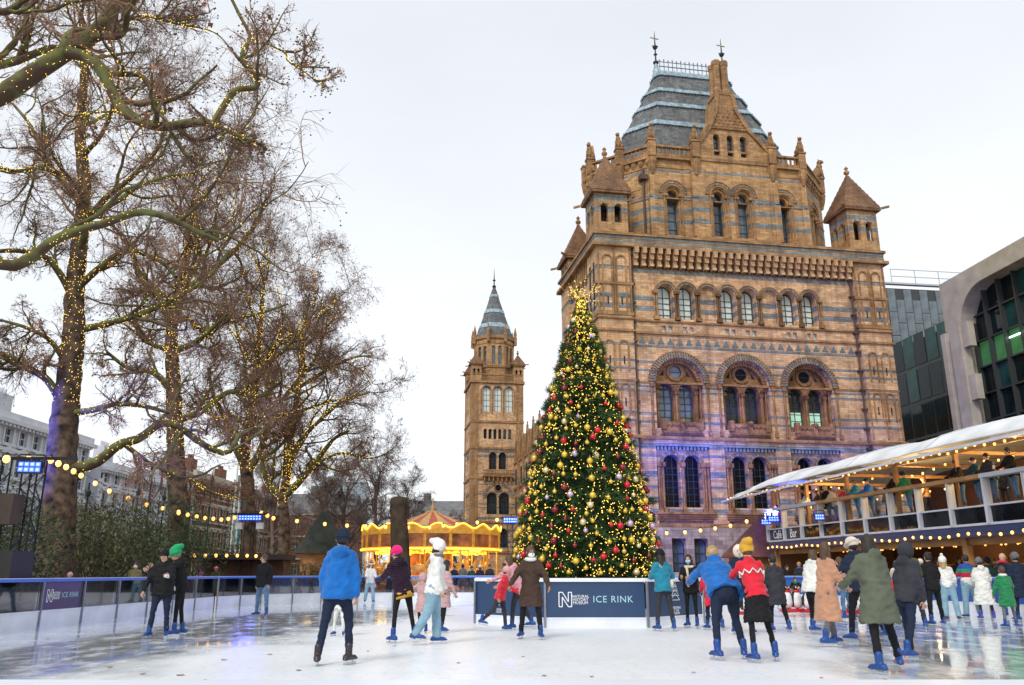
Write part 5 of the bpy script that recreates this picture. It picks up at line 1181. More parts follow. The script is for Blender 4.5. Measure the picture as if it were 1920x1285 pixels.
# canvas roof: swelling membrane with a lip
cv = MB(); nx, ny = 16, 34; vs = []; fs = []
for i in range(nx + 1):
    for j in range(ny + 1):
        u = i / nx; v = j / ny; y = YN - 1 + (YF + 3.6 - YN) * v
        bay = abs(math.sin(math.pi * (v * 5.0 + .15)))
        z = 5.5 + .24 * min(1, u * 16) + .86 * math.sin(min(1, u * 2.6) * math.pi / 2) * (.8 + .2 * bay) + .06 * bay - .35 * max(0, v - .86) / .14
        x = -1.15 + 10.6 * u
        vs.append((x, y, z))
N_ = len(vs); vs += [(x, y, z - .07) for x, y, z in vs]
for i in range(nx):
    for j in range(ny):
        a_ = i * (ny + 1) + j; fs.append((a_, a_ + ny + 1, a_ + ny + 2, a_ + 1)); fs.append((N_ + a_, N_ + a_ + 1, N_ + a_ + ny + 2, N_ + a_ + ny + 1))
for j in range(ny): fs.append((j, j + 1, N_ + j + 1, N_ + j))
for i in range(nx): a_ = i * (ny + 1) + ny; fs.append((a_, a_ + ny + 1, N_ + a_ + ny + 1, N_ + a_))
sm = MB()
for j in range(2, ny, 5): sm.tube([(vs[i * (ny + 1) + j][0], vs[i * (ny + 1) + j][1], vs[i * (ny + 1) + j][2] + .012) for i in range(nx + 1)], .022, 4)
sm.build('seams', mat('seam_grey', (.45, .47, .5), .7), cf)
cv.add(vs, fs); cv.build('canvas_roof', MATS['canvas'], cf, True)
q = MB(); q.bar((-1.12, YN - 1, 5.46), (-1.12, YF + 3.4, 5.2), .06, .09)
for y in ys[::2]: q.bar((-1.1, y - .1, 5.44), (.3, y - .1, 5.55), .05, .05)
q.build('roof_edge', MATS['white_metal'], cf)
# café bulbs
bulb = mat('festoon_bulb', (1, .8, .4), .4, 0, 0, emit=(1, .42, .07), es=2.1)
def bulb_string(label, P, group='festoon strings', r=.05, sag=0, cat='string lights'):
    t = thing('string_lights', label, cat, Vector(P[0]), 0, group); b0 = Vector(P[0])
    c = MB(); c.tube([Vector(p_) - b0 + Vector((0, 0, r + .03)) for p_ in P], .008, 4); c.build('cable', MATS['iron'], t)
    k = ('b', r)
    if k not in WM:
        q = MB(); q.ball((0, 0, 0), r, 0, 8, 6, sq=(1, 1, 1.15)); s_ = MB(); s_.lathe([(r * .45, 0), (r * .45, r * .9)], (0, 0, r * .95), 6); WM[k] = (q.mesh('bulb', bulb, True), s_.mesh('socket', MATS['iron']))
    for p_ in P: o = inst('bulb', WM[k][0], t, Vector(p_) - b0); inst('socket', WM[k][1], o)
    return t
bulb_string('row of warm bulbs hanging from the café fascia, below the balcony glass', [CP(-.25, YF - .3 - k * .52, 2.52 + .04 * math.sin(k * 1.1)) for k in range(52)], r=.052)
bulb_string('row of warm bulbs along the edge of the white canvas roof', [CP(-.9, YF + 3.0 - k * .46, 5.3 + .05 * math.sin(k * 1.3)) for k in range(64)], r=.045)
bulb_string('second row of bulbs inside the ground floor of the café', [CP(1.6, YF - .6 - k * .7, 2.3 + .05 * math.sin(k * 1.7)) for k in range(38)], r=.045)
bulb_string('third row of bulbs deep inside the ground-floor bar', [CP(3.8, YF - .6 - k * .9, 2.35) for k in range(30)], r=.045)
bulb_string('bulbs strung under the canvas inside the upper balcony', [CP(2.2, YF - .6 - k * .75, 5.4 + .12 * math.sin(k * .9)) for k in range(36)], r=.045)
bulb_string('bulbs strung along the rear of the upper balcony', [CP(5.4, YF - .6 - k * 1.1, 5.0) for k in range(24)], r=.045)
for x, y, z in ((4, 10, 2.6), (4, 1, 2.6), (4, 10, 5.0), (4, 1, 5.0), (4, -7, 2.6), (4, -7, 5.0), (1.6, 13, 4.95), (1.6, 7, 4.95), (1.6, 1, 4.95), (1.6, -3, 4.95)):  # front row at balcony height is fill, added to brighten the people there
    l_ = bpy.data.lights.new('cafe_lamp', 'POINT'); l_.specular_factor = 0; l_.energy = 170; l_.color = (1, .62, .25); l_.shadow_soft_size = .4; o = bpy.data.objects.new('cafe_lamp', l_); COL.objects.link(o); o.location = CP(x, y, z)
# brown ticket hut beside the café
t = thing('ticket_hut', 'small brown pyramid-roofed hut tucked against the far corner of the café', 'hut', CP(1.0, YF + 3.2, 0), caz)
q = MB(); q.box(-1.4, 1.4, -1.4, 1.4, 0, 2.1); q.build('wall', MATS['timber'], t); q = MB(); q.prism([(-1.8, -1.8), (1.8, -1.8), (1.8, 1.8), (-1.8, 1.8)], 2.1, 4.2, 0, [(-.1, -.1), (.1, -.1), (.1, .1), (-.1, .1)]); q.build('roof', mat('hut_roof', (.16, .06, .035), .8, 0, .25, 2), t)

# ================================================================== CAROUSEL
cx_, Yc = (808 - 960) / 1608 * 62, 62.0
ca = thing('carousel', 'brightly lit golden merry-go-round with a scalloped rounding board and striped top', 'carousel', (cx_, Yc, 0))
mat('gilt', (.62, .34, .06), .4, .3, .3, 2, emit=(1, .45, .05), es=.22); mat('gilt_dark', (.40, .12, .04), .5, .1, .4, 2, emit=(1, .3, .04), es=.2); mat('top_red', (.62, .12, .06), .7); mat('top_cream', (.70, .45, .16), .7); mat('horse_paint', (.65, .42, .2), .4, 0, .4, 2, emit=(1, .5, .1), es=.15); mat('mural', (.35, .12, .05), .5, 0, .9, 1.2, emit=(1, .3, .05), es=.07)  # faint glow in gilt, mural and horse colours stands in for lamplight
RC = 5.0
def ringpath(r, zf, n=96, a0=0): return [(r * math.cos(2 * math.pi * k / n), r * math.sin(2 * math.pi * k / n), zf(k / n)) for k in range(n + 1)]
q = MB(); q.lathe([(RC + .1, 0), (RC + .1, .5), (RC - .1, .55), (.2, .55)], n=36); q.build('platform', MATS['gilt_dark'], ca)
q = MB(); q.lathe([(1.5, .55), (1.5, 2.9)], n=16); q.build('centre_drum', MATS['mural'], ca)
sc_n = 18; zs_ = lambda u: 4.35 + .16 * math.cos(u * sc_n * 2 * math.pi)
b_ = MB(); n = 144
for k in range(n):
    a0, a1 = 2 * math.pi * k / n, 2 * math.pi * (k + 1) / n
    for z0, z1, ma, rr in ((2.75, 3.0, 0, RC), (3.02, 3.85, 1, RC - .06), (3.85, None, 0, RC)):
        za, zb = (z1, z1) if z1 else (zs_(k / n), zs_((k + 1) / n))
        b_.add([(rr * math.cos(a0), rr * math.sin(a0), z0), (rr * math.cos(a1), rr * math.sin(a1), z0), (rr * math.cos(a1), rr * math.sin(a1), zb), (rr * math.cos(a0), rr * math.sin(a0), za),
                ((rr - .1) * math.cos(a0), (rr - .1) * math.sin(a0), z0), ((rr - .1) * math.cos(a1), (rr - .1) * math.sin(a1), z0), ((rr - .1) * math.cos(a1), (rr - .1) * math.sin(a1), zb), ((rr - .1) * math.cos(a0), (rr - .1) * math.sin(a0), za)], [(0, 1, 2, 3), (7, 6, 5, 4), (3, 2, 6, 7), (0, 4, 5, 1)], ma)
b_.build('rounding_board', [MATS['gilt'], MATS['mural']], ca)
for k in range(sc_n):
    a0 = 2 * math.pi * (k + .5) / sc_n; q = MB(); q.ball((0, 0, 3.95), .16, 0, 6, 4, sq=(.5, 1, 1.3)); q.box(-.06, .04, -.09, .09, 2.9, 3.9); q.ball((0, 0, 3.45), .15, 0, 6, 4, sq=(.5, 1, 1)); o = q.build('cartouche', MATS['gilt'], ca); o.location = (RC * math.cos(a0), RC * math.sin(a0), 0); o.rotation_euler = (0, 0, a0)
q = MB(); q.tube(ringpath(RC + .06, lambda u: zs_(u) + .03, 180), .055, 6, cap=False); q.build('light_rope', MATS['led_gold'], ca)
q = MB(); q.tube(ringpath(RC + .07, lambda u: 2.85, 96), .075, 6, cap=False); q.build('light_rope', MATS['led_gold'], ca)
for r_, z_ in ((4.0, 2.7), (2.9, 2.7)): q = MB(); q.tube(ringpath(r_, lambda u: z_ - .12 * abs(math.sin(u * 24 * math.pi)), 96), .05, 5, cap=False); q.build('light_rope', MATS['led_gold'], ca)
tp = MB(); n = 24
for k in range(n):
    a0, a1 = 2 * math.pi * k / n, 2 * math.pi * (k + 1) / n
    for (r0, z0), (r1, z1) in zip([(RC - .15, 4.0), (2.5, 4.75), (.45, 5.55)], [(2.5, 4.75), (.45, 5.55), (.4, 5.6)]):
        tp.add([(r0 * math.cos(a0), r0 * math.sin(a0), z0), (r0 * math.cos(a1), r0 * math.sin(a1), z0), (r1 * math.cos(a1), r1 * math.sin(a1), z1), (r1 * math.cos(a0), r1 * math.sin(a0), z1)], [(0, 1, 2, 3)], k % 2)
tp.lathe([(.55, 5.5), (.5, 5.65), (.1, 5.7), (.06, 6.2), (.02, 6.6)], n=8, m=1)
tp.build('striped_top', [MATS['top_red'], MATS['top_cream']], ca)
q = MB(); q.lathe([(RC - .2, 2.76), (.2, 2.8)], n=36); q.build('ceiling', MATS['gilt'], ca)
# galloping horses
h = MB(); h.ball((0, 0, 0), .3, 0, 8, 6, sq=(1.9, .75, .85)); h.tube([(.42, 0, .1), (.62, 0, .42), (.72, 0, .62)], [.2, .13, .1], 7); h.ball((.86, 0, .62), .13, sq=(1.6, .7, .8)); h.tube([(.68, 0, .7), (.66, 0, .84)], [.04, .01], 4)
for sx, sy, kx in ((.4, .12, .35), (.35, -.12, .25), (-.45, .12, -.3), (-.4, -.12, -.2)): h.tube([(sx, sy, -.1), (sx + kx, sy, -.38), (sx + kx * .6, sy, -.68)], [.1, .06, .045], 5)
h.tube([(-.55, 0, .1), (-.85, 0, 0), (-.9, 0, -.3)], [.07, .08, .02], 5); h = h.mesh('horse', MATS['horse_paint'], True)
pm_ = MB(); pm_.tube([(0, 0, -1.0), (0, 0, 1.35)], .035, 6); pm_ = pm_.mesh('pole', MATS['gilt'])
for rr_, nn in ((4.2, 15), (3.0, 10)):
    for k in range(nn):
        a0 = 2 * math.pi * k / nn + rr_; zz = 1.4 + .22 * math.sin(k * 2.2)
        o = inst('horse', h, ca, (rr_ * math.cos(a0), rr_ * math.sin(a0), zz), a0 + math.pi / 2); inst('pole', pm_, o, (0, 0, 0))
for k in range(12): a0 = 2 * math.pi * k / 12; q = MB(); q.tube([(4.75 * math.cos(a0), 4.75 * math.sin(a0), .5), (4.75 * math.cos(a0), 4.75 * math.sin(a0), 2.8)], .06, 6); q.build('pillar', MATS['gilt'], ca)
for k in range(5):
    l_ = bpy.data.lights.new('carousel_lamp', 'POINT'); l_.energy = 130; l_.color = (1, .58, .15); l_.shadow_soft_size = .5; o = bpy.data.objects.new('carousel_lamp', l_); COL.objects.link(o); o.location = (cx_ + 3.4 * math.cos(k * 1.257 - 1.57), Yc + 3.4 * math.sin(k * 1.257 - 1.57), 2.45)

# ================================================================== STREET FURNITURE AND PLANTING
# mossy tree stump pillar
q = atY(747, 1076, 48); t = thing('mossy_stump', 'tall dark mossy tree stump standing in front of the carousel', 'tree stump', (q.x, 48, 0))
s = MB(); P = [(.98, 0), (.92, .6), (.8, 2), (.68, 3.4), (.62, 4.4), (.7, 5.0), (.72, 5.35), (.5, 5.45)]; s.lathe(P, n=16); s.v = [(x * .72 * (1 + .1 * math.sin(z * 2 + y * 4)) + .1 * math.sin(z), y, z) for x, y, z in s.v]
s.build('trunk', MATS['bark_moss'] if False else mat('stump_bark', (.075, .05, .03), .9, 0, .5, 1.5, .9, 6), t, True)
# stone-roofed kiosk between trees
q = atY(602, 1076, 66); t = thing('park_kiosk', 'little kiosk with a tall green pyramid roof among the far trees', 'kiosk', (q.x, 66, 0), R(10))
s = MB(); s.box(-1.5, 1.5, -1.5, 1.5, 0, 2.7); s.build('wall', MATS['timber'], t); s = MB(); s.prism([(-2, -2), (2, -2), (2, 2), (-2, 2)], 2.7, 5.9, 0, [(-.25, -.25), (.25, -.25), (.25, .25), (-.25, .25)]); s.build('roof', mat('green_roof', (.045, .055, .045), .8, 0, .3, 1.5), t)
# shrubs behind the left boards
def shrub(label, px, Y, w_, h, dens=2600, col=(.05, .085, .025), seed=1, d_=2.2):
    rng = np.random.default_rng(seed); q = atY(px, 1076, Y); t = thing('shrub', label, 'shrub', (q.x, Y, 0))
    n = dens; c = rng.normal(size=(9, 3)) * np.array([w_ * .24, d_ * .2, h * .13]) + np.array([0, 0, h * .5]); k = rng.integers(0, 9, n); u = unit(rng.normal(size=(n, 3))); rad = (.55 + .5 * rng.random(n) ** .5)[:, None]
    p = c[k] + u * rad * np.array([w_ * .3, d_ * .38, h * .36]); p[:, 2] = np.abs(p[:, 2]) + .05
    a_ = unit(u + rng.normal(size=(n, 3)) * .8); b_ = unit(np.cross(a_, rng.normal(size=(n, 3)))); sz = (.06 + .07 * rng.random(n))[:, None]
    V = np.stack([p - b_ * sz * .45, p + a_ * sz * .8 + b_ * sz * .1, p + a_ * sz * 1.9, p + b_ * sz * .45 + a_ * sz * .5], 1).reshape(-1, 3); F = np.arange(4 * n).reshape(n, 4)
    tag(inst('leaves', npmesh('leaves', V, F, mat('shrub_%d' % (int(col[0] * 1000)), col, .6, 0, .6, 1.1)), t), kind='stuff')
    bs = np.array([[0, 0, 0.]] * 22); dd = unit(np.stack([rng.normal(size=22) * .7, rng.normal(size=22) * .5, np.ones(22)], 1)); P, Rr = walk(bs, dd, h * (.7 + .4 * rng.random(22)), np.full(22, .03), 6, rng, .15, (0, 0, 0)); v, f = tubes(P, Rr, 4); inst('stems', npmesh('stems', v, f, barkm), t)
DG, OG, YG = (.035, .07, .02), (.09, .10, .028), (.17, .15, .03)
shl = [('dark evergreen shrub beside the lighting truss at the left edge', 15, 26, 4.2, 3.4, DG), ('bushy green shrub just left of the blue-lit trunk', 62, 34, 4.5, 4.2, OG), ('broad olive shrub with yellowing top right of the blue-lit trunk', 182, 33, 4.6, 4.0, OG), ('dense mid-green shrub behind the masked man in khaki', 245, 36, 4.4, 3.9, DG), ('glossy dark shrub left of the second trunk', 296, 40, 4.2, 3.8, DG), ('flat-topped dark shrub right of the second trunk', 385, 50, 5.5, 4.6, DG), ('sparse brownish shrub below the striped banners', 432, 54, 5, 3.0, OG),
       ('low shrub between the third and fourth trunks', 500, 62, 4, 1.9, DG), ('low green hedge plant right of the fourth trunk', 580, 56, 4.5, 1.9, OG), ('clipped dark hedge plant left of the carousel', 655, 58, 5.2, 2.2, DG), ('yellowing shrub in front of the white terrace', 210, 41, 4.5, 4.5, YG), ('tall thin shrub with sparse leaves in front of the white terrace', 130, 42, 4, 5.0, YG)]
for i, (lb, px, Y, w_, h, c) in enumerate(shl): shrub(lb, px, Y, w_, h, 5200 if Y < 45 else 3000, c, 200 + i)
# lighting trusses
mat('black_steel', (.02, .02, .022), .4, .5, 0); mat('blue_led', (.2, .3, 1), .3, 0, 0, emit=(.008, .03, 1.0), es=7); mat('blue_core', (.3, .4, 1), .3, 0, 0, emit=(.25, .4, 1.0), es=3); mat('speaker_black', (.015, .015, .015), .6, 0, 0)
def truss(mb, x, y, z0, z1, w_=.3):
    for sx in (-1, 1):
        for sy in (-1, 1): mb.tube([(x + sx * w_ / 2, y + sy * w_ / 2, z0), (x + sx * w_ / 2, y + sy * w_ / 2, z1)], .022, 5)
    n = int((z1 - z0) / w_)
    for k in range(n):
        a_, b2 = z0 + k * w_, z0 + (k + 1) * w_; s_ = 1 if k % 2 else -1
        for sy in (-1, 1): mb.bar((x - s_ * w_ / 2, y + sy * w_ / 2, a_), (x + s_ * w_ / 2, y + sy * w_ / 2, b2), .018); mb.bar((x + sy * w_ / 2, y - s_ * w_ / 2, a_), (x + sy * w_ / 2, y + s_ * w_ / 2, b2), .018)
def flood(label, loc, rz, tilt=R(-18), power=400, tgt=None, cone=R(70), w_=.42, group='blue floodlights', warm=None):
    t = thing('floodlight', label, 'floodlight', loc, rz, group)
    q = MB(); q.box(-w_ / 2, w_ / 2, 0, .16, -.13, .13); q.box(-w_ / 2 - .03, w_ / 2 + .03, -.02, .0, -.16, -.13); q.box(-w_ / 2 - .03, w_ / 2 + .03, -.02, .0, .13, .16); q.build('housing', MATS['black_steel'], t)
    for i in range(4):
        for j in range(2): q = MB(); q.box(-.08, .08, -.02, -.005, -.05, .05); q.box(-.035, .035, -.03, -.021, -.02, .02, 1); q.build('lens', [MATS['blue_led'], MATS['blue_core']], t, loc=(-w_ / 2 + .1 * w_ + (i + .2) * w_ / 4.2, 0, -.06 + j * .125)).scale = (w_ / .8, 1, 1)
    q = MB(); q.bar((-w_ / 2 - .03, .08, 0), (-w_ / 2 - .03, .08, .3), .03); q.bar((w_ / 2 + .03, .08, 0), (w_ / 2 + .03, .08, .3), .03); q.bar((-w_ / 2, .08, .3), (w_ / 2, .08, .3), .03); q.build('bracket', MATS['black_steel'], t)
    if tgt is not None:
        l_ = bpy.data.lights.new('floodlight_beam', 'SPOT'); l_.energy = power; l_.color = (.05, .08, 1); l_.specular_factor = .05; l_.spot_size = cone; l_.spot_blend = .8; l_.shadow_soft_size = .2
        o = bpy.data.objects.new('floodlight_beam', l_); COL.objects.link(o); d = (Vector(tgt) - Vector(loc)).normalized(); o.location = Vector(loc) + d * .3; o.rotation_euler = d.to_track_quat('-Z', 'Y').to_euler()
    return t
t = thing('lighting_truss', 'black lattice lighting tower with loudspeakers at the left edge of the photo', 'lighting tower', (0, 0, 0))
tp0 = atY(28, 860, 20); q = MB()
for dx, dy in ((-.35, 0), (.4, .2)): truss(q, tp0.x + dx, 20 + dy, 0, tp0.z, .36)
q.build('lattice', MATS['black_steel'], t); q = MB(); q.bar((tp0.x - 1.6, 20, tp0.z), (tp0.x + 1.5, 20, tp0.z), .07); q.build('crossbar', MATS['black_steel'], t)
q = MB(); q.box(tp0.x - .75, tp0.x + .6, 19.5, 20.4, .0, 1.75); q.build('equipment_case', MATS['speaker_black'], t); q = MB(); q.box(tp0.x - .3, tp0.x + .35, 19.6, 20.1, 2.35, 3.05); q.build('loudspeaker', mat('speaker_brown', (.06, .04, .03), .7), t)
f_ = atY(55, 876, 19.6); flood('blue floodlight on the black lattice tower at the left edge', f_, R(10), tgt=None, w_=.52)
flood('blue floodlight left of the lighting tower, throwing blue light on the nearest plane trunk', Vector((-26.5, 26.5, 3.6)), R(-60), tgt=(-16.9, 31, 6.5), power=20000, cone=R(32), w_=.5)
t = thing('lighting_truss', 'dark lighting tower in front of the third plane trunk', 'lighting tower', (0, 0, 0)); tp0 = atY(467, 970, 44); q = MB(); truss(q, tp0.x, 44, 0, tp0.z + .2, .5); q.bar((tp0.x - 1, 43.8, tp0.z + .15), (tp0.x + 1, 43.8, tp0.z + .15), .08); q.build('lattice', MATS['black_steel'], t)
for px, s_ in ((458, 'left'), (479, 'right')): flood(f'blue floodlight on the {s_} of the pair before the third plane trunk', atY(px, 971, 43.5), 0, tgt=(-9, 36, 0) if s_ == 'left' else (-4, 30, 0), power=220, cone=R(50), w_=.62)
for px in (447, 486): q = MB(); q.box(-.16, .16, 0, .3, -.22, .1); q.build('loudspeaker', mat('speaker_white', (.6, .62, .66), .5), t, loc=atY(px, 984, 43.4))
t = thing('lighting_mast', 'slim black mast carrying blue floodlights, between carousel and Christmas tree', 'lighting tower', (0, 0, 0)); m0 = atY(957, 975, 42); q = MB(); truss(q, m0.x, 42.2, 0, m0.z, .25); q.bar((m0.x - .5, 42.1, m0.z + .1), (m0.x + .7, 42.1, m0.z + .1), .06); q.build('lattice', MATS['black_steel'], t)
flood('blue floodlight, left one of the pair on the slim mast', atY(953, 976, 41.8), 0, tgt=(-6, 30, 0), power=1500, cone=R(80), w_=.5); flood('blue floodlight, right one of the pair on the slim mast', atY(967, 976, 41.8), 0, tgt=(12.5, 57, 8), power=16000, cone=R(60), w_=.4)
fl = CP(-.35, YF - .5, 3.85); flood('blue floodlight, outer one of the pair on the café corner', fl, R(0), tgt=(12.5, 57.2, 11), power=14000, cone=R(44), w_=.5); flood('blue floodlight, inner one of the pair on the café corner', CP(-.35, YF - 1.4, 3.95), 0, tgt=(19.5, 58, 12), power=20000, cone=R(50), w_=.55); flood('small blue floodlight on a café balcony post', CP(-.35, YF - 6.1, 3.75), R(-10), tgt=None, w_=.4)
# festoon strings across the park
def px_str(label, pts, Ys, n, **k):
    P = []; m = len(pts) - 1
    for i in range(n):
        u = i / (n - 1) * m; j = min(int(u), m - 1); f = u - j; px = pts[j][0] + (pts[j + 1][0] - pts[j][0]) * f; py = pts[j][1] + (pts[j + 1][1] - pts[j][1]) * f; P.append(atY(px, py, Ys[0] + (Ys[1] - Ys[0]) * i / (n - 1)))
    return bulb_string(label, P, **k)
px_str('festoon string from the left lighting tower to the second plane tree', [(12, 861), (95, 863), (124, 876), (152, 892), (205, 921), (275, 946), (335, 960)], (19.5, 39), 13, r=.085)
px_str('festoon string from the second plane tree to the floodlit third plane tree', [(335, 962), (380, 971), (420, 975), (452, 968)], (39, 44), 9, r=.09)
px_str('festoon string running from the third plane tree over the kiosk to the carousel', [(490, 962), (515, 973), (630, 985), (706, 988), (800, 990), (857, 983)], (44, 54), 12, r=.10)
px_str('festoon string between the carousel and the blue-lit mast', [(857, 983), (895, 980), (932, 975)], (50, 44), 3, r=.09)
px_str('festoon string low across the museum front, right of the Christmas tree', [(1250, 1000), (1293, 998), (1327, 993), (1362, 988), (1400, 978)], (46, 44), 6, r=.09)
px_str('low row of warm bulbs on the stall roof right of the embracing couple', [(365, 1042), (455, 1042), (530, 1045)], (42, 44), 10, r=.08)
t = thing('market_stall', 'low dark timber stall behind the far left boards, edged with warm bulbs', 'stall', (0, 0, 0)); q = MB(); a_ = atY(362, 1042, 43.6); b2 = atY(532, 1042, 43.6); q.box(a_.x, b2.x, 43.6, 46, a_.z - .2, a_.z + .05); q.build('roof', mat('stall_dark', (.03, .022, .018), .8, 0, .2), t); q = MB(); q.box(a_.x + .2, b2.x - .2, 44.4, 46, 0, 1.9); q.box(a_.x + .2, b2.x - .2, 43.8, 44.2, 0, 1.0); q.build('counter', mat('stall_wood', (.10, .05, .03), .8, 0, .3), t)
# lamp columns in the road behind
lp = MB(); lp.tube([(0, 0, 0), (0, 0, 3), (0, 0, 7.0)], [.09, .06, .04], 6); lp.lathe([(.05, 6.9), (.12, 7.0), (.14, 7.25), (.06, 7.4), (.03, 7.9)], n=8); lpm = lp.mesh('column', MATS['iron'])
for i, (px, py, Y, lb) in enumerate([(150, 870, 38, 'nearest the blue-lit trunk'), (168, 905, 40, 'just right of the blue-lit trunk'), (262, 905, 46, 'in the middle of the white terrace'), (290, 850, 44, 'tallest, left of the second trunk'), (310, 915, 50, 'touching the second trunk'), (400, 880, 62, 'in front of the brick mansion block')]):
    q = atY(px, py, Y); o = thing('lamp_post', f'thin black lamp column, {lb}', 'lamp post', (q.x, Y, 0), 0, 'lamp columns in the street'); h = inst('column', lpm, o); k = q.z / 7.9; h.scale = (1, 1, k)
# striped banners
for i, (px, c, lb) in enumerate(((428, (.16, .24, .18), 'green grey'), (437, (.02, .16, .20), 'teal'), (446, (.55, .04, .05), 'red'))):
    t = thing('banner', f'{lb} vertical banner pair on a white pole below the third plane tree', 'banner', (atY(px, 1076, 70).x, 70, 0)); q = MB(); q.tube([(0, 0, 0), (0, 0, 10.2)], .07, 6); q.build('pole', mat('pole_white', (.7, .7, .7), .5), t)
    for z0, z1 in ((3.4, 5.9), (6.6, 9.2)): q = MB(); q.box(.1, .42, -.01, .01, z0, z1); q.build('cloth', mat('banner_%d' % i, c, .8), t)
# penguin skating aids
pb = MB(); pb.lathe([(.03, .1), (.15, .14), (.17, .3), (.15, .5), (.09, .64)], n=14); pbm = pb.mesh('body', mat('penguin_white', (.78, .78, .78), .35), True)
pk = MB(); 
for s_ in (-1, 1): pk.tube([(s_ * .1, .02, .62), (s_ * .175, .06, .45), (s_ * .2, .07, .2)], [.035, .04, .015], 6)
pk.lathe([(.05, .12), (.165, .16), (.185, .3), (.165, .5), (.1, .66)], (0, .035, 0), 14); pkm = pk.mesh('back', mat('penguin_black', (.015, .015, .018), .35), True)
ph = MB(); ph.ball((0, 0, .76), .105, 0, 10, 8, sq=(1, 1.05, 1.1)); phm = ph.mesh('head', MATS['penguin_black'], True)
pn = MB(); pn.tube([(0, -.09, .76), (0, -.19, .74)], [.03, .006], 6); pnm = pn.mesh('beak', mat('beak_orange', (.75, .30, .03), .4))
ps = MB(); ps.lathe([(.1, .62), (.12, .65), (.12, .68), (.1, .7)], n=14); psm = ps.mesh('scarf', mat('red_plastic', (.6, .015, .02), .35), True)
pe = MB(); 
for s_ in (-1, 1): pe.ball((s_ * .055, -.085, .79), .022)
pem = pe.mesh('eyes', MATS['penguin_white']); pf = MB(); pf.box(-.2, .2, -.3, .3, .02, .09); pf.box(-.19, -.16, -.34, .34, 0, .03); pf.box(.16, .19, -.34, .34, 0, .03); pfm = pf.mesh('base', MATS['red_plastic'])
phn = MB(); phn.tube([(-.2, .1, .72), (.2, .1, .72)], .018, 6); phnm = phn.mesh('handle', MATS['beak_orange'])
for px, py, rz, lb in ((1401, 1153, 20, 'half hidden behind the navy coat'), (1478, 1147, 0, 'leftmost of the three in front of the kneeling child'), (1496, 1147, 15, 'middle of the three in front of the kneeling child'), (1518, 1148, -8, 'rightmost of the three, beside the white jacket'), (1592, 1149, 0, 'right of the camel coat'), (1612, 1150, 10, 'farthest right, behind the dark crowd')):
    q = gnd(px, py); o = thing('penguin_skating_aid', f'penguin skating aid, {lb}', 'skating aid', q, R(rz), 'penguin skating aids')
    for nm, me in (('body', pbm), ('back', pkm), ('head', phm), ('beak', pnm), ('scarf', psm), ('eyes', pem), ('base', pfm), ('handle', phnm)): inst(nm, me, o)

# ================================================================== PEOPLE
QUEUE = []
def cap(mb, a, b, ra, rb, fl=1.0, n=10, fax=(0, 1, 0)):
    """tapered capsule; fl flattens it along fax"""
    a = Vector(a); b = Vector(b); d = b - a; ln = d.length; d = d.normalized() if ln > 1e-6 else Vector((0, 0, 1)); f = Vector(fax); f = (f - d * f.dot(d))
    f = f.normalized() if f.length > .1 else d.orthogonal().normalized(); s = d.cross(f)
    R_ = []
    for k in range(4): t = math.pi / 2 * k / 3; R_.append((a - d * ra * math.cos(t), ra * math.sin(t)))
    for k in range(4): t = math.pi / 2 * k / 3; R_.append((b + d * rb * math.sin(t), rb * math.cos(t)))
    vs = []; 
    for c, r in R_:
        r = max(r, .0015)
        for k in range(n): an = 2 * math.pi * k / n; vs.append(c + s * (r * math.cos(an)) + f * (r * fl * math.sin(an)))
    m = len(R_); fs = [(i * n + k, i * n + (k + 1) % n, (i + 1) * n + (k + 1) % n, (i + 1) * n + k) for i in range(m - 1) for k in range(n)] + [tuple(range(n))[::-1], tuple(range((m - 1) * n, m * n))]
    mb.add(vs, fs)
def frus(mb, a, b, ra, rb, fl=1.0, n=18):
    """open-skirted cone with a flat hem at b"""
    a = Vector(a); b = Vector(b); d = (b - a).normalized(); f = Vector((0, 1, 0)); f = (f - d * f.dot(d)).normalized(); s = d.cross(f); vs = []
    for c, r in ((a, ra), (a.lerp(b, .5), (ra + rb) * .5), (b, rb), (b, rb * .86), (b - d * .05, rb * .8)):
        for k in range(n): an = 2 * math.pi * k / n; w = 1 + (.05 * math.sin(an * 5 + ra * 90) if c is b or c == b else 0); vs.append(c + s * (r * w * math.cos(an)) + f * (r * w * fl * math.sin(an)))
    fs = [(i * n + k, i * n + (k + 1) % n, (i + 1) * n + (k + 1) % n, (i + 1) * n + k) for i in range(4) for k in range(n)] + [tuple(range(n))[::-1], tuple(range(4 * n, 5 * n))]
    mb.add(vs, fs)
def flesh(name, mb, vox, mt, parent, extra=None, sm=4):
    me = mb.mesh(name, mt); o = inst(name, me, parent); r = o.modifiers.new('r', 'REMESH'); r.mode = 'VOXEL'; r.voxel_size = vox; r.use_smooth_shade = True
    s = o.modifiers.new('s', 'SMOOTH'); s.factor = .5; s.iterations = sm; QUEUE.append((o, extra)); return o
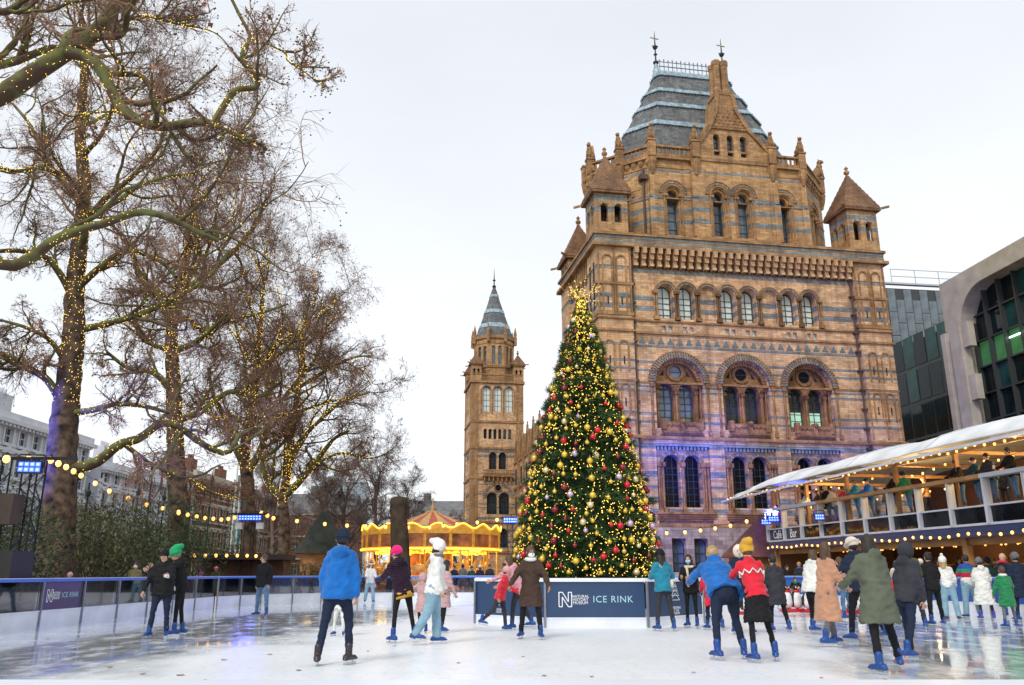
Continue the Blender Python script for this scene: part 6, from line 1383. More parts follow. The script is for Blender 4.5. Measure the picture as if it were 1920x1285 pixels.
def bake():
    dg = bpy.context.evaluated_depsgraph_get(); dg.update()
    new = [(o, bpy.data.meshes.new_from_object(o.evaluated_get(dg)), ex) for o, ex in QUEUE]
    from mathutils import noise as mn
    for o, me, ex in new:
        if o.name.split('.')[0] in ('jacket', 'coat', 'sweater', 'trousers', 'skirt'):
            n_ = len(me.vertices); nm = [v.normal.copy() for v in me.vertices]; off = Vector((o.as_pointer() % 97, 0, 0)) * 0 + Vector(((hash(o.name) * 0) + len(me.vertices) % 31, 0, 0))
            for v, q in zip(me.vertices, nm):
                c_ = v.co; a_ = mn.noise(Vector((c_.x * 7, c_.y * 7, c_.z * 13)) + off); b_ = mn.noise(Vector((c_.x * 17, c_.y * 17, c_.z * 30)) + off)
                v.co = c_ + q * (.45 if o.name[0] == 't' else 1) * (.024 * (.4 - abs(a_) * 2) + .010 * b_)
        o.modifiers.clear()
        if ex is not None and ex.v:
            n0 = len(me.vertices); vs = [tuple(v.co) for v in me.vertices] + ex.v; fs = [tuple(p.vertices) for p in me.polygons] + [tuple(i + n0 for i in f) for f in ex.f]
            m2 = bpy.data.meshes.new(o.name); m2.from_pydata(vs, [], fs); m2.polygons.foreach_set('use_smooth', [True] * len(fs))
            for x in me.materials: m2.materials.append(x)
            m2.update(); me = m2
        o.data = me
    QUEUE.clear()
def cloth(name, col, rough=.8, var=.14, bump=.55, bscale=9, sheen=.2, wave=0):
    if name in MATS: return MATS[name]
    m = mat(name, col, rough, 0, var, 5, bump, bscale); p = m.node_tree.nodes['Principled BSDF']; p.inputs['Sheen Weight'].default_value = sheen if max(col) > .15 else 0; p.inputs['Specular IOR Level'].default_value = .25
    if wave:
        n = m.node_tree.nodes; l = m.node_tree.links; t = n.new('ShaderNodeTexCoord'); w_ = n.new('ShaderNodeTexWave'); w_.bands_direction = 'Z'; w_.inputs['Scale'].default_value = wave; w_.inputs['Distortion'].default_value = .6
        b = n.new('ShaderNodeBump'); b.inputs['Strength'].default_value = 1; b.inputs['Distance'].default_value = .05; l.new(t.outputs['Object'], w_.inputs['Vector']); l.new(w_.outputs['Fac'], b.inputs['Height']); l.new(b.outputs[0], p.inputs['Normal'])
    return m
SK = [mat('skin_fair', (.56, .33, .235), .5, 0, .1, 12), mat('skin_tan', (.42, .22, .14), .5, 0, .1, 12), mat('skin_brown', (.22, .11, .065), .5, 0, .1, 12)]
HAIR = {'dark': mat('hair_dark', (.018, .012, .009), .55, 0, .4, 40, .4, 60), 'brown': mat('hair_brown', (.09, .045, .022), .55, 0, .4, 40, .4, 60), 'blond': mat('hair_blond', (.42, .28, .12), .55, 0, .3, 40, .4, 60), 'grey': mat('hair_grey', (.35, .33, .31), .6, 0, .3, 40, .4, 60)}
SKATE = {'blue': mat('skate_blue', (.006, .055, .25), .3, 0, .1, 3), 'black': mat('skate_black', (.03, .022, .025), .35, 0, .2, 3), 'purple': mat('skate_purple', (.06, .05, .38), .3, 0, .1, 3), 'shoe': mat('shoe_dark', (.04, .035, .03), .5)}
BLADE = mat('blade_steel', (.6, .62, .65), .25, .9, 0); eyem = mat('eye_dark', (.02, .015, .012), .3, 0, 0); lipm = mat('lips', (.36, .12, .10), .5, 0, 0)
JC = {}
def col(c):
    """clothing colour table -> material"""
    return JC[c] if c in JC else None
for nm, c, kw in (('royal', (.004, .12, .42), {}), ('navy', (.012, .02, .045), {}), ('black', (.010, .010, .012), {}), ('white', (.72, .72, .68), {}), ('cream', (.66, .60, .50), {}), ('plum', (.045, .02, .045), dict(wave=9, rough=.45)), ('pink', (.66, .32, .36), {}), ('red', (.62, .015, .035), {}),
                  ('dusty', (.52, .33, .33), {}), ('brown', (.06, .035, .025), {}), ('teal', (.012, .20, .30), {}), ('olive', (.07, .075, .035), {}), ('khaki', (.13, .115, .055), {}), ('camel', (.48, .25, .15), {}), ('sage', (.10, .115, .08), {}), ('green', (.015, .20, .07), {}), ('grey', (.14, .14, .15), {}),
                  ('denim', (.09, .17, .30), dict(bump=.3)), ('lightdenim', (.22, .37, .47), dict(bump=.3)), ('violet', (.24, .07, .26), {}), ('magenta', (.80, .01, .20), {}), ('kelly', (.01, .34, .13), {}), ('mustard', (.62, .34, .03), {}), ('charcoal', (.035, .035, .045), {}), ('tights', (.010, .010, .012), dict(bump=.1)), ('darkteal', (.01, .06, .08), {})):
    JC[nm] = cloth('cloth_' + nm, c, **kw)
def hand(ex, w_, d, palmn, k=1.0):
    """palm continues the wrist; four unequal bent fingers and a side thumb"""
    d = Vector(d).normalized(); nrm = Vector(palmn); nrm = (nrm - d * nrm.dot(d)); nrm = nrm.normalized() if nrm.length > .1 else d.orthogonal().normalized(); s = d.cross(nrm)
    for i, (off, ln) in enumerate(((-.030, .060), (-.010, .075), (.011, .070), (.030, .055))):
        r0 = w_ + d * .085 * k + s * off * k; m1 = r0 + (d * .75 + nrm * .35).normalized() * ln * .55 * k; m2 = m1 + (d * .35 + nrm * .8).normalized() * ln * .5 * k
        cap(ex, r0 - d * .02 * k, m1, .0095 * k, .009 * k, n=6); cap(ex, m1, m2, .009 * k, .0075 * k, n=6)
    t0 = w_ + d * .03 * k - s * .03 * k; t1 = t0 + (d * .6 - s * .7 + nrm * .3).normalized() * .04 * k; cap(ex, t0, t1, .012 * k, .010 * k, n=6); cap(ex, t1, t1 + (d * .8 + nrm * .5).normalized() * .03 * k, .010 * k, .008 * k, n=6)
def person(label, at, h=1.75, face=0, lean=5, side=0, legs=((8, 6, 8), (-6, 6, 10)), arms=((10, 12, 15), (-8, 12, 15)), top='navy', topk='jacket', bot='black', botk='trousers', skin=0, hair='dark', hairk='short', hat=None, hatk='beanie', skate='blue', mask=None, scarf=None, extras=(), fat=1.0, near=True, turn=(0, 0), z0=0, group='people skating', hood=False, name='person', stripes=None, blade=True, legs_on=True):
    """builds one figure; local +y is where it faces; angles in degrees: legs (forward, outward, knee bend), arms (forward, outward, elbow)"""
    k = h / 1.75; root = thing(name, label, 'person', Vector((at[0], at[1], z0)), R(face), group)
    vox = .024 if near else .032
    def D(fwd, outw, s): # down-direction swung forward (+y) and outward
        f, o = R(fwd), R(outw); return Vector((s * math.sin(o), math.sin(f) * math.cos(o), -math.cos(f) * math.cos(o)))
    # leg geometry relative to hip
    J = []
    for s, (f, o, kb) in ((-1, legs[0]), (1, legs[1])):
        hip = Vector((s * .09, 0, 0)); kn = hip + D(f, o, s) * .43; an = kn + D(f - kb, o * .7, s) * .42; J.append((hip, kn, an))
    low = min(j[2].z for j in J); bl = .135 if blade and skate != 'shoe' else .085
    hz = -low + bl
    up = Vector((math.sin(R(side)), math.sin(R(lean)) * math.cos(R(side)), math.cos(R(lean)) * math.cos(R(side))))
    P = Vector((0, 0, hz)); w_ = lambda v: Vector(v) * k
    hip = P; chest = P + up * .30; neck = P + up * .52; rt = Vector((1, 0, 0)) - up * up.x; rt.normalize(); fw = up.cross(rt) * -1
    if fw.y < 0 and abs(lean) < 80: fw = -fw
    hup = (up + Vector((0, 0, .8)) + Vector((0, math.sin(R(turn[0])) * 1.2, 0))).normalized(); head = neck + hup * .17 + fw * .015
    hyaw = R(turn[1]); hf = Vector((math.sin(-hyaw), math.cos(hyaw), -math.sin(R(turn[0] + lean * .35)))).normalized(); hf = (hf - hup * hf.dot(hup)).normalized(); hr = hf.cross(hup)
    body = MB(); ex = MB(); ex2 = MB()
    cap(body, w_(hip), w_(chest), .12 * k * fat, .125 * k * fat, .68); cap(body, w_(chest), w_(neck - up * .08), .13 * k * fat, .085 * k * fat, .66); cap(body, w_(neck - up * .06), w_(neck + hup * .08), .055 * k, .052 * k)
    body.ball(w_(head), .1 * k, 0, 12, 10, sq=(.80, .98, 1.2), rot=Matrix((hr, hf, hup)).transposed()); cap(body, w_(head + hf * .03 - hup * .075), w_(head + hf * .055 - hup * .085), .045 * k, .035 * k)
    F = lambda x, y, z: w_(head + hr * x + hf * y + hup * z)
    cap(ex, F(0, .09, .02), F(0, .112, -.022), .010 * k, .015 * k, n=6)
    for s in (-1, 1): ex.ball(F(s * .083, -.005, -.005), .024 * k, 0, 6, 5, sq=(.5, .8, 1.2))
    AR = []
    for s, a_ in ((-1, arms[0]), (1, arms[1])):
        f, o, eb = a_[:3]; sh = neck - up * .055 + rt * (s * .175 * (.6 + .4 * fat)); b1 = D(f, o, s); el = sh + b1 * .28; inw = a_[3] if len(a_) > 3 else 12
        b2 = (D(f + eb, o, s) + Vector((-s * math.sin(R(inw)), 0, 0))).normalized(); wr = el + b2 * .25; AR.append((sh, el, wr, b2, s))
        cap(body, w_(sh), w_(el), .034 * k, .030 * k); cap(body, w_(el), w_(wr), .029 * k, .024 * k); cap(body, w_(wr), w_(wr + b2 * .07), .026 * k, .034 * k, .6, fax=(0, 1, .3))
        if near: hand(ex, w_(wr), b2, Vector((-s * .6, .2, .2)), k)
        else: cap(body, w_(wr + b2 * .06), w_(wr + b2 * .13), .03 * k, .018 * k, .6)
    for hp, kn, an in J:
        hp, kn, an = hp + P, kn + P, an + P
        cap(body, w_(hp), w_(kn), .062 * k, .040 * k); cap(body, w_(kn), w_(an), .038 * k, .03 * k)
    flesh('body', body, vox * k, SK[skin], root, ex)
    # face details
    if near or h > 0:
        e = MB(); 
        for s in (-1, 1): e.ball(F(s * .034, .092, .012), .0095 * k, 0, 6, 5, sq=(1.4, .6, .8)); e.bar(F(s * .02, .096, .032), F(s * .05, .09, .03), .006 * k)
        e.build('eyes', eyem, root); e = MB(); e.ball(F(0, .093, -.055), .02 * k, 0, 6, 4, sq=(1.1, .35, .35))
        if not mask: e.build('mouth', lipm, root)
    if mask:
        m_ = MB(); m_.ball(F(0, .052, -.045), .07 * k, 0, 10, 8, sq=(.98, .95, .72), rot=Matrix((hr, hf, hup)).transposed()); m_.build('face_mask', cloth('mask_' + mask, {'blue': (.30, .60, .68), 'white': (.75, .78, .8), 'black': (.01, .01, .01)}[mask], bump=.1), root, True)
    if hairk and not (hat and hairk == 'short' and hatk == 'hood'):
        hb = MB(); hb.ball(F(0, -.018, .022), .108 * k, 0, 12, 9, sq=(.86, .96, 1.10), rot=Matrix((hr, hf, hup)).transposed())
        if hairk == 'long':
            cap(hb, F(0, -.06, 0), F(0, -.075, -.2), .085 * k, .07 * k, .6); cap(hb, F(-.075, -.02, -.02), F(-.085, .0, -.22), .035 * k, .03 * k); cap(hb, F(.075, -.02, -.02), F(.085, .0, -.22), .035 * k, .03 * k)
        if hairk == 'tail': cap(hb, F(0, -.1, 0), F(0, -.13, -.22), .035 * k, .02 * k)
        if hairk == 'bun': hb.ball(F(0, -.1, .08), .05 * k)
        if hairk == 'long': flesh('hair', hb, .018 * k, HAIR[hair], root, sm=2)
        else: hb.build('hair', HAIR[hair], root, True)
    if hat:
        q = MB()
        if hatk == 'beanie': q.ball(F(0, -.012, .045), .118 * k, 0, 12, 9, sq=(.90, 1.0, 1.02), rot=Matrix((hr, hf, hup)).transposed()); q.lathe([(0.001, 0), (.001, .001)], F(0, 0, 0), 3)
        if hatk in ('beanie', 'pom', 'slouch'):
            if hatk != 'beanie': q.ball(F(0, -.012, .05), .12 * k, 0, 12, 9, sq=(.92, 1.02, 1.08), rot=Matrix((hr, hf, hup)).transposed())
            for i in range(12):
                a0, a1 = math.pi * i / 6, math.pi * (i + 1) / 6; cap(q, F(.098 * math.cos(a0), -.008 + .108 * math.sin(a0), .035 - .008 * math.sin(a0)), F(.098 * math.cos(a1), -.008 + .108 * math.sin(a1), .035 - .008 * math.sin(a1)), .02 * k, .02 * k, n=6)
            if hatk == 'pom': q.ball(F(0, -.02, .2), .045 * k)
            if hatk == 'slouch': cap(q, F(0, -.06, .11), F(0, -.15, .13), .095 * k, .055 * k)
        if hatk == 'cap': q.ball(F(0, -.01, .05), .112 * k, 0, 12, 8, sq=(.92, 1.0, .85), rot=Matrix((hr, hf, hup)).transposed()); cap(q, F(0, .08, .05), F(0, .15, .04), .065 * k, .05 * k, .14, fax=tuple(hup))
        if hatk == 'bucket': q.ball(F(0, -.01, .06), .12 * k, 0, 12, 8, sq=(.95, 1.0, .95), rot=Matrix((hr, hf, hup)).transposed()); cap(q, F(0, -.01, .045), F(0, .0, .04), .155 * k, .15 * k, .25, n=14, fax=tuple(hup))
        if hatk == 'hood': q.ball(F(0, -.02, .01), .13 * k, 0, 12, 9, sq=(.95, .95, 1.15), rot=Matrix((hr, hf, hup)).transposed())
        if hatk == 'band':
            for i in range(12): a0, a1 = math.pi * i / 6, math.pi * (i + 1) / 6; cap(q, F(.095 * math.cos(a0), -.008 + .105 * math.sin(a0), .045), F(.095 * math.cos(a1), -.008 + .105 * math.sin(a1), .045), .03 * k, .03 * k, n=6)
        q.build('hat', col(hat), root, True)
    # upper garment
    g = MB(); th = .022; long_ = {'jacket': .06, 'coat': .30, 'longcoat': .48, 'sweater': .0, 'short': -.05}[topk]; bulk = 1.12 if topk in ('jacket', 'coat', 'longcoat') else 1.04
    dn = Vector((0, 0, -1)) if long_ > .1 else -up
    cap(g, w_(hip + up * .13), w_(chest), (.142 + th) * k * fat * bulk, (.155 + th) * k * fat * bulk, .76); cap(g, w_(chest), w_(neck - up * .075), (.165 + th * .6) * k * fat * bulk, .125 * k * fat * bulk, .72)
    frus(g, w_(hip + up * .1), w_(hip + dn * (long_ + .07)), (.150 + th) * k * fat * bulk, (.155 + th + long_ * .16) * k * fat * bulk, .76)
    cap(g, w_(neck - up * .06), w_(neck + hup * .03), .085 * k, .075 * k)
    if hood or (topk == 'jacket' and near and len(label) % 3): g.ball(w_(neck - fw * .09 + up * .0), .1 * k, 0, 10, 8, sq=(1.25, .75, .9))
    for sh, el, wr, b2, s in AR:
        cap(g, w_(sh - rt * s * .03), w_(el), .072 * k * bulk, .058 * k * bulk); cap(g, w_(el), w_(wr - b2 * .005), .056 * k * bulk, .044 * k * bulk)
    mt = col(top)
    if stripes: mt = stripes
    flesh({'jacket': 'jacket', 'coat': 'coat', 'longcoat': 'coat', 'sweater': 'sweater', 'short': 'jacket'}[topk], g, (vox + .002) * k, mt, root, sm=3)
    # lower garment
    if legs_on:
        q = MB(); tr_ = {'trousers': 1.0, 'jeans': 1.06, 'tights': .80, 'wide': 1.35, 'skirt': .8}[botk]
        cap(q, w_(hip - up * .02), w_(hip + up * .08), .152 * k * fat, .145 * k * fat, .78)
        for hp, kn, an in J:
            hp, kn, an = hp + P, kn + P, an + P; d = (an - kn).normalized()
            cap(q, w_(hp), w_(kn), .1 * k * (.5 + .5 * tr_) * fat, .066 * k * tr_); cap(q, w_(kn), w_(an - d * .02), .064 * k * tr_, .054 * k * tr_ * (1.15 if botk == 'wide' else 1))
        flesh('trousers' if botk != 'tights' else 'leggings', q, vox * k, col(bot), root, sm=3)
        if botk == 'skirt': q = MB(); frus(q, w_(hip + up * .05), w_(hip + Vector((0, 0, -.42))), .16 * k, .235 * k, .8); flesh('skirt', q, vox * k, col('black'), root)
        for (hp, kn, an), s, (f, o, kb) in zip(J, (-1, 1), legs):
            an = an + P; yaw = s * R(min(28, 8 + o)); fd = Vector((math.sin(yaw), math.cos(yaw), max(0, (an.z - bl)) * -.8)).normalized(); sl = an + Vector((0, 0, -.055))
            q = MB(); cap(q, w_(an + Vector((0, 0, .09)) + (kn + P - an).normalized() * .02), w_(an + Vector((0, 0, -.01))), .052 * k, .050 * k); cap(q, w_(sl - fd * .055 + Vector((0, 0, .022))), w_(sl + fd * .13 + Vector((0, 0, .008))), .052 * k, .042 * k, .8, fax=(0, 0, 1))
            cap(q, w_(sl - fd * .075 - Vector((0, 0, .008))), w_(sl + fd * .16 - Vector((0, 0, .008))), .046 * k, .044 * k, .42, fax=(0, 0, 1))
            b = flesh('skate' if skate != 'shoe' else 'shoe', q, .014 * k if near else .02 * k, SKATE[skate], root, sm=1)
            if skate != 'shoe' and blade:
                q = MB(); a_ = w_(sl - fd * .12 - Vector((0, 0, .062))); c_ = w_(sl + fd * .19 - Vector((0, 0, .062))); q.bar(a_, c_, .005, .03 * k); q.bar(w_(sl - fd * .07 - Vector((0, 0, .03))), w_(sl - fd * .07 - Vector((0, 0, .06))), .02 * k); q.bar(w_(sl + fd * .1 - Vector((0, 0, .03))), w_(sl + fd * .1 - Vector((0, 0, .06))), .02 * k)
                q.build('blade', BLADE, b)
    if scarf:
        q = MB()
        for i in range(10):
            a0, a1 = math.pi * i / 5, math.pi * (i + 1) / 5; c0_ = neck + hup * .035; cap(q, w_(c0_ + rt * .085 * math.cos(a0) + fw * .08 * math.sin(a0)), w_(c0_ + rt * .085 * math.cos(a1) + fw * .08 * math.sin(a1)), .04 * k, .04 * k, n=7)
        q.build('scarf', col(scarf), root, True)
    for e_ in extras:
        q = MB()
        if e_ == 'bag': q.ball(w_(hip + rt * .2 + fw * .02 + up * .05), .13 * k, 0, 12, 8, sq=(.5, 1.0, .85)); q.tube([w_(hip + rt * .2 + up * .12), w_(neck - up * .03 - rt * .12 - fw * .13), w_(neck - up * .1 - rt * .1 - fw * .12)], .01 * k, 5); q.build('shoulder_bag', col('cream'), root, True)
        if e_ == 'hem': frus(q, w_(hip - up * .02), w_(hip - up * .17), .185 * k * fat, .195 * k * fat, .78); q.build('hem', col('mustard'), root, True)
        if e_ == 'bumbag': cap(q, w_(hip + fw * .12 - rt * .08), w_(hip + fw * .12 + rt * .08), .085 * k, .085 * k, .7); q.build('waist_bag', col('white'), root, True)
        if e_ == 'collar':
            for i in range(8): a0, a1 = math.pi * (i - 2) / 5, math.pi * (i - 1) / 5; cap(q, w_(neck - up * .01 + rt * .1 * math.cos(a0) + fw * .09 * math.sin(a0)), w_(neck - up * .01 + rt * .1 * math.cos(a1) + fw * .09 * math.sin(a1)), .038 * k, .038 * k, n=7)
            cap(q, w_(neck + fw * .12 + rt * .03), w_(chest + fw * .13), .035 * k, .03 * k); q.build('collar', col('cream'), root, True)
        if e_ == 'gloves':
            for sh, el, wr, b2, s in AR[:1]: cap(q, w_(wr - b2 * .02), w_(wr + b2 * .13), .042 * k, .036 * k, .7)
            q.build('glove', col('white'), root, True)
        if e_ == 'cup':
            sh, el, wr, b2, s = AR[1]; c_ = w_(wr + b2 * .1); q.lathe([(.03, 0), (.04, .11)], c_, 8); q.build('paper_cup', MATS['kick_board'], root)
        if e_ == 'pattern':
            for i in range(9): a0 = i * .7; q.tube([w_(chest - up * .02 + rt * .19 * math.cos(a0) + fw * .15 * math.sin(a0)), w_(chest + up * .05 + rt * .195 * math.cos(a0 + .35) + fw * .152 * math.sin(a0 + .35)), w_(chest - up * .02 + rt * .19 * math.cos(a0 + .7) + fw * .15 * math.sin(a0 + .7))], .012 * k, 5)
            q.build('trim', col('white'), root)
    return root
def stripe_mat():
    m, n, l, p = nodes('striped_knit'); p.inputs['Roughness'].default_value = .9
    t = n.new('ShaderNodeTexCoord'); s = n.new('ShaderNodeSeparateXYZ'); l.new(t.outputs['Object'], s.inputs[0]); d = n.new('ShaderNodeMath'); d.operation = 'MULTIPLY_ADD'; d.inputs[1].default_value = 1 / .75; d.inputs[2].default_value = -.95 / .75; l.new(s.outputs['Z'], d.inputs[0])
    r = n.new('ShaderNodeValToRGB'); r.color_ramp.interpolation = 'CONSTANT'; e = r.color_ramp.elements; e[0].color = (.7, .7, .7, 1); e[1].position = .24; e[1].color = (.45, .015, .05, 1)
    for ps, c in ((.42, (.01, .22, .12, 1)), (.56, (.02, .07, .28, 1))): q = e.new(ps); q.color = c
    l.new(d.outputs[0], r.inputs[0]); l.new(r.outputs[0], p.inputs['Base Color']); return m
G = lambda px, py: (gnd(px, py).x, gnd(px, py).y)
# --- left group
person('man in black padded jacket and dark cap, hugged by the woman in the green beanie', G(296, 1197), 1.66, 188, 4, 3, legs=((2, 5, 4), (6, 7, 4)), arms=((35, 12, 60, 20), (10, 20, 15, 10)), top='black', bot='navy', hat='black', hatk='cap', skin=0, fat=1.15, extras=('gloves',))
person('woman in a green slouch beanie and black coat kissing the man in the dark cap', G(330, 1193), 1.74, 105, 12, -4, legs=((4, 8, 4), (-4, 4, 4)), arms=((70, 10, 20, 5), (60, 10, 50, 25)), top='black', topk='jacket', bot='tights', botk='tights', hat='kelly', hatk='slouch', hair='blond', turn=(18, 0), extras=('bumbag',))
person('child in a violet jacket with red trousers, beyond the embracing couple', G(376, 1134), 1.28, 150, 14, 0, arms=((30, 60, 10), (30, 50, 20)), legs=((10, 12, 10), (-6, 10, 10)), top='violet', bot='red', hat='violet', near=False)
person('woman in a long olive coat and patterned pink hat bending forward near the far boards', G(402, 1129), 1.55, 185, 24, 0, arms=((30, 8, 60, 25), (30, 8, 60, 25)), top='olive', topk='longcoat', bot='denim', hat='magenta', hatk='band', hair='grey', near=False)
person('young man in a black jacket and blue jeans gliding near the far boards', G(489, 1157), 1.78, 165, 3, 0, legs=((12, 13, 4), (-8, 12, 4)), arms=((-12, 10, 25), (-12, 8, 25)), top='black', bot='denim', botk='jeans', hair='brown', hairk='short', turn=(6, -40))
person('man in a bright blue jacket seen from behind, skating towards the carousel', G(627, 1247), 1.83, -8, 3, 0, legs=((-8, 8, 4), (14, 7, 22)), arms=((-4, 10, 8), (-6, 14, 10)), top='royal', bot='navy', hair='dark', hat='navy', hatk='beanie', skate='black', fat=1.12, scarf='royal', turn=(0, 35))
person('small child in white, mostly hidden behind the blue-jacketed man', G(634, 1193), 1.05, 170, 6, 0, legs=((4, 8, 6), (-2, 8, 6)), top='white', bot='white', hat='white', near=False)
person('girl in a white jacket and pale jeans at the far boards before the carousel', G(692, 1131), 1.68, 200, 6, 0, arms=((20, 10, 60, 20), (20, 10, 60, 20)), top='white', bot='lightdenim', botk='wide', hair='brown', hairk='long', hat='white', hatk='band', near=False)
person('woman in a magenta beanie and plum quilted jacket leaning left on straight legs', G(752, 1205), 1.72, 30, 9, -10, legs=((-4, 9, 4), (4, 14, 10)), arms=((35, 18, 30), (20, 18, 20)), top='plum', bot='tights', botk='tights', hat='magenta', hairk='short', hair='brown', extras=('hem',), turn=(8, 30))
person('small child in a dusty pink coat and black tights beside the white coat', G(791, 1187), 1.22, 160, 4, 0, arms=((15, 20, 10), (40, 40, 10)), top='dusty', topk='coat', bot='tights', botk='tights', hat='dusty', hatk='hood', near=True)
person('woman in a white coat, white hat and grey scarf gliding to the right', G(812, 1209), 1.78, -85, 6, 0, legs=((6, 3, 4), (-14, 4, 16)), arms=((8, 6, 20), (-2, 6, 20)), top='white', topk='jacket', bot='lightdenim', botk='wide', hat='white', hatk='slouch', scarf='grey', hairk='tail', hair='dark', fat=1.12)
person('person in a pale pink coat hidden behind the woman in the white coat', G(829, 1187), 1.5, -60, 8, 0, legs=((6, 6, 4), (-4, 6, 6)), arms=((40, 15, 20), (10, 10, 20)), top='dusty', topk='coat', bot='black', hair='dark', hairk='long', near=True)
person('child in a bright red jacket skating in front of the navy sign boards', G(938, 1184), 1.38, -95, 16, 0, legs=((14, 6, 10), (-26, 5, 24)), arms=((30, 15, 30), (-25, 12, 20)), top='red', bot='charcoal', hat='pink', near=True)
person('woman in a pink jacket reaching out behind the child in red', G(972, 1181), 1.66, 80, 22, 0, legs=((14, 6, 10), (-14, 5, 14)), arms=((55, 20, 10), (35, 12, 20)), top='pink', topk='jacket', bot='charcoal', hair='brown', hairk='long')
person('man in a dark brown coat and white face mask, left of the sign boards', G(996, 1199), 1.74, 176, 5, 0, legs=((6, 8, 4), (-2, 9, 6)), arms=((14, 26, 25), (10, 30, 30)), top='brown', topk='coat', bot='black', hair='brown', hairk='short', mask='white', skin=1, scarf='white', turn=(4, 25))
person('woman in a teal jacket with a cream shoulder bag, back turned, by the sign boards', G(1247, 1184), 1.72, 15, 3, 0, legs=((2, 6, 2), (-3, 8, 4)), arms=((14, 14, 75, 30), (14, 24, 70, 30)), top='teal', bot='charcoal', hat='black', hair='dark', hairk='long', extras=('bag',), turn=(8, -20))
person('woman in a black shearling jacket and blue face mask facing the camera', G(1299, 1178), 1.64, 150, 3, 0, legs=((2, 3, 2), (-2, 4, 4)), arms=((20, 8, 75, 30), (20, 8, 80, 30)), top='black', bot='tights', botk='tights', hair='dark', hairk='long', mask='blue', skin=0, extras=('collar',))
person('child in a blue anorak just behind the woman with the blue face mask', G(1320, 1160), 1.42, 175, 3, 0, top='teal', bot='navy', hair='brown', hairk='short', near=False)
# --- right-hand crowd
person('big man in a bright blue jacket bending far forward with his back to us', G(1366, 1236), 1.86, 5, 50, 0, legs=((-4, 9, 14), (10, 11, 22)), arms=((60, 14, 10), (55, 14, 10)), top='royal', bot='navy', hair='blond', hairk='short', fat=1.3, scarf='darkteal', turn=(-25, 0))
person('child in a crimson coat hidden on the left of the bending blue jacket', G(1340, 1182), 1.5, 10, 10, 0, top='red', topk='coat', bot='navy', hair='brown', hairk='long', near=False)
person('woman in a pale headscarf and navy coat behind the bending man', G(1396, 1190), 1.78, 170, 4, 0, legs=((2, 6, 3), (-2, 8, 3)), arms=((15, 10, 40), (15, 10, 40)), top='navy', bot='darkteal', botk='jeans', hat='cream', hatk='hood', hair='grey')
person('person in a red jacket with white trim, mustard beanie and black skirt', G(1428, 1241), 1.72, 8, 22, 0, legs=((-6, 6, 8), (12, 12, 20)), arms=((45, 14, 20), (40, 14, 20)), top='red', topk='sweater', bot='tights', botk='skirt', hat='mustard', hatk='slouch', hair='brown', hairk='short', extras=('pattern',))
person('dark-coated skater just right of the mustard beanie', G(1462, 1186), 1.62, 15, 6, 0, top='charcoal', topk='coat', bot='black', hair='dark', hairk='short', near=False)
person('child in a black jacket kneeling over the penguin skating aids', G(1492, 1138), 1.30, 175, 40, 0, legs=((40, 16, 70), (35, 16, 70)), arms=((50, 20, 20), (50, 20, 20)), top='black', bot='lightdenim', hair='dark', hairk='short', scarf='green', turn=(-10, 0))
person('child in a blue jacket pushing the penguin beside the white jacket', G(1521, 1134), 1.15, 180, 20, 0, arms=((45, 10, 30), (45, 10, 30)), top='royal', bot='denim', hair='brown', hairk='short', near=False)
person('woman in a short white puffer jacket left of the camel coat', G(1531, 1188), 1.72, -60, 10, 0, legs=((12, 8, 8), (-12, 6, 14)), arms=((25, 14, 40), (20, 14, 30)), top='white', bot='tights', botk='tights', hair='brown', hairk='long', fat=1.25)
person('woman in a long camel coat skating among the crowd', G(1558, 1211), 1.78, -75, 6, 0, legs=((16, 4, 6), (-8, 6, 12)), arms=((30, 10, 60), (10, 10, 40)), top='camel', topk='longcoat', bot='grey', hair='brown', hairk='long', turn=(0, 20))
person('tall skater in a navy coat and pale bucket hat behind the sage green coat', G(1622, 1204), 1.86, 20, 6, 0, legs=((10, 7, 6), (-14, 8, 18)), arms=((20, 12, 30), (10, 12, 30)), top='navy', topk='jacket', bot='black', hat='cream', hatk='bucket', hair='dark', fat=1.15)
person('person in a sage green coat with dark hair, largest figure in the right crowd', G(1662, 1263), 1.74, 12, 14, 4, legs=((-4, 5, 6), (18, 16, 20)), arms=((25, 14, 40), (25, 20, 40)), top='sage', topk='coat', bot='tights', botk='trousers', hair='dark', hairk='long', fat=1.14, hood=True)
person('dark-trousered skater stepping right, behind the sage green coat', G(1712, 1238), 1.70, -60, 14, 0, legs=((20, 6, 12), (-16, 5, 12)), top='charcoal', bot='navy', hair='dark', hairk='short', hat='charcoal', hatk='hood')
person('girl with a bright red rucksack half behind the olive coat', G(1698, 1172), 1.45, 20, 4, 0, top='red', bot='grey', hair='dark', hairk='long', near=False)
person('man in a dark olive coat and black beanie with his back to us', G(1719, 1180), 1.84, -5, 3, 0, legs=((-2, 8, 3), (4, 9, 4)), arms=((12, 14, 50), (12, 14, 50)), top='olive', topk='coat', bot='charcoal', hat='black', hair='dark', fat=1.12)
person('man in a black bomber jacket with dark curly hair seen from behind', G(1758, 1174), 1.72, 10, 3, 0, legs=((-4, 9, 3), (6, 10, 5)), arms=((12, 18, 60), (12, 20, 50)), top='black', bot='tights', hair='dark', hairk='bun')
person('woman in a white bobble hat, cream jumper and flared blue jeans', G(1785, 1161), 1.70, -25, 3, -4, legs=((2, 4, 3), (-2, 8, 3)), arms=((8, 12, 30), (8, 14, 20)), top='white', topk='sweater', bot='lightdenim', botk='wide', hat='white', hatk='pom', hair='blond', hairk='long', skate='shoe')
person('person in a blue, green, red and white striped jumper', G(1826, 1160), 1.74, -6, 8, 3, legs=((-2, 9, 3), (3, 9, 4)), arms=((24, 14, 30), (24, 16, 30)), top='white', topk='sweater', bot='lightdenim', botk='wide', hair='dark', hairk='short', fat=1.15, stripes=stripe_mat())
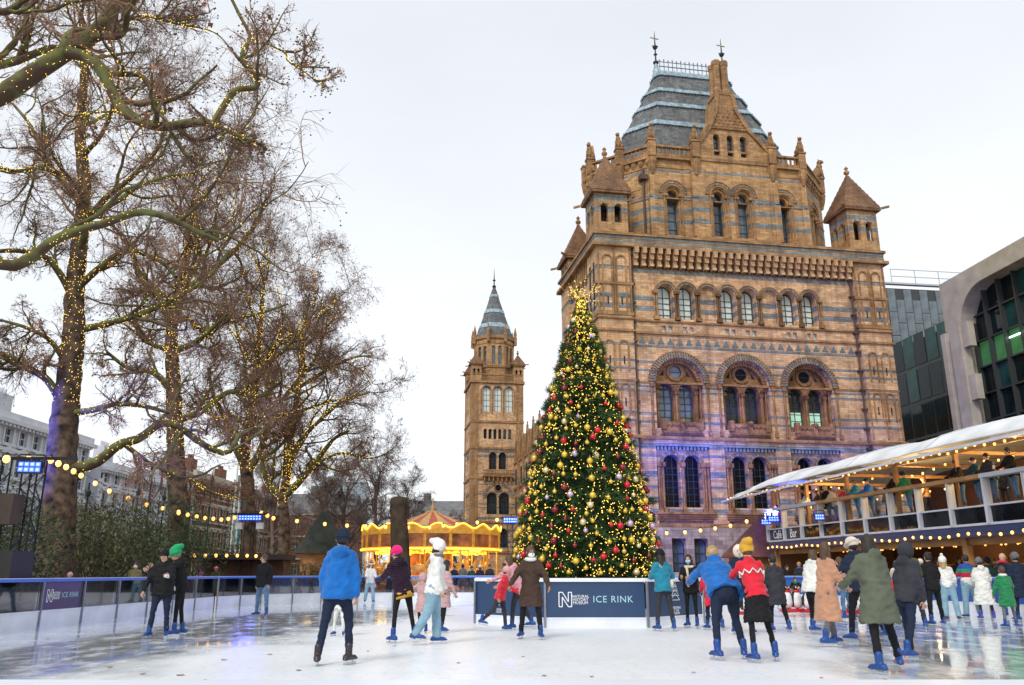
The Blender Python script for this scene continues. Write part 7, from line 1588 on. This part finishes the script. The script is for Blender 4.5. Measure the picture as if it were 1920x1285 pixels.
person('person in a long white hooded coat and grey beanie with purple skates', G(1852, 1163), 1.62, -15, 4, 0, legs=((-2, 7, 3), (3, 8, 4)), arms=((12, 10, 30), (12, 12, 30)), top='white', topk='longcoat', bot='brown', botk='tights', hat='grey', hair='dark', skate='purple', hood=True, fat=1.1)
person('child in a green jacket with a white collar at the right edge', G(1896, 1178), 1.38, 0, 3, 0, legs=((-3, 8, 3), (6, 10, 4)), arms=((10, 18, 10), (10, 18, 10)), top='green', topk='coat', bot='grey', botk='tights', hair='brown', hairk='short', scarf='white')
person('bald man in a navy jacket behind the child in green', G(1893, 1158), 1.8, -90, 4, 0, arms=((40, 12, 60), (40, 12, 60)), top='navy', bot='navy', hair='blond', hairk=None, scarf='red')
person('person in dark navy cut off by the right edge of the photo', G(1924, 1166), 1.74, 5, 4, 0, top='navy', topk='coat', bot='navy', hair='dark', hat='grey')
person('dark-jacketed adult between the striped jumper and the navy jacket, at the boards', G(1868, 1146), 1.72, 20, 4, 0, top='darkteal', bot='black', hair='dark', hat='navy', near=False)
person('adult in a grey hat standing at the boards behind the black bomber jacket', G(1738, 1142), 1.7, 0, 4, 0, top='charcoal', bot='grey', hat='white', hair='grey', near=False)
person('skater in a brown jacket behind the camel coat', G(1590, 1162), 1.66, 60, 8, 0, top='brown', bot='denim', hair='brown', hairk='long', near=False, arms=((30, 15, 50), (20, 12, 40)))
person('skater in dark clothes behind the pale bucket hat', G(1640, 1158), 1.7, -40, 6, 0, top='charcoal', bot='navy', hair='dark', hairk='short', near=False)
person('skater in a black puffer jacket at the boards, between camel coat and bucket hat', G(1606, 1150), 1.72, 190, 4, 0, top='black', bot='navy', hair='dark', hairk='short', near=False, fat=1.2)
person('woman in a beige jacket at the boards behind the olive coat', G(1690, 1142), 1.66, 150, 4, 0, top='cream', bot='denim', hair='brown', hairk='long', near=False)
person('person in a maroon scarf and navy coat behind the flared jeans', G(1770, 1140), 1.76, 170, 4, 0, top='navy', topk='coat', bot='navy', hair='dark', hairk='short', scarf='red', near=False)
person('tall man in charcoal behind the striped jumper, at the café boards', G(1808, 1138), 1.82, 185, 4, 0, top='charcoal', bot='black', hair='brown', hairk='short', near=False)
person('woman in a blue coat and white headband near the right edge', G(1880, 1140), 1.68, 160, 4, 0, top='royal', topk='coat', bot='navy', hair='blond', hairk='long', hat='white', hatk='band', near=False)
person('child in a violet coat at the café boards, far right', G(1912, 1146), 1.35, 190, 4, 0, top='violet', topk='coat', bot='denim', hair='dark', hairk='short', near=False)
# --- onlookers
def by(label, px, Y, h, z=0, face=180, **k):
    q = atY(px, 1076, Y); return person(label, (q.x, Y), h, face, k.pop('lean', 4), near=False, skate='shoe', z0=z, group=k.pop('group', 'onlookers round the rink'), **k)
by('masked man in a khaki coat standing in the shrubs behind the left boards', 255, 27.5, 1.62, top='khaki', bot='black', hair='dark', hairk='short', mask='white')
by('onlooker with pale hair, only the head above the left boards, near the blue-lit trunk', 133, 26, 1.27, top='grey', bot='black', hair='blond', hairk='short', hat='dusty')
by('onlooker in a dark hood, head just above the left boards', 100, 26.4, 1.24, top='brown', bot='black', hair='brown', hairk='short')
for i, (px, c, lb) in enumerate([(838, 'darkteal', 'dark green coat, leftmost of the group'), (852, 'navy', 'navy coat, second of the group'), (868, 'grey', 'grey coat, middle of the group'), (884, 'darkteal', 'teal coat, right of the middle'), (900, 'navy', 'dark blue coat with a pale hat'), (918, 'charcoal', 'charcoal coat, rightmost of the group')]):
    by(f'onlooker in a {lb} before the carousel', px, 46 + (i % 3), 1.62 + .06 * (i % 3), top=c, topk='coat', bot='navy', hair='dark', hairk='short', hat='cream' if i == 4 else None, face=(0, 160, 20, 200, 0, 190)[i])
for i, (px, c, lb, hh) in enumerate([(1476, 'black', 'dark-haired onlooker in black beyond the blue boards, by the café corner', 1.6), (1499, 'charcoal', 'onlooker in a blue scarf and charcoal coat beyond the blue boards', 1.74), (1522, 'brown', 'onlooker in brown beyond the blue boards, right of the blue scarf', 1.62), (1345, 'violet', 'onlooker in violet left of the bending blue jacket, near the museum steps', 1.6), (1328, 'grey', 'onlooker in a pale grey jacket near the museum steps', 1.66), (1655, 'camel', 'onlooker in camel at the café front behind the crowd', 1.7)]):
    by(lb, px, 37.5 + (i % 3) * .8, hh, top=c, bot='navy', hair=('dark', 'blond', 'brown')[i % 3], hairk='short', scarf='royal' if i == 1 else None, skin=i % 2)
# balcony
def balc(label, px, y_rail, c, lean=16, hat=None, hair='dark', hairk='short', face=None, back=.42, **k):
    # find where that sight-line meets the balcony front
    u = (px - 960) / 1608; a_, b2 = CO.x, CO.y; s_, c_ = math.sin(caz), math.cos(caz); yy = (a_ - u * b2) / (u * c_ + s_); p = CP(back, yy, 3.5)
    return person(label, (p.x, p.y), k.pop('h', 1.72), 90 + 8.5 if face is None else face, lean, near=False, z0=3.5, skate='shoe', top=c, bot='denim', hat=hat, hair=hair, hairk=hairk, arms=((28, 12, 48, 25), (28, 12, 48, 25)), group='people on the café balcony', **k)
BP_ = [(1423, 'red', 'far corner, in a red jacket', None, 'dark', 1.4), (1449, 'dusty', 'second from the far corner, in pale pink', None, 'blond', 1.6), (1512, 'white', 'white jacket by the blue lamp on the post', None, 'brown', 1.7), (1536, 'brown', 'brown jacket right of the white jacket', None, 'brown', 1.6), (1551, 'black', 'black jacket, bald-looking', None, 'grey', 1.75),
       (1563, 'cream', 'cream top right of the black jacket', None, 'brown', 1.6), (1583, 'red', 'red jumper, arms on the timber rail', None, 'dark', 1.55), (1606, 'teal', 'open teal jacket on the timber rail', None, 'brown', 1.75), (1633, 'royal', 'blue coat with a dark cap leaning on the timber rail', 'navy', 'dark', 1.7), (1681, 'black', 'black jacket leaning far over the timber rail', None, 'brown', 1.72), (1704, 'green', 'dark green coat and navy beanie', 'navy', 'dark', 1.68),
       (1805, 'black', 'stout black jacket on the grey rail', None, 'brown', 1.74), (1838, 'darkteal', 'dark jacket and flat cap', 'charcoal', 'grey', 1.7), (1868, 'charcoal', 'charcoal jacket turning sideways', None, 'dark', 1.76), (1908, 'black', 'black jacket holding a paper cup, nearest the camera', None, 'dark', 1.8)]
for i, (px, c, lb, ht, hr_, hh) in enumerate(BP_): balc(f'person on the café balcony, {lb}', px, 0, c, lean=6 + (i * 7) % 12, hat=ht, hair=hr_, h=hh + .02, back=1.4 if i == 0 else .42, hatk='cap' if 'cap' in lb else 'beanie', skin=1 if i % 4 == 3 else 0, extras=('cup',) if 'cup' in lb else ())
for i, (y, x, c, lb) in enumerate([(10.5, 2.6, 'grey', 'grey jumper, standing deep inside'), (7.2, 2.2, 'camel', 'camel coat, back turned, behind the rail'), (3.4, 2.8, 'navy', 'navy coat among the tables'), (.2, 2.0, 'olive', 'olive jacket behind the grey rail'), (-1.8, 2.4, 'white', 'white shirt carrying on to the bar')]):
    p = CP(x, y, 3.5); person(f'person inside the café balcony, {lb}', (p.x, p.y), 1.7, 60 * i, 3, near=False, z0=3.5, skate='shoe', top=c, bot='navy', hair=('dark', 'brown', 'blond')[i % 3], hairk='long' if i % 2 else 'short', group='people on the café balcony')
bake()
